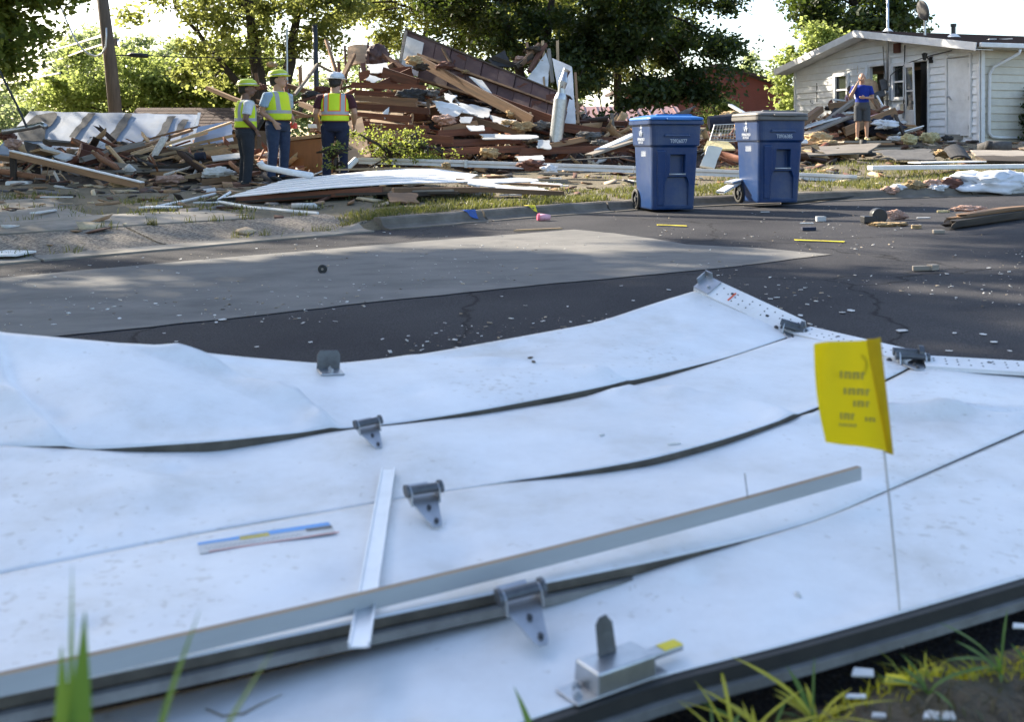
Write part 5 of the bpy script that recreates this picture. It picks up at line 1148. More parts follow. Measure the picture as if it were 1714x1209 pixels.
# ------------------------------------------------------------------ people
def limb(mb, pts, rad, n=12, ry=None, side=None): mb.tube(pts, rad, n, ry=ry, side=side)
def fuse(o, vox=.011, sm=4):
    r_ = o.modifiers.new('fuse', 'REMESH'); r_.mode = 'VOXEL'; r_.voxel_size = vox; r_.use_smooth_shade = True
    s_ = o.modifiers.new('smooth', 'SMOOTH'); s_.factor = .5; s_.iterations = sm
    return o
SKIN = M('skin', (0.42, 0.25, 0.17), (0.36, 0.2, 0.13), 12, .55, .05)
SKIN2 = M('tanned_skin', (0.17, 0.088, 0.055), (0.13, 0.065, 0.04), 12, .55, .05)
HAIR = M('dark_hair', (0.02, 0.015, 0.012), None, 30, .7, .3)
def vestmat(name, base, trim=None):
    m, nt, n, l, b = nmat(name)
    tc = n.new('ShaderNodeTexCoord'); sx = n.new('ShaderNodeSeparateXYZ'); l.new(tc.outputs['Object'], sx.inputs[0])
    def band(src, c, w_):
        s1 = n.new('ShaderNodeMath'); s1.operation = 'SUBTRACT'; l.new(src, s1.inputs[0]); s1.inputs[1].default_value = c
        a = n.new('ShaderNodeMath'); a.operation = 'ABSOLUTE'; l.new(s1.outputs[0], a.inputs[0])
        t = n.new('ShaderNodeMath'); t.operation = 'LESS_THAN'; l.new(a.outputs[0], t.inputs[0]); t.inputs[1].default_value = w_; return t.outputs[0]
    ab = n.new('ShaderNodeMath'); ab.operation = 'ABSOLUTE'; l.new(sx.outputs[0], ab.inputs[0])
    hi = n.new('ShaderNodeMath'); hi.operation = 'GREATER_THAN'; l.new(sx.outputs[2], hi.inputs[0]); hi.inputs[1].default_value = 1.16
    def comb(w_):
        v = n.new('ShaderNodeMath'); v.operation = 'MULTIPLY'; l.new(band(ab.outputs[0], .115, w_), v.inputs[0]); l.new(hi.outputs[0], v.inputs[1])
        x = n.new('ShaderNodeMath'); x.operation = 'MAXIMUM'; l.new(v.outputs[0], x.inputs[0]); l.new(band(sx.outputs[2], 1.135, w_), x.inputs[1]); return x.outputs[0]
    c = n.new('ShaderNodeMixRGB'); c.inputs[1].default_value = (*base, 1); c.inputs[2].default_value = (*(trim or base), 1); l.new(comb(.042), c.inputs[0])
    d = n.new('ShaderNodeMixRGB'); l.new(c.outputs[0], d.inputs[1]); d.inputs[2].default_value = (.36, .37, .38, 1); l.new(comb(.026), d.inputs[0])
    l.new(d.outputs[0], b.inputs['Base Color']); b.inputs['Roughness'].default_value = .75
    no = n.new('ShaderNodeTexNoise'); no.inputs['Scale'].default_value = 7; no.inputs['Detail'].default_value = 3; l.new(tc.outputs['Object'], no.inputs['Vector'])
    bp = n.new('ShaderNodeBump'); bp.inputs['Strength'].default_value = .5; bp.inputs['Distance'].default_value = .03; l.new(no.outputs[0], bp.inputs['Height']); l.new(bp.outputs[0], b.inputs['Normal'])
    return m
def hand(mb, w_, d, side, curl=.5, rot=0):
    """palm and five bent fingers from the wrist w_ along direction d; side = thumb direction"""
    w_ = Vector(w_); d = Vector(d).normalized(); s_ = Vector(side); s_ = (s_ - d * s_.dot(d)).normalized(); nrm = d.cross(s_)
    mb.tube([w_, w_ + d * .03, w_ + d * .085], [.026, .04, .040], 10, side=tuple(s_), ry=[.02, .018, .014])
    for k, (off, ln) in enumerate(((.030, .075), (.010, .085), (-.011, .078), (-.030, .062))):
        a = w_ + d * .08 + s_ * off; b = a + d * ln * .5 + nrm * curl * .012; c = b + (d * (1 - curl * .6) + nrm * curl).normalized() * ln * .5
        mb.tube([a, b, c], [.0095, .0088, .0075], 6)
    a = w_ + d * .03 + s_ * .03; b = a + (d * .7 + s_ * .7).normalized() * .04; mb.tube([a, b, b + (d + nrm * curl * .6).normalized() * .03], [.011, .010, .008], 6)
def person(loc, rz, hgt, label, skin, pants, shirt, arms, vest=None, hat=None, shoes='blackp', legs=None, shorts=False, headturn=0, headtilt=0, hair=True, belly=0.0, sleeve=.55, bald=False, bulk=1.24):
    s = hgt / 1.78
    r_ = empty('person', loc, rz, label=label, cat='person'); r_.scale = (s * bulk, s * bulk, s)
    legs = legs or {-1: ((-.095, 0, .92), (-.105, .02, .50), (-.115, -.01, .09), -8), 1: ((.095, 0, .92), (.105, .02, .50), (.115, -.01, .09), 8)}
    tz_ = [(.90, .165, .125), (1.0, .165, .125 + belly * .6), (1.10, .155, .115 + belly), (1.22, .168, .12 + belly * .5), (1.32, .185, .125), (1.41, .18, .105), (1.455, .12, .085)]
    # body: torso, neck, head, arms, hands, legs and feet as one surface
    mb = MB(); mb.tube([(0, 0, z) for z, a, b in tz_], [a - .012 for z, a, b in tz_], 16, side=(1, 0, 0), ry=[b - .012 for z, a, b in tz_])
    mb.tube([(0, -.01, 1.42), (0, .0, 1.50), (0, .012, 1.58)], [.085, .066, .064], 12)
    hm = Matrix.Translation((0, .015, 1.535)) @ Matrix.Scale(1.1, 4) @ Matrix.Rotation(R(headturn), 4, 'Z') @ Matrix.Rotation(R(headtilt), 4, 'X')
    hd = MB(); hd.ell((0, -.005, .125), (.076, .098, .108), 16, 12); hd.ell((0, .035, .06), (.056, .062, .068), 12, 8); hd.tube([(0, .085, .125), (0, .115, .098), (0, .095, .085)], [.012, .017, .012], 8)
    for sx in (-1, 1): hd.ell((sx * .078, -.002, .108), (.012, .02, .032), 8, 6)
    hd.ell((0, .075, .148), (.045, .02, .012), 8, 6)
    mb.add([hm @ Vector(v) for v in hd.v], hd.f)
    for sx, (sh, el, wr, fd, fs) in arms.items():
        limb(mb, [sh, Vector(sh).lerp(Vector(el), .45), el, Vector(el).lerp(Vector(wr), .35), wr], [.055, .05, .04, .041, .027]); hand(mb, wr, fd, fs, .6)
    for sx, (hp, kn, an, ft) in legs.items():
        hp, kn, an = Vector(hp), Vector(kn), Vector(an)
        limb(mb, [hp, hp.lerp(kn, .5), kn, kn.lerp(an, .35), an], [.088, .075, .052, .053, .036])
        fdv = Vector((math.sin(R(ft)), math.cos(R(ft)), 0)); mb.tube([an + Vector((0, 0, -.03)) - fdv * .05, an + fdv * .06 + Vector((0, 0, -.045)), an + fdv * .17 + Vector((0, 0, -.062))], [.042, .045, .035], 10, ry=[.045, .038, .022], side=tuple(fdv.cross(Vector((0, 0, 1)))))
    body = fuse(obj('body', mb, skin, r_, smooth=True), .010, 3)
    # face
    for sx in (-1, 1):
        p = hm @ Vector((sx * .032, .088, .13)); obj('eye', MB().ell(p, (.009, .006, .006), 8, 6), MT['blackp'], body, smooth=True)
    obj('mouth', MB().ell(hm @ Vector((0, .094, .058)), (.02, .006, .005), 8, 6), M('lips', (.25, .10, .08), None, 9, .5, 0) if 'lips' not in bpy.data.materials else bpy.data.materials['lips'], body)
    if hair:
        hb = MB(); hb.ell((0, -.022, .128), (.082, .092, .108 if not bald else .07), 14, 10); hb.ell((0, -.06, .09), (.07, .05, .07), 12, 8)
        o = obj('hair', MB().add([hm @ Vector(v) for v in hb.v], hb.f), HAIR, r_, smooth=True)
    # clothing
    sb = MB(); t2 = tz_[1:] if True else tz_
    sb.tube([(0, 0, z) for z, a, b in tz_[(0 if not vest else 1):]] + [(0, 0, 1.48)], [a + .006 for z, a, b in tz_[(0 if not vest else 1):]] + [.075], 18, side=(1, 0, 0), ry=[b + .006 for z, a, b in tz_[(0 if not vest else 1):]] + [.07])
    for sx, (sh, el, wr, fd, fs) in arms.items():
        sh, el, wr = Vector(sh), Vector(el), Vector(wr); e = sh.lerp(el, sleeve * 1.25 if sleeve < .8 else 1)
        limb(sb, [Vector((sx * .10, 0, 1.40)), sh, sh.lerp(e, .6), e], [.075, .072, .066, .066])
    fuse(obj('shirt', sb, shirt, r_, smooth=True), .012, 3)
    pb_ = MB(); pb_.tube([(0, 0, z) for z in (.82, .88, .95, 1.03)], [.165, .182, .180, .172], 18, side=(1, 0, 0), ry=[.12, .138, .138, .128 + belly * .7])
    for sx, (hp, kn, an, ft) in legs.items():
        hp, kn, an = Vector(hp), Vector(kn), Vector(an)
        if shorts: limb(pb_, [hp, hp.lerp(kn, .5), hp.lerp(kn, .98)], [.105, .100, .098])
        else: limb(pb_, [hp, hp.lerp(kn, .5), kn, kn.lerp(an, .5), an + Vector((0, 0, .0)), an + Vector((0, 0, -.035))], [.105, .092, .072, .066, .062, .066])
    fuse(obj('shorts' if shorts else 'trousers', pb_, pants, r_, smooth=True), .012, 3)
    if not shorts: obj('belt', MB().tube([(0, 0, .985), (0, 0, 1.02)], [.184, .182], 20, side=(1, 0, 0), ry=[.145 + belly * .7, .143 + belly * .7]), MT['rust'], r_, smooth=True)
    if vest:
        vb = MB(); tv = [(1.0, .187, .148 + belly), (1.06, .185, .145 + belly), (1.16, .186, .142 + belly), (1.28, .196, .143), (1.37, .19, .13), (1.43, .182, .115), (1.47, .135, .095)]
        vb.tube([(0, 0, z) for z, a, b in tv], [a + .004 for z, a, b in tv], 24, side=(1, 0, 0), ry=[b + .004 for z, a, b in tv])
        o = fuse(obj('safety_vest', vb, vest, r_, smooth=True), .012, 2)
    for sx, (hp, kn, an, ft) in legs.items():
        an = Vector(an); fdv = Vector((math.sin(R(ft)), math.cos(R(ft)), 0)); q = MB()
        q.tube([an - fdv * .075 + Vector((0, 0, -.05)), an - fdv * .05 + Vector((0, 0, -.04)), an + fdv * .06 + Vector((0, 0, -.05)), an + fdv * .16 + Vector((0, 0, -.058)), an + fdv * .205 + Vector((0, 0, -.066))], [.03, .046, .05, .048, .025], 12, ry=[.035, .048, .040, .03, .018], side=tuple(fdv.cross(Vector((0, 0, 1)))))
        obj('shoe', q, MT[shoes], r_, smooth=True)
    if hat:
        n = 24; rg = []
        for z_, rx_, ry_ in ((.0, .135, .155), (.008, .137, .158), (.014, .108, .128), (.05, .105, .124), (.085, .09, .105), (.105, .06, .07), (.112, .02, .025)):
            rg.append([(rx_ * math.cos(2 * PI * k / n), ry_ * math.sin(2 * PI * k / n) + (.0 if z_ > .01 else (.0 + .0 * math.sin(2 * PI * k / n))), z_) for k in range(n)])
        hmm = hm @ Matrix.Translation((0, -.008, .165)) @ Matrix.Rotation(R(6), 4, 'X')
        lf = loft(rg); h_ = obj('hard_hat', MB().add([hmm @ Vector(v) for v in lf.v], lf.f), hat, r_, smooth=True)
        rd = MB().box((0, 0, .105), (.025, .16, .022)); obj('hat_ridge', MB().add([hmm @ Vector(v) for v in rd.v], rd.f), hat, h_, bevel=.006)
        bn = loft([[(.112 * math.cos(2 * PI * k / n), .132 * math.sin(2 * PI * k / n), z_) for k in range(n)] for z_ in (.022, .036)], (False, False)); obj('hat_band', MB().add([hmm @ Vector(v) for v in bn.v], bn.f), MT['galv'], h_)
    return r_
LIME = (0.56, 0.72, 0.02)
vest1 = vestmat('lime_vest', LIME); vest2 = vestmat('lime_vest_orange_trim', (0.58, 0.74, 0.02), (0.85, 0.15, 0.02))
hatl = M('lime_hat', (0.52, 0.60, 0.03), (0.46, 0.54, 0.03), 5, .35, 0); hatw = M('white_hat', (.75, .75, .76), None, 5, .35, 0)
jeans = M('blue_jeans', (0.05, 0.085, 0.17), (0.03, 0.05, 0.11), 9, .9, .8, bdist=.035, fine=200); djeans = M('dark_jeans', (0.022, 0.032, 0.075), (0.015, 0.02, 0.05), 9, .9, .8, bdist=.035, fine=200); charc = M('charcoal_trousers', (0.022, 0.026, 0.034), (0.015, 0.018, 0.024), 9, .9, .8, bdist=.035)
shw = M('white_tshirt', (.6, .62, .66), (.5, .52, .56), 8, .9, .8, bdist=.035); shb = M('light_blue_shirt', (.30, .42, .56), (.25, .36, .5), 8, .9, .8, bdist=.035); shm = M('maroon_shirt', (.06, .012, .018), (.045, .01, .014), 8, .9, .8, bdist=.035); shr = M('royal_blue_tshirt', (.004, .026, .27), (.003, .02, .2), 8, .9, .8, bdist=.035); shg = M('grey_shorts', (.06, .065, .075), (.045, .05, .058), 8, .9, .8, bdist=.035)
pocketR = ((.195, 0, 1.40), (.235, -.06, 1.13), (.165, .10, .97), (-.25, .35, -.9), (-.6, .6, 0))
pocketL = ((-.195, 0, 1.40), (-.235, -.06, 1.13), (-.165, .10, .97), (.25, .35, -.9), (.6, .6, 0))
foldR = ((.195, 0, 1.40), (.23, -.02, 1.12), (.14, .19, 1.06), (-.7, .6, -.2), (0, .4, .8))
def stand(px, py, D, dz=0):
    x = (px - CX) / F * D; return (x, D, tz(x, D) + dz)
# heights come out of the photograph: head top and feet at the chosen distance
p1 = stand(411, 308, 16.6); person(p1, R(-62), (308 - 141) / F * 16.6 * 1.04, 'worker in lime vest, white T-shirt and charcoal trousers, leftmost of the three', SKIN2, charc, shw, {1: pocketR, -1: pocketL}, vest1, hatl, headturn=-22, headtilt=-4)
p2 = stand(465, 297, 17.6); person(p2, R(-122), (299 - 119) / F * 17.6, 'worker in lime vest and light blue shirt facing right, middle of the three', SKIN, jeans, shb, {1: pocketR, -1: foldR[:0] + ((-.195, 0, 1.40), (-.23, -.02, 1.12), (-.10, .18, 1.0), (.5, .6, -.5), (0, .5, .8))}, vest1, hatl, headturn=22, belly=.03)
p3 = stand(561, 292, 17.3); person(p3, R(4), (291 - 121) / F * 17.3 * 1.03, 'worker with white hard hat and orange-trimmed lime vest seen from behind', SKIN, djeans, shm, {1: ((.20, 0, 1.40), (.265, .0, 1.13), (.245, .13, .95), (-.1, .4, -.9), (-.4, .7, 0)), -1: ((-.20, 0, 1.40), (-.265, .0, 1.13), (-.245, .13, .95), (.1, .4, -.9), (.4, .7, 0))}, vest2, hatw, headturn=-18, headtilt=-8, belly=.02)
p4 = stand(1443, 234, 23.4); p4 = (p4[0], p4[1], H - (235 - HY) / F * 23.4)
man = person(p4, R(168), (235 - 123) / F * 23.4, 'man in royal blue T-shirt and grey shorts holding a phone to his ear', SKIN, shg, shr, {1: ((.195, 0, 1.40), (.29, .08, 1.16), (.135, .13, 1.50), (-.35, -.3, .9), (0, .9, .3)), -1: ((-.195, 0, 1.40), (-.25, .02, 1.13), (-.05, .22, 1.13), (.9, .3, .05), (0, .2, .9))}, shoes='insul_y', shorts=True, hair=True, bald=True, headturn=8, bulk=1.06)
obj('mobile_phone', MB().box((0, 0, 0), (.012, .075, .15)), MT['blackp'], mw=Matrix.Translation(man.matrix_basis.to_translation()) @ Matrix.Rotation(R(168), 4, 'Z') @ Matrix.Translation((.106, .07, 1.62)) @ Matrix.Rotation(R(25), 4, 'X'), bevel=.004, label='small black phone held to the ear of the man in blue', cat='phone')

# ------------------------------------------------------------------ debris
def Q(p): return p.copy() if isinstance(p, Vector) else P(*p)
def ZN(lb):
    if 'left heap' in lb or 'feet' in lb: return (0, 430, 195, 315)
    if 'white house' in lb: return (1330, 1520, 160, 240)
    if 'behind the bins' in lb: return (1000, 1400, 180, 270)
    return (340, 1050, 60, 260)
def plank(a, b, w, h, mat, label, group=None, name='plank', cat='board', roll=0.0, jag=.10, parent=None):
    a, b = Q(a), Q(b); L = (b - a).length; mb = MB(); n = 4
    ends = []
    for s_ in (-1, 1):
        r_ = []
        for (y, z) in ((-w / 2, -h / 2), (0, -h / 2), (w / 2, -h / 2), (w / 2, 0), (w / 2, h / 2), (0, h / 2), (-w / 2, h / 2), (-w / 2, 0)):
            r_.append((s_ * (L / 2 - random.random() * jag * min(1, L / 3)), y, z))
        ends.append(r_)
    bow = random.gauss(0, .006) * L
    mid = [(0, y, z + bow) for _, y, z in ends[0]]
    vs_ = ends[0] + mid + ends[1]; fs = []
    for i in range(2):
        for k in range(8): q_ = i * 8 + k; r2 = i * 8 + (k + 1) % 8; fs.append((q_, r2, r2 + 8, q_ + 8))
    c0 = (-L / 2 + jag * .5, 0, 0); c1 = (L / 2 - jag * .5, 0, 0); vs_ += [c0, c1]
    for k in range(8): fs.append((24, (k + 1) % 8, k)); fs.append((25, 16 + k, 16 + (k + 1) % 8))
    if label and group and 'under' not in group: qx, qy = pix((a + b) / 2); label += ' ' + zone(qx, qy, *ZN(label))
    return obj(name, mb.add(vs_, fs), MT[mat], parent, mw=frame(a, b, roll=roll), label=label, cat=cat, group=group)
def sheet(c, th, mat, label=None, group=None, name='board_sheet', cat='sheet', rag=.03, curl=0.0, parent=None, cutn=7, bend=0.0):
    c = [Q(p) for p in c]; ctr = sum(c, Vector()) / 4; n = cutn
    nr = (c[1] - c[0]).cross(c[3] - c[0]).normalized()
    V = []; Fc = []
    size = (c[0] - c[2]).length
    for j in range(n + 1):
        for i in range(n + 1):
            u, v = i / n, j / n
            p = (c[0] * (1 - u) + c[1] * u) * (1 - v) + (c[3] * (1 - u) + c[2] * u) * v
            if i in (0, n) or j in (0, n):
                p = p + (ctr - p).normalized() * rag * abs(noise.noise(p * 5.3)) * 2.2 * min(1, size)
            p = p + nr * (curl * ((u - .5) ** 2 * 4) + bend * math.sin(v * PI) + .02 * size * noise.noise(p * 2.1))
            V.append(p - ctr)
    for j in range(n):
        for i in range(n): q_ = j * (n + 1) + i; Fc.append((q_, q_ + 1, q_ + n + 2, q_ + n + 1))
    if label and group: qx, qy = pix(ctr); label += ' ' + zone(qx, qy, *(ZN(label) if 'siding' not in label else (740, 960, 290, 325)))
    o = obj(name, MB().add(V, Fc), MT[mat], parent, loc=ctr, label=label, cat=cat, group=group)
    sm = o.modifiers.new('thickness', 'SOLIDIFY'); sm.thickness = th; sm.offset = 0
    return o
_ico = {}
def lump(p, r_, mat, label, group=None, name='insulation_clump', cat='insulation', sq=(1, 1, .7), rough=.5, seed=0):
    p = Q(p); bm = bmesh.new(); bmesh.ops.create_icosphere(bm, subdivisions=4, radius=1)
    sv = Vector((seed * 3.1 + p.x, p.y, seed))
    for v in bm.verts:
        d = v.co.normalized(); f = .8 + rough * .8 * noise.fractal(d * 1.5 + sv, .8, 2.1, 4) + .30 * abs(noise.noise(d * 4.2 + sv)) - .22 * abs(noise.noise(d * 9.5 + sv)) + .10 * noise.noise(d * 21 + sv)
        v.co = Vector((d.x * sq[0], d.y * sq[1], d.z * sq[2])) * r_ * max(.35, f)
    if label and group: qx, qy = pix(p); label += ' ' + zone(qx, qy, *ZN(label))
    me = bpy.data.meshes.new(name); bm.to_mesh(me); bm.free()
    return obj(name, me, MT[mat], loc=p, smooth=True, label=label, cat=cat, group=group)
def mound(name, label, cx_, cy_, rx, ry, h_, pk=(0, 0), seed=1, n=46):
    V = []; Fc = []
    gg = np.linspace(-1, 1, n + 1); GX, GY = np.meshgrid(cx_ + gg * rx, cy_ + gg * ry); TT = terr(GX, GY)
    for j in range(n + 1):
        for i in range(n + 1):
            u, v = i / n * 2 - 1, j / n * 2 - 1; x, y = cx_ + u * rx, cy_ + v * ry
            d = math.hypot(u, v); f = max(0, 1 - d * d) ** .8 * max(.25, 1 - .55 * math.hypot(u - pk[0], v - pk[1]))
            z = float(TT[j, i]) - .06 + h_ * f * (1 + .45 * noise.fractal(Vector((x * .9, y * .9, seed)), .8, 2, 4)); V.append((x, y, z))
    for j in range(n):
        for i in range(n): q_ = j * (n + 1) + i; Fc.append((q_, q_ + 1, q_ + n + 2, q_ + n + 1))
    obj(name, MB().add(V, Fc), MT['mound'], label=label, cat='rubble', kind='stuff')
    return np.array(V)
def scraps(name, label, pts, s0, s1, mat, flat=.25, asp=(.15, .6)):
    """many small broken pieces too small to pick apart"""
    n = len(pts); pts = np.asarray(pts); L = s0 + (s1 - s0) * rng.random(n) ** 2.6; w = L * rng.uniform(asp[0], asp[1], n); t = L * rng.uniform(.04, .14, n)
    az = rng.uniform(0, 2 * PI, n); el = rng.normal(0, flat, n); ro = rng.normal(0, flat * 1.6, n)
    ux = np.stack([np.cos(az) * np.cos(el), np.sin(az) * np.cos(el), np.sin(el)], 1); s_ = np.stack([-np.sin(az), np.cos(az), np.zeros(n)], 1); up_ = np.cross(ux, s_)
    y = s_ * np.cos(ro)[:, None] + up_ * np.sin(ro)[:, None]; z = np.cross(ux, y)
    V = []
    for dz in (-1, 1):
        for dx, dy in ((-1, -1), (1, -1), (1, 1), (-1, 1)):
            j = rng.uniform(.7, 1.1, n)
            V.append(pts + ux * (dx * L / 2 * j)[:, None] + y * (dy * w / 2 * j)[:, None] + z * (dz * t / 2)[:, None])
    V = np.stack(V, 1).reshape(-1, 3); k = (np.arange(n) * 8)[:, None]
    q_ = np.array([[3, 2, 1, 0], [4, 5, 6, 7], [0, 1, 5, 4], [1, 2, 6, 5], [2, 3, 7, 6], [3, 0, 4, 7]])
    return obj(name, np_mesh(name, V, (k[:, :, None] + q_[None]).reshape(-1, 4)), MT[mat], label=label, cat='rubble', kind='stuff')
def on_mound(V, n, up=.03):
    k = rng.integers(0, len(V), n); p = V[k] + rng.normal(0, .06, (n, 3)) * np.array([1, 1, .3]); p[:, 2] += up; g_ = terr(p[:, 0], p[:, 1]); p[:, 2] = np.maximum(p[:, 2], g_ + .01); return p[V[k][:, 2] > g_ - .02]

mA = mound('rubble_mound', 'dark rubble heap under the broken boards at left', -6.9, 18.6, 3.6, 2.2, .62, (.1, .2), 1)
mB = mound('rubble_mound', 'tall rubble heap of the collapsed house in the middle', -.9, 22.4, 4.9, 2.9, 1.75, (-.1, .3), 2)
mC = mound('rubble_mound', 'rubble heap against the damaged wall of the white house', 9.3, 27.8, 1.7, 2.2, .95, (.1, .1), 3, 30)
mD = mound('rubble_mound', 'low rubble between the bins and the red house', 4.6, 21.5, 2.6, 2.6, .42, (0, 0), 4, 30)
for V_, n_, a, b, nm in ((mA, 900, .08, .45, 'left heap'), (mB, 2600, .08, .5, 'middle heap'), (mC, 600, .06, .4, 'heap by the white house'), (mD, 700, .06, .4, 'low heap behind the bins')):
    scraps('scrap_pile', 'small mixed scraps covering the ' + nm, on_mound(V_, n_), a, b, 'scraps', .35)
MT['splint'] = islandmat('splintered_wood', [(0, (.17, .06, .03)), (.3, (.33, .19, .09)), (.5, (.06, .035, .025)), (.65, (.48, .32, .17)), (.8, (.22, .1, .05)), (.93, (.55, .5, .44))])
for V_, n_, nm in ((mA, 420, 'left heap'), (mB, 1300, 'middle heap'), (mC, 260, 'heap by the white house'), (mD, 260, 'low heap behind the bins')):
    scraps('splinters', 'thin splintered laths bristling from the ' + nm, on_mound(V_, n_, .1), .25, 1.2, 'splint', .45, (.03, .07))
def ground_scatter(n, x0, x1, s0, s1):
    xx = rng.uniform(x0, x1, n); ss = rng.uniform(s0, s1, n); q_ = np.array([curb_pt(a, b) for a, b in zip(xx, ss)]); return np.column_stack([q_, terr(q_[:, 0], q_[:, 1]) + .02])
scraps('scrap_scatter', 'small pale scraps strewn over the yards and driveway', np.vstack([ground_scatter(420, -6, 0, 3.2, 9), ground_scatter(800, -2, 6, 1.6, 9), ground_scatter(800, 5, 15, 2.2, 13), ground_scatter(120, -6, 10, .3, 2.0)]), .03, .4, 'scraps', .15)

# --- left zone
bw_c = [P(50, 186, 22.0), P(331, 192, 21.4), P(319, 262, 20.2), P(-12, 258, 20.6)]
ctr = sum(bw_c, Vector()) / 4
bwl = empty('fallen_wall', ctr, label='pale blue painted wall section leaning back with bare grey stripes', cat='wall')
def wallpt(u, v, off=0):
    nr = (bw_c[1] - bw_c[0]).cross(bw_c[3] - bw_c[0]).normalized()
    if nr.y > 0: nr = -nr
    return (bw_c[0] * (1 - u) + bw_c[1] * u) * (1 - v) + (bw_c[3] * (1 - u) + bw_c[2] * u) * v + nr * off - ctr
V = []; Fc = []; n = 24
for j in range(9):
    for i in range(n + 1):
        u, v = i / n, j / 8
        if j == 0: v -= .03 * abs(noise.noise((i * .8, 0, 5)))
        if i == n: u += .02 * noise.noise((j * 1.3, 0, 2))
        V.append(wallpt(u, v, .015 * noise.noise((u * 6, v * 3, 0))))
for j in range(8):
    for i in range(n): q_ = j * (n + 1) + i; Fc.append((q_, q_ + 1, q_ + n + 2, q_ + n + 1))
o = obj('wall_face', MB().add(V, Fc), MT['bluewall'], bwl); sm = o.modifiers.new('t', 'SOLIDIFY'); sm.thickness = .1; sm.offset = 1 if (bw_c[1] - bw_c[0]).cross(bw_c[3] - bw_c[0]).y > 0 else -1
for (pts) in ([(.06, .1), (.16, .03), (.2, .15), (.18, .45), (.22, .7), (.1, .72), (.03, .5)], [(.36, .04), (.405, .03), (.395, .3), (.37, .62), (.335, .6), (.345, .35)], [(.58, .03), (.625, .03), (.61, .4), (.58, .85), (.53, .97), (.545, .6)], [(.83, .08), (.875, .06), (.85, .5), (.815, .75), (.79, .7), (.815, .4)], [(.91, .14), (.955, .12), (.93, .5), (.895, .5)], [(.45, .6), (.52, .64), (.5, .68), (.44, .64)]):
    ctru = sum(p[0] for p in pts) / len(pts); ctrv = sum(p[1] for p in pts) / len(pts); ring_ = []
    for k in range(len(pts)):
        a, b = pts[k], pts[(k + 1) % len(pts)]
        for t in np.linspace(0, 1, 7)[:-1]:
            u, v = a[0] + (b[0] - a[0]) * t, a[1] + (b[1] - a[1]) * t; ring_.append((u + .012 * noise.noise((u * 40, v * 9, 3)), v + .04 * noise.noise((u * 30, v * 12, 8))))
    obj('bare_strip', MB().add([wallpt(u, v, .022) for u, v in ring_], [tuple(range(len(ring_)))]), MT['cement'], bwl)
obj('edge_trim', MB().beam(wallpt(1.01, -.02, .02), wallpt(1.0, .75, .03), .06, .04), MT['white'], bwl)
GL = 'broken lumber in the left heap'
for a, b, w, h_, mt in (
    ((-20, 312, 17.2), (335, 249, 18.4), .09, .04, 'wood_mid'), ((150, 284, 17.6), (392, 203, 19.2), .10, .04, 'wood_light'), ((178, 270, 18.0), (348, 222, 19.2), .10, .04, 'wood_light'),
    ((195, 258, 18.2), (322, 217, 19.6), .1, .05, 'wood_mid'), ((250, 263, 18.0), (362, 241, 18.4), .10, .05, 'wood_light'), ((238, 236, 19.4), (336, 211, 19.8), .1, .04, 'wood_mid'),
    ((280, 252, 18.6), (395, 226, 18.8), .16, .05, 'wood_light'), ((-10, 300, 17.8), (120, 276, 18.2), .1, .05, 'wood_grey'), ((60, 306, 17.0), (150, 284, 17.6), .12, .04, 'wood_grey'),
    ((195, 292, 17.3), (330, 272, 17.6), .2, .06, 'wood_dark'), ((120, 300, 17.0), (260, 288, 17.3), .2, .05, 'wood_dark'), ((335, 306, 16.7), (405, 296, 17.0), .12, .10, 'wood_mid'),
    ((262, 310, 16.6), (352, 290, 17.2), .09, .09, 'wood_light'), ((340, 250, 18.2), (410, 243, 18.4), .1, .08, 'wood_light'), ((286, 226, 19), (276, 244, 19), .05, .05, 'wood_mid'),
    ((310, 255, 18), (330, 268, 17.8), .05, .05, 'wood_dark'), ((-10, 268, 18.6), (60, 300, 17.2), .12, .05, 'wood_dark'), ((30, 290, 17.4), (150, 262, 18.2), .14, .04, 'wood_dark'), ((246, 230, 19.6), (240, 252, 19.4), .09, .04, 'wood_light'),
    ((380, 300, 17), (430, 288, 17.6), .2, .05, 'wood_red'), ((330, 282, 17.4), (392, 270, 17.8), .24, .04, 'wood_red'), ((140, 275, 18.2), (214, 263, 18.6), .1, .04, 'wood_grey'), ((355, 282, 17.2), (400, 300, 16.8), .06, .05, 'wood_light')):
    plank(a, b, w, h_, mt, {'wood_light': 'pale broken timber board in the left heap', 'wood_mid': 'brown broken timber board in the left heap', 'wood_dark': 'dark charred board low in the left heap', 'wood_grey': 'weathered grey board in the left heap', 'wood_red': 'reddish brown board at the workers\' feet'}[mt], GL)
ra = empty('roof_rafter', P(20, 256, 16.8), label='long rafter with white painted face sloping down to the driveway', cat='beam'); ra.matrix_basis = frame(P(20, 256, 16.8), P(238, 309, 15.4))
Lr = (P(20, 256, 16.8) - P(238, 309, 15.4)).length
obj('rafter', MB().box((0, .0, -.02), (Lr, .1, .10)), MT['wood_mid'], ra, bevel=.004); obj('white_cladding', MB().box((0, -.012, .038), (Lr + .02, .09, .02)), MT['white'], ra, bevel=.004)
plank((22, 262, 16.8), (24, 318, 16.8), .08, .08, 'wood_dark', 'dark upright prop under the white faced rafter', None, 'prop_post', 'post', jag=.02)
sheet([(148, 228, 18.8), (182, 226, 19.2), (206, 262, 18.6), (118, 266, 18.0)], .02, 'drywall', 'curled white sheet standing before the blue wall', None, 'curled_sheet', curl=.18)
bx = empty('drawer_box', P(158, 262, 17.7), label='brown open drawer box before the curled white sheet', cat='box'); bx.rotation_euler = (R(20), R(18), R(30))
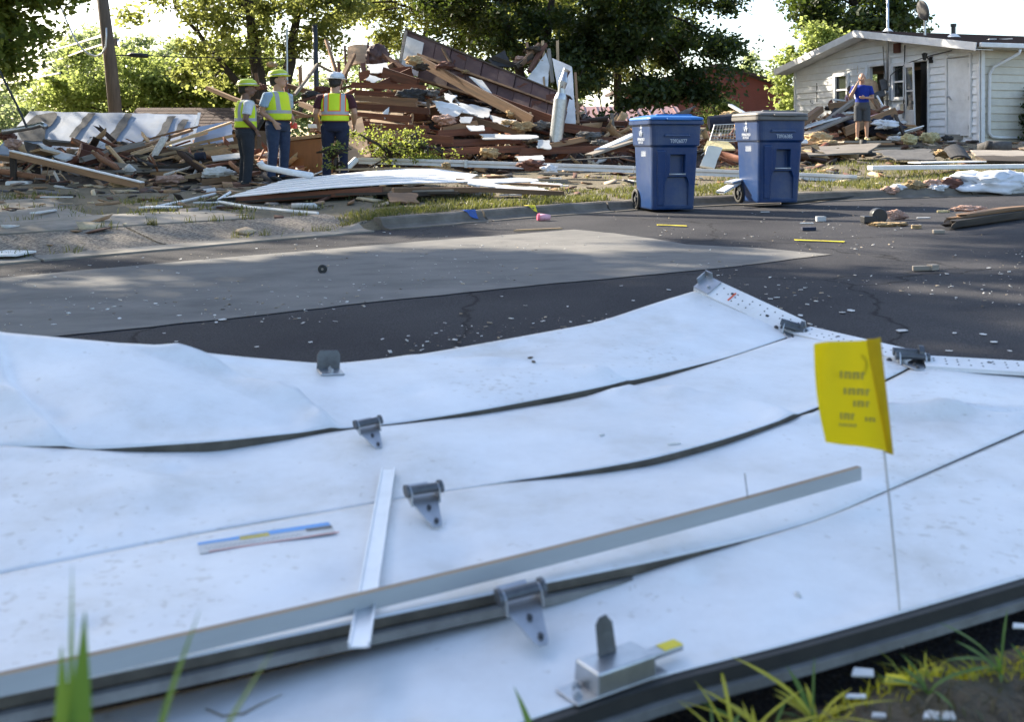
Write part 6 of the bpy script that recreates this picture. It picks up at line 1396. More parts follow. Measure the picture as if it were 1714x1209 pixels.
for c_, s_ in (((0, 0, -.1), (.5, .35, .02)), ((0, -.17, 0), (.5, .02, .24)), ((0, .17, 0), (.5, .02, .24)), ((-.25, 0, 0), (.02, .36, .24)), ((.25, 0, 0), (.02, .36, .24))): obj('side_panel', MB().box(c_, s_), MT['rust'], bx)
sheet([(40, 238, 18.2), (62, 240, 18.0), (98, 268, 17.4), (44, 262, 17.6)], .03, 'felt', 'black torn roofing sheet at the left heap', None, 'felt_sheet')
sheet([(62, 240, 18.0), (130, 262, 17.6), (110, 270, 17.3), (86, 264, 17.5)], .03, 'drywall', 'grey white ceiling board at the left heap', None)
sheet([(330, 212, 19.4), (388, 203, 19.8), (392, 236, 19.2), (322, 248, 18.9)], .02, 'bluewall', 'pale blue siding sheet left of the workers', None)
sheet([(352, 262, 17.8), (405, 256, 18), (408, 264, 17.7), (356, 270, 17.6)], .02, 'drywall', 'thin white board behind the leftmost worker', None)
obj('vent_pipe', MB().tube([P(4, 221, 17.5), P(55, 212, 17.6), P(70, 208, 17.6), P(76, 212, 17.5)], .05, 10), MT['galv'], smooth=True, label='grey metal vent pipe lying at the left edge', cat='pipe')
lump((22, 240, 17.2), .14, 'insul_p', 'pink insulation clump at the left edge', None, seed=1); lump((12, 228, 17.8), .16, 'rust', 'rust red cloth lump at the left edge', None, 'cloth_lump', 'cloth', seed=2)
lump((205, 308, 15.9), .16, 'insul', 'tan insulation clump under the fallen rafter end', None, sq=(1.4, 1, .5), seed=3)
lump((285, 300, 16.4), .16, 'insul_p', 'pinkish insulation clump in front of the left heap', None, sq=(1.6, 1, .5), seed=4); lump((365, 290, 16.9), .2, 'drywall', 'crumbled white plaster heap behind the leftmost worker', None, 'plaster_heap', 'plaster', sq=(1.4, 1, .5), seed=5)
obj('paint_can', MB().tube([P(327, 262, 17.6), P(343, 260, 17.6)], .07, 14), MT['dkcloth'], label='dark blue can lying in the left heap', cat='can')
obj('white_bucket', MB().box(P(32, 311, 16.7), (.38, .2, .16)), MT['white'], bevel=.03, label='white plastic box at the left heap foot', cat='box')

# --- round the workers
cb = empty('cabinet', P(512, 276, 18.7), label='orange brown kitchen cabinet with pale countertop behind the workers', cat='cabinet'); cb.rotation_euler = (0, R(-3), R(-14))
cb.location.z = tz(cb.location.x, cb.location.y) + .02
obj('carcass', MB().box((0, .25, .32), (.62, .5, .64)), MT['cabinet'], cb, bevel=.004); obj('countertop', MB().box((.02, .25, .675), (.86, .62, .06), Matrix.Rotation(R(-3), 3, 'Y')), MT['ply'], cb, bevel=.004); obj('side_board', MB().box((-.33, .2, .3), (.02, .6, .6)), MT['wood_red'], cb)
obj('red_container', MB().tube([P(490, 215, 18.5), P(490, 206, 18.5)], [.085, .08], 14).tube([P(490, 206, 18.5), P(490, 204, 18.5)], [.05, .04], 14), MT['red'], label='red plastic container on the countertop behind the workers', cat='container')
obj('white_carton', MB().box(P(524, 211, 18.6), (.16, .14, .07)), MT['white'], bevel=.005, label='white carton on the countertop', cat='carton')
dsn = empty('downspout_piece', P(470, 285, 15.2), label='white downspout piece with elbow lying before the workers', cat='downspout')
dp = [P(434, 271, 15.6), P(437, 277, 15.6), P(447, 281, 15.5), P(480, 287, 15.3), P(522, 294, 15.1)]
obj('pipe', MB().tube([p - dsn.location for p in dp[1:]], .048, 10), MT['white'], dsn, smooth=True); obj('elbow', MB().tube([dp[0] - dsn.location, dp[1] - dsn.location + Vector((.01, 0, 0))], [.055, .055], 10), MT['white'], dsn, smooth=True)
sheet([(579, 205, 19.6), (606, 196, 19.8), (622, 262, 18.6), (582, 272, 18.5)], .018, 'ply', 'bare plywood sheet right of the worker in the white hat', None)
sheet([(540, 70, 30), (541, 70, 30), (541, 71, 30), (540, 71, 30)], .01, 'ply', 'tiny plywood scrap beside the black post', None) if False else None

# --- main heap
GM = 'floor joists of the collapsed house'
for k, (a, b, w, h_, mt) in enumerate((
    ((588, 142, 22.0), (716, 148, 21.2), .06, .13, 'wood_red'), ((590, 155, 21.6), (722, 160, 20.9), .06, .13, 'wood_red'), ((592, 166, 21.2), (700, 172, 20.6), .06, .18, 'wood_mid'), ((590, 178, 20.9), (720, 186, 20.2), .06, .13, 'wood_red'),
    ((592, 192, 20.5), (690, 200, 19.9), .06, .13, 'wood_red'), ((590, 206, 20.2), (720, 216, 19.6), .06, .13, 'wood_red'), ((730, 224, 19.8), (852, 216, 20.3), .06, .13, 'wood_red'), ((735, 240, 19.5), (872, 234, 19.9), .06, .13, 'wood_red'),
    ((742, 255, 19.1), (880, 249, 19.5), .06, .13, 'wood_red'), ((868, 254, 19.2), (1048, 248, 19.6), .06, .13, 'wood_red'), ((915, 240, 19.7), (1028, 236, 20.1), .06, .18, 'wood_red'), ((862, 200, 20.8), (1005, 222, 20.6), .06, .18, 'wood_red'),
    ((735, 210, 20.0), (830, 197, 20.6), .06, .18, 'wood_red'), ((740, 218, 19.9), (800, 206, 20.2), .06, .12, 'wood_mid'), ((700, 100, 22.4), (893, 203, 20.0), .08, .20, 'wood_mid'), ((785, 150, 21.4), (930, 205, 20.2), .06, .22, 'wood_red'),
    ((640, 120, 22.2), (700, 140, 21.6), .06, .22, 'wood_red'), ((600, 128, 22.4), (690, 118, 22.4), .06, .2, 'wood_red'), ((612, 140, 22.2), (668, 104, 22.8), .08, .18, 'wood_mid'), ((625, 150, 21.9), (690, 120, 22.3), .08, .2, 'wood_red'),
    ((760, 190, 20.6), (880, 226, 19.8), .05, .12, 'wood_mid'), ((910, 246, 19.3), (1000, 228, 20), .05, .1, 'wood_mid'), ((680, 228, 19.6), (760, 236, 19.3), .06, .16, 'wood_red'), ((600, 222, 19.8), (700, 226, 19.4), .05, .16, 'wood_mid'))):
    plank(a, b, w, h_, mt, ('long ' if abs(a[0]-b[0])>110 else 'short ')+'reddish brown floor joist in the house heap' if mt == 'wood_red' else 'lighter brown beam in the collapsed house heap', GM, 'joist', 'joist')
GS = 'splintered studs sticking out of the heap'
for a, b, w, h_, mt in (
    ((345, 146, 23.5), (432, 180, 22.2), .10, .08, 'wood_mid'), ((468, 140, 23), (566, 168, 22.2), .10, .10, 'wood_mid'), ((430, 168, 22.4), (520, 196, 21.6), .1, .06, 'wood_mid'), ((500, 172, 22), (596, 214, 20.4), .10, .1, 'wood_mid'),
    ((428, 121, 23), (433, 150, 23), .07, .07, 'wood_mid'), ((474, 116, 23), (480, 162, 22.6), .08, .07, 'wood_red'), ((502, 111, 23), (504, 150, 22.8), .08, .08, 'wood_mid'), ((545, 64, 23.6), (566, 132, 22.8), .07, .07, 'wood_mid'),
    ((593, 90, 23), (566, 146, 22.4), .1, .08, 'wood_mid'), ((567, 104, 23), (569, 150, 22.5), .07, .06, 'wood_red'), ((577, 75, 23.6), (580, 140, 22.8), .05, .05, 'wood_red'), ((616, 70, 23.4), (616, 130, 22.6), .05, .06, 'wood_red'),
    ((607, 106, 23), (613, 138, 22.4), .1, .08, 'wood_red'), ((639, 91, 23), (678, 116, 22.4), .08, .1, 'wood_red'), ((520, 150, 22.8), (500, 190, 22), .07, .06, 'wood_dark'), ((532, 106, 23), (492, 160, 22.4), .06, .06, 'wood_grey'), ((532, 108, 23), (560, 122, 22.6), .05, .05, 'wood_dark'),
    ((870, 110, 22.6), (905, 72, 23), .09, .09, 'wood_mid'), ((885, 122, 22.4), (914, 72, 23), .1, .08, 'wood_red'), ((862, 112, 22.6), (892, 92, 22.8), .1, .1, 'wood_dark'), ((933, 66, 23.2), (934, 120, 22.6), .06, .06, 'wood_light'), ((908, 68, 23), (910, 96, 22.8), .06, .06, 'wood_light'), ((882, 70, 23), (884, 92, 22.8), .05, .05, 'wood_mid'),
    ((822, 95, 23), (870, 112, 22.8), .12, .1, 'wood_dark'), ((918, 80, 23), (925, 140, 22.2), .08, .05, 'wood_grey'), ((872, 140, 22), (912, 150, 21.8), .06, .05, 'wood_light'), ((910, 128, 22.2), (912, 150, 22), .04, .04, 'wood_light'), ((740, 80, 22.6), (755, 106, 22.2), .05, .05, 'wood_mid'), ((888, 188, 20.4), (884, 206, 20.2), .05, .05, 'wood_light'),
    ((1024, 188, 22), (1028, 245, 22), .07, .07, 'wood_grey'), ((716, 166, 21), (718, 194, 20.5), .06, .06, 'wood_mid'), ((430, 190, 22), (600, 140, 22.6), .08, .05, 'wood_red'), ((455, 200, 21.6), (560, 190, 21.4), .12, .05, 'wood_mid'), ((520, 206, 21), (590, 198, 21), .1, .06, 'wood_red'),
    ((540, 178, 21.8), (596, 150, 22.2), .1, .08, 'wood_red'), ((530, 215, 20.2), (590, 232, 19.8), .08, .05, 'wood_mid')):
    plank(a, b, w, h_, mt, {'wood_mid': 'brown splintered stud sticking out of the collapsed house', 'wood_red': 'dark red stud sticking out of the collapsed house', 'wood_dark': 'charred stud in the collapsed house', 'wood_grey': 'weathered stud standing in the rubble', 'wood_light': 'pale stud end at the top of the rubble'}[mt], GS, 'stud', 'stud', jag=.2)
for c in ([(596, 160, 21.4), (680, 165, 20.9), (680, 176, 20.7), (596, 172, 21.1)], [(596, 184, 20.7), (678, 191, 20.2), (676, 203, 20.0), (598, 197, 20.4)], [(620, 200, 20.2), (680, 208, 19.9), (676, 214, 19.8), (618, 208, 20)]):
    sheet(c, .02, 'wood_light', 'pale subfloor strip between the floor joists', 'subfloor strips', 'subfloor_strip')
GX_ = 'loose lumber scattered over the heaps'
def litter(V_, n_, lab, mats, l0, l1):
    c_ = V_[rng.choice(len(V_), n_ * 3)]; c_ = c_[c_[:, 2] > terr(c_[:, 0], c_[:, 1]) + .12][:n_]
    for p in c_:
        p = Vector(p); az = random.gauss(0.15, .55); L_ = random.uniform(l0, l1); d = Vector((math.cos(az), math.sin(az), random.gauss(.0, .12))) * L_ / 2; p.z += random.uniform(.02, .16)
        m_ = random.choice(mats); plank(p - d, p + d, random.choice([.05, .09, .12, .2]), random.choice([.03, .04, .09]), m_, {'wood_red': 'loose dark red board ', 'wood_mid': 'loose brown board ', 'wood_dark': 'loose charred board ', 'wood_light': 'loose pale board ', 'wood_grey': 'loose weathered board ', 'white': 'loose white painted board '}[m_] + lab, GX_, roll=random.gauss(0, .6), jag=.2)
litter(mB, 85, 'on the middle heap', ['wood_red', 'wood_red', 'wood_mid', 'wood_dark', 'wood_red', 'wood_light'], .5, 1.9)
litter(mA, 36, 'on the left heap', ['wood_mid', 'wood_dark', 'wood_light', 'wood_dark', 'wood_grey'], .5, 1.8)
litter(mC, 22, 'against the white house', ['wood_mid', 'wood_dark', 'wood_grey', 'white'], .4, 1.3)
litter(mD, 34, 'behind the bins', ['wood_mid', 'wood_dark', 'wood_grey', 'white', 'wood_red'], .4, 1.4)
wp = [P(681, 52, 23.2), P(952, 162, 20.8), P(942, 204, 20.4), P(668, 120, 22.8)]
fw = empty('fallen_partition', sum(wp, Vector()) / 4, label='big dark panelled wall section tilted across the top of the heap', cat='wall')
def wq(u, v, off=0):
    nr = (wp[1] - wp[0]).cross(wp[3] - wp[0]).normalized(); nr = nr if nr.y < 0 else -nr
    return (wp[0] * (1 - u) + wp[1] * u) * (1 - v) + (wp[3] * (1 - u) + wp[2] * u) * v + nr * off - fw.location
def wpan(u0, u1, v0, v1, off, th, mat, nm):
    c = [wq(u0, v0, off), wq(u1, v0, off), wq(u1, v1, off), wq(u0, v1, off)]; d = [wq(u0, v0, off - th), wq(u1, v0, off - th), wq(u1, v1, off - th), wq(u0, v1, off - th)]
    return obj(nm, MB().add(c + d, [(0, 1, 2, 3), (7, 6, 5, 4), (0, 4, 5, 1), (1, 5, 6, 2), (2, 6, 7, 3), (3, 7, 4, 0)]), MT[mat], fw)
for k in range(10): wpan(k / 10, (k + 1) / 10 - .004, 0, .42, random.uniform(-.01, .012), .1, 'panel', 'wall_panel')
for k in range(9): wpan(.12 + k * .098, .12 + (k + 1) * .098 - .004, .5, 1.0, random.uniform(-.03, 0), .1, 'panel', 'wall_panel')
wpan(.01, .125, .12, .98, .03, .02, 'drywall', 'white_board'); wpan(.1, 1.0, .43, .49, .05, .12, 'wood_mid', 'ledge_rail'); wpan(-.01, 1.01, -.045, .0, .03, .14, 'wood_dark', 'top_plate'); wpan(.12, 1.0, 1.0, 1.05, .03, .12, 'wood_mid', 'bottom_plate'); wpan(-.012, .006, 0, 1, .03, .12, 'wood_grey', 'end_stud')
for k in range(7):
    u = random.uniform(.2, .95); v = random.choice([random.uniform(.05, .35), random.uniform(.55, .95)])
    c = wq(u, v, .02); obj('torn_paper', MB().add([c + Vector((random.uniform(-.2, .2), random.uniform(-.01, .0), random.uniform(-.13, .13))) for _ in range(5)], [(0, 1, 2), (0, 2, 3), (0, 3, 4)]), MT['rust'], fw)
# white doors and plaster
sheet([(925, 98, 22.4), (957, 112, 22.0), (964, 208, 21.0), (944, 208, 21.0)], .05, 'white', 'tall white interior door leaning at the right of the heap', None, 'interior_door', 'door', rag=.0)
sheet([(882, 132, 22.3), (914, 88, 22.8), (920, 110, 22.5), (917, 146, 22.0)], .03, 'drywall', 'white triangular wall piece at the top right of the heap', None)
plank((963, 122, 22), (968, 208, 21.1), .05, .07, 'wood_mid', 'brown jamb on the edge of the white door', None, 'door_jamb', 'jamb', jag=.03)
sheet([(784, 127, 21.6), (806, 132, 21.4), (842, 178, 20.8), (832, 172, 20.8)], .02, 'drywall', 'narrow grey white board stuck against the tilted wall', None)
GP = 'plasterboard pieces on the heap'
for c in ([(720, 168, 20.9), (762, 172, 20.8), (800, 192, 20.3), (728, 186, 20.4)], [(762, 170, 20.9), (824, 182, 20.6), (820, 200, 20.2), (786, 194, 20.4)], [(742, 155, 21.2), (768, 160, 21), (756, 172, 20.8), (744, 168, 20.9)], [(818, 192, 20.4), (868, 202, 20.1), (850, 212, 19.9), (822, 204, 20.2)], [(768, 195, 20.2), (792, 196, 20.2), (788, 206, 20), (770, 206, 20)], [(800, 224, 19.6), (905, 226, 19.6), (900, 234, 19.3), (806, 234, 19.4)], [(898, 234, 19.4), (920, 234, 19.4), (924, 250, 19.1), (896, 250, 19.1)], [(780, 210, 19.8), (812, 210, 19.8), (812, 218, 19.6), (786, 220, 19.6)], [(730, 178, 20.6), (776, 184, 20.4), (770, 196, 20.2), (736, 196, 20.2)], [(612, 108, 22.6), (650, 104, 22.6), (652, 122, 22.2), (618, 124, 22.2)], [(618, 124, 22.2), (640, 132, 22), (624, 140, 21.9), (612, 134, 22)], [(860, 262, 18.9), (910, 260, 19), (915, 268, 18.7), (868, 270, 18.7)], [(640, 188, 20.3), (652, 178, 20.5), (650, 196, 20.2), (644, 200, 20.1)]):
    sheet(c, .018, 'drywall', 'ragged white plasterboard piece on the house heap', GP, 'plasterboard_piece', 'plasterboard', rag=.09)
sheet([(580, 72, 24), (632, 76, 24), (634, 108, 23.4), (582, 106, 23.4)], .03, 'ply', 'pale rounded panel at the upper left of the heap', None, curl=.1)
lump((632, 95, 23.2), .30, 'panel', 'purple grey bundle of cloth at the upper left of the heap', None, 'cloth_bundle', 'cloth', (1, .7, 1), .4, 3)
sheet([(815, 100, 23), (845, 84, 23.2), (858, 112, 22.8), (828, 112, 22.8)], .03, 'felt', 'black sheet sticking up behind the tilted wall', None)
for k, (x, y, D, r_, m_) in enumerate(((692, 102, 21.9, .26, 'insul'), (706, 112, 21.8, .22, 'wood_dark'), (745, 110, 21.9, .24, 'rust'), (688, 160, 20.9, .34, 'felt'), (722, 156, 20.9, .2, 'greyfelt'), (862, 190, 20.4, .2, 'insul'), (876, 212, 19.9, .26, 'insul'), (850, 205, 20, .15, 'insul'), (905, 210, 20.2, .25, 'greyfelt'), (984, 228, 19.9, .26, 'greyfelt'), (744, 200, 20, .26, 'insul_p'), (820, 255, 18.9, .22, 'insul'), (936, 236, 19.6, .2, 'rust'), (1004, 240, 19.6, .2, 'greyfelt'), (540, 150, 22.6, .22, 'rust'), (520, 160, 22.4, .25, 'felt'), (455, 108, 24.4, .16, 'insul'), (437, 145, 23.2, .2, 'rust'), (780, 120, 22, .12, 'insul'), (895, 84, 22.9, .25, 'wood_dark'), (875, 100, 22.9, .22, 'insul_p'), (906, 104, 22.7, .16, 'insul'))):
    lump((x, y, D), r_ * .68, m_, {'insul': 'tan insulation clump caught in the collapsed house', 'insul_p': 'pinkish insulation clump in the collapsed house', 'felt': 'crumpled black felt lump in the collapsed house', 'rust': 'rust brown torn fabric lump in the collapsed house', 'greyfelt': 'grey fabric lump in the collapsed house', 'wood_dark': 'charred debris lump in the collapsed house'}[m_], 'clumps caught in the heap', 'debris_clump', 'clump', (1.35, .9, .62), .6, k)
fe = empty('flue_pipe', P(931, 240, 19.6), label='standing silver metal chimney flue with bent top', cat='flue pipe')
f0 = fe.location
def fq(x, y, D): return P(x, y, D) - f0
obj('flue_section', MB().tube([fq(930, 238, 19.6), fq(934, 202, 19.6), fq(938, 166, 19.6)], .128, 20), MT['galv'], fe, smooth=False)
obj('flue_seam', MB().tube([fq(934.0, 203, 19.6), fq(934.3, 200, 19.6)], .133, 20), MT['galv'], fe); obj('flue_collar', MB().tube([fq(938, 166, 19.6), fq(939, 161, 19.6), fq(939.5, 156, 19.6)], [.12, .105, .085], 18), MT['galv'], fe)
obj('flue_liner', MB().tube([fq(939.5, 157, 19.6), fq(940, 148, 19.6), fq(942, 138, 19.6), fq(946, 122, 19.7), (fq(949, 116, 19.7))], [.075, .07, .085, .06, .075], 14), MT['galv'], fe, smooth=False); obj('torn_tip', MB().beam(fq(938, 146, 19.55), fq(951, 120, 19.7), .09, .02), MT['rust'], fe)
# shrub branch and foreground rubble line
tree('fallen_branch', 'leafy green branch lying over the long white gutter', (-1.9, 17.8, tz(-1.9, 17.8)), [((-1.95, 17.7, .70), (.70, .4, .24)), ((-2.5, 17.6, .95), (.5, .3, .12)), ((-1.35, 17.8, .62), (.4, .3, .2)), ((-1.9, 18.0, 1.0), (.55, .3, .10))], MT['lf_near'], 2400, .055, [([(-2.6, 17.7, .35), (-2.1, 17.7, .6), (-1.5, 17.8, .75)], .02)], .12, 90, 30, cat='branch', hollow=.1)
tree('fallen_branch', 'small leafy twig cluster beside the white-hatted worker\'s legs', (-3.0, 16.9, tz(-3.0, 16.9)), [((-2.9, 16.8, .62), (.22, .2, .22))], MT['lf_bright'], 260, .06, [([(-2.8, 16.8, .3), (-2.95, 16.8, .6)], .008)], .1, 16, 10, cat='branch')

# long fallen gutter
gt = empty('fallen_gutter', P(1000, 292, 16.6), label='very long white rain gutter fallen along the front yard', cat='gutter')
def gutter(pts, nm, wd=.13, ht=.11):
    pr = [(-wd / 2, ht), (-wd / 2, 0), (wd / 2 - .02, 0), (wd / 2 - .035, ht * .45), (wd / 2, ht * .6), (wd / 2, ht), (wd / 2 - .012, ht), (wd / 2 - .012, ht * .65), (wd / 2 - .045, ht * .5), (wd / 2 - .03, .008), (-wd / 2 + .008, .008), (-wd / 2 + .008, ht)]
    V = []; Fc = []; k = len(pr)
    for i, p in enumerate(pts):
        t = (pts[min(i + 1, len(pts) - 1)] - pts[max(i - 1, 0)]); t.z = 0; t.normalize(); s_ = Vector((t.y, -t.x, 0))
        for a, b in pr: V.append(p + s_ * a + Vector((0, 0, b)) - gt.location)
    for i in range(len(pts) - 1):
        for j in range(k): Fc.append((i * k + j, i * k + (j + 1) % k, (i + 1) * k + (j + 1) % k, (i + 1) * k + j))
    return obj(nm, MB().add(V, Fc), MT['white'], gt)
gutter([P(602, 274, 18.0), P(700, 276.5, 17.6), P(779, 279, 17.3)], 'gutter_length'); gutter([P(781, 279.5, 17.3), P(920, 284, 17.0), P(1060, 289, 16.7)], 'gutter_length'); gutter([P(1062, 289, 16.7), P(1250, 297, 16.2), P(1434, 305, 15.8)], 'gutter_length')
obj('gutter_strap', MB().box(P(780, 274, 17.25) - gt.location, (.05, .16, .13)), MT['galv'], gt); obj('end_elbow', MB().tube([P(573, 289, 17.3) - gt.location, P(596, 267, 17.6) - gt.location], .055, 8), MT['white'], gt)
plank((560, 284, 16.6), (760, 283, 17.2), .06, .03, 'wood_light', 'thin pale board under the long white gutter', None)
lump((893, 277, 16.7), .2, 'rust', 'maroon rag draped over the long white gutter', None, 'rag', 'rag', (1.4, .8, .42), .7, 4); lump((920, 284, 16.4), .11, 'cloth', 'white tissue lump beside the maroon rag', None, 'tissue', 'cloth', (1.3, .8, .8), .5, 5); lump((747, 276, 16.9), .08, 'insul', 'tan clump on the long white gutter', None, seed=6)

# slab of fallen siding by the kerb
sl = empty('fallen_siding', P(640, 330, 13.4), label='fallen white siding wall lying on broken boards behind the kerb', cat='siding')
def sp_(x, y, D): return P(x, y, D) - sl.location
top = [[(372, 332, 13.2), (470, 322, 12.9), (560, 314, 12.9), (640, 309, 13.0), (700, 306, 13.2), (775, 305, 13.5)], [(480, 300, 15.4), (560, 292, 15.6), (620, 286, 15.9), (680, 282, 16.1), (730, 282, 16.1), (800, 292, 15.4)]]
for k in range(6):
    V = []; Fc = []
    for j in range(3):
        v = (k + j / 2 * .97) / 6
        for i in range(6):
            a, b = Vector(sp_(*top[0][i])), Vector(sp_(*top[1][i])); p = a.lerp(b, v); p.z += .008 * (1 - j / 2) + .01 * noise.noise((i, k, 0)); V.append(p)
    for j in range(2):
        for i in range(5): q_ = j * 6 + i; Fc.append((q_, q_ + 1, q_ + 7, q_ + 6))
    o = obj('siding_course', MB().add(V, Fc), MT['white'], sl); sm = o.modifiers.new('t', 'SOLIDIFY'); sm.thickness = .012
obj('edge_stud', MB().beam(sp_(374, 337, 13.15), sp_(640, 318, 12.95), .09, .09), MT['wood_red'], sl); obj('edge_stud', MB().beam(sp_(640, 318, 13.05), sp_(800, 318, 13.5), .08, .08), MT['wood_mid'], sl)
for c in ([(745, 302, 13.6), (880, 296, 14.2), (915, 302, 14.1), (800, 312, 13.4)], [(770, 306, 13.5), (895, 312, 13.7), (935, 321, 13.5), (840, 318, 13.3)], [(880, 303, 14), (945, 308, 14), (940, 314, 13.8), (890, 312, 13.8)]):
    sheet(c, .012, 'white', 'torn white siding strip on the fallen siding', 'torn siding strips', 'siding_strip', rag=.12)
for a, b, w, h_, mt, lb in (((650, 318, 12.9), (948, 324, 13.2), .12, .06, 'wood_mid', 'long brown board under the fallen siding'), ((560, 325, 13), (770, 322, 12.9), .12, .03, 'wood_dark', 'dark board under the fallen siding'), ((650, 328, 12.7), (790, 316, 13.3), .2, .05, 'wood_dark', 'charred board low under the fallen siding'), ((880, 300, 14.4), (950, 302, 14.6), .1, .03, 'wood_grey', 'grey slat at the right end of the fallen siding'), ((760, 300, 14), (940, 312, 13.7), .15, .03, 'wood_mid', 'brown backing board beneath the torn siding strips'), ((650, 322, 12.9), (760, 319, 12.9), .04, .03, 'wood_grey', 'thin grey lath under the fallen siding'), ((900, 290, 15), (960, 292, 15), .12, .03, 'wood_grey', 'grey slat below the long gutter'), ((400, 338, 13.2), (560, 326, 13.1), .3, .03, 'wood_dark', 'dark sheathing board under the left of the fallen siding')):
    plank(a, b, w, h_, mt, lb, None)
sheet([(646, 322, 12.7), (700, 324, 12.7), (704, 342, 12.4), (652, 340, 12.3)], .02, 'wood_mid', 'brown splintered flap hanging below the fallen siding', None, rag=.1)
tr_ = [GT(362, 340) + Vector((0, 0, .02)), GT(420, 350) + Vector((0, 0, .02)), GT(480, 356) + Vector((0, 0, .02)), GT(532, 361) + Vector((0, 0, .02))]
obj('trim_coil', MB().tube([P(385, 322, 13.6)] + tr_, [.02] * 5, 6), MT['white'], label='thin bent white trim strip curving over the driveway', cat='trim strip')
o = obj('trim_strip', MB().tube([GT(258, 350) + Vector((0, 0, .02)), GT(310, 340) + Vector((0, 0, .03)), GT(360, 330) + Vector((0, 0, .05))], .018, 6), MT['white'], label='thin straight white trim strip on the driveway', cat='trim strip')
for (x, y, lx, ly, lb) in ((270, 352, .45, .22, 'flat white siding scrap on the driveway'), (345, 344, .3, .06, 'narrow white scrap beside the driveway weeds'), (12, 432, .35, .4, 'corrugated white scrap in the gutter at the left edge'), (76, 360, .08, .55, 'pale wooden stake on the left lawn edge'), (95, 335, .4, .05, 'thin white stick on the left lawn'), (855, 331, .3, .2, 'white paper scrap on the verge before the siding'), (925, 315, .5, .14, 'white strip scrap at the right of the siding'), (930, 302, .2, .14, 'tan scrap on the sunlit verge')):
    g = GT(x, y); obj('white_scrap', MB().prism([(-lx / 2, -ly / 2), (lx * .45, -ly * .4), (lx / 2, ly * .35), (-lx * .3, ly / 2)], 0, .015), MT['chip'], loc=g + Vector((0, 0, .03)), label=lb, cat='scrap')

# --- between the bins and the red house
sheet([(1070, 203, 21), (1120, 198, 21.2), (1165, 173, 21.6), (1150, 197, 21)], .03, 'felt', 'black curled roofing sheet above the bright lidded bin', None, curl=.05)
lump((1115, 205, 20.8), .35, 'felt', 'black crumpled tarp behind the bright lidded bin', None, 'tarp', 'tarp', (1.6, .8, .4), .5, 3)
plank((1221, 175, 21), (1250, 192, 20.6), .1, .04, 'white', 'white board poking up between the bins', None); obj('barrel', MB().tube([P(1186, 206, 20.2), P(1226, 202, 20.2)], [.14, .14], 16), MT['dkcloth'], label='dark blue drum lying between the bins', cat='drum')
lump((1225, 192, 20.6), .2, 'insul', 'tan insulation clump between the bins', None, sq=(1.3, .8, .5), seed=7)
wc = empty('wire_crate', P(1215, 236, 17.8), label='grey wire crate standing between the two bins', cat='crate'); mbx = MB()
obj('crate_frame', MB().tube([(-.28, 0, 0), (-.2, 0, .28), (.24, 0, .3), (.24, 0, 0), (-.28, 0, 0)], .01, 6), MT['galv'], wc)
for k in range(9): mbx.tube([(-.26 + k * .055, 0, .02), (-.19 + k * .05, 0, .28)], .004, 4)
for k in range(5): mbx.tube([(-.27 + k * .015, 0, .03 + k * .055), (.24, 0, .03 + k * .055)], .004, 4)
obj('crate_mesh', mbx, MT['galv'], wc, kind='stuff')
sheet([(1186, 243, 17), (1210, 247, 17.2), (1196, 283, 16.6), (1172, 278, 16.6)], .03, 'creamsiding', 'off-white corner trim leaning between the two bins', None, curl=.015, rag=0.02); sheet([(1184, 236, 17.8), (1220, 238, 17.8), (1232, 250, 17.4), (1176, 252, 17.4)], .03, 'insul_y', 'pale foam board lying between the bins', None)
for a, b, w, h_, mt, lb in (((985, 260, 18.6), (1058, 236, 19.6), .2, .04, 'wood_grey', 'grey board left of the bright lidded bin'), ((1000, 252, 19), (1062, 224, 20), .16, .04, 'white', 'white strip left of the bright lidded bin'), ((960, 268, 18), (1056, 262, 18.2), .3, .02, 'felt', 'flat black felt strip left of the bright lidded bin'), ((1205, 322, 12.9), (1235, 305, 13.2), .12, .03, 'white', 'white trim scrap leaning on the kerb left of the dark lidded bin'), ((1218, 306, 13.1), (1240, 300, 13.2), .16, .02, 'alu', 'silvery scrap beside the dark lidded bin wheel')):
    plank(a, b, w, h_, mt, lb, None)

# --- heap at the white house
GR = 'boards in the heap by the white house'
for a, b, w, h_, mt in (((1341, 206, 25), (1374, 182, 26), .16, .16, 'wood_mid'), ((1345, 226, 24.6), (1421, 194, 26), .3, .04, 'wood_grey'), ((1342, 214, 25), (1402, 196, 26), .25, .03, 'white'), ((1412, 221, 25.4), (1502, 186, 25.8), .08, .22, 'wood_mid'), ((1420, 208, 26), (1498, 184, 26.4), .2, .05, 'pale'), ((1498, 192, 25.6), (1516, 231, 25), .07, .07, 'wood_dark'), ((1380, 205, 25.6), (1430, 168, 27), .1, .1, 'wood_grey'), ((1400, 196, 26.4), (1470, 184, 27), .12, .05, 'wood_mid'), ((1342, 238, 22.6), (1398, 247, 22), .1, .1, 'wood_mid'), ((1345, 232, 23.4), (1400, 226, 24), .16, .08, 'wood_red'), ((1460, 165, 27.6), (1478, 192, 27), .1, .06, 'wood_mid'), ((1440, 196, 26.6), (1486, 178, 27.4), .1, .05, 'wood_red'), ((1468, 160, 27.8), (1478, 178, 27.4), .04, .04, 'white'), ((1350, 195, 27), (1392, 204, 26), .12, .05, 'wood_light')):
    plank(a, b, w, h_, mt, {'wood_mid': 'brown beam in the heap by the white house', 'wood_grey': 'grey board in the heap by the white house', 'white': 'white board in the heap by the white house', 'pale': 'pink stained board in the heap by the white house', 'wood_dark': 'black strut propped on the white house heap', 'wood_red': 'dark red board in the heap by the white house', 'wood_light': 'pale board in the heap by the white house'}[mt], GR)
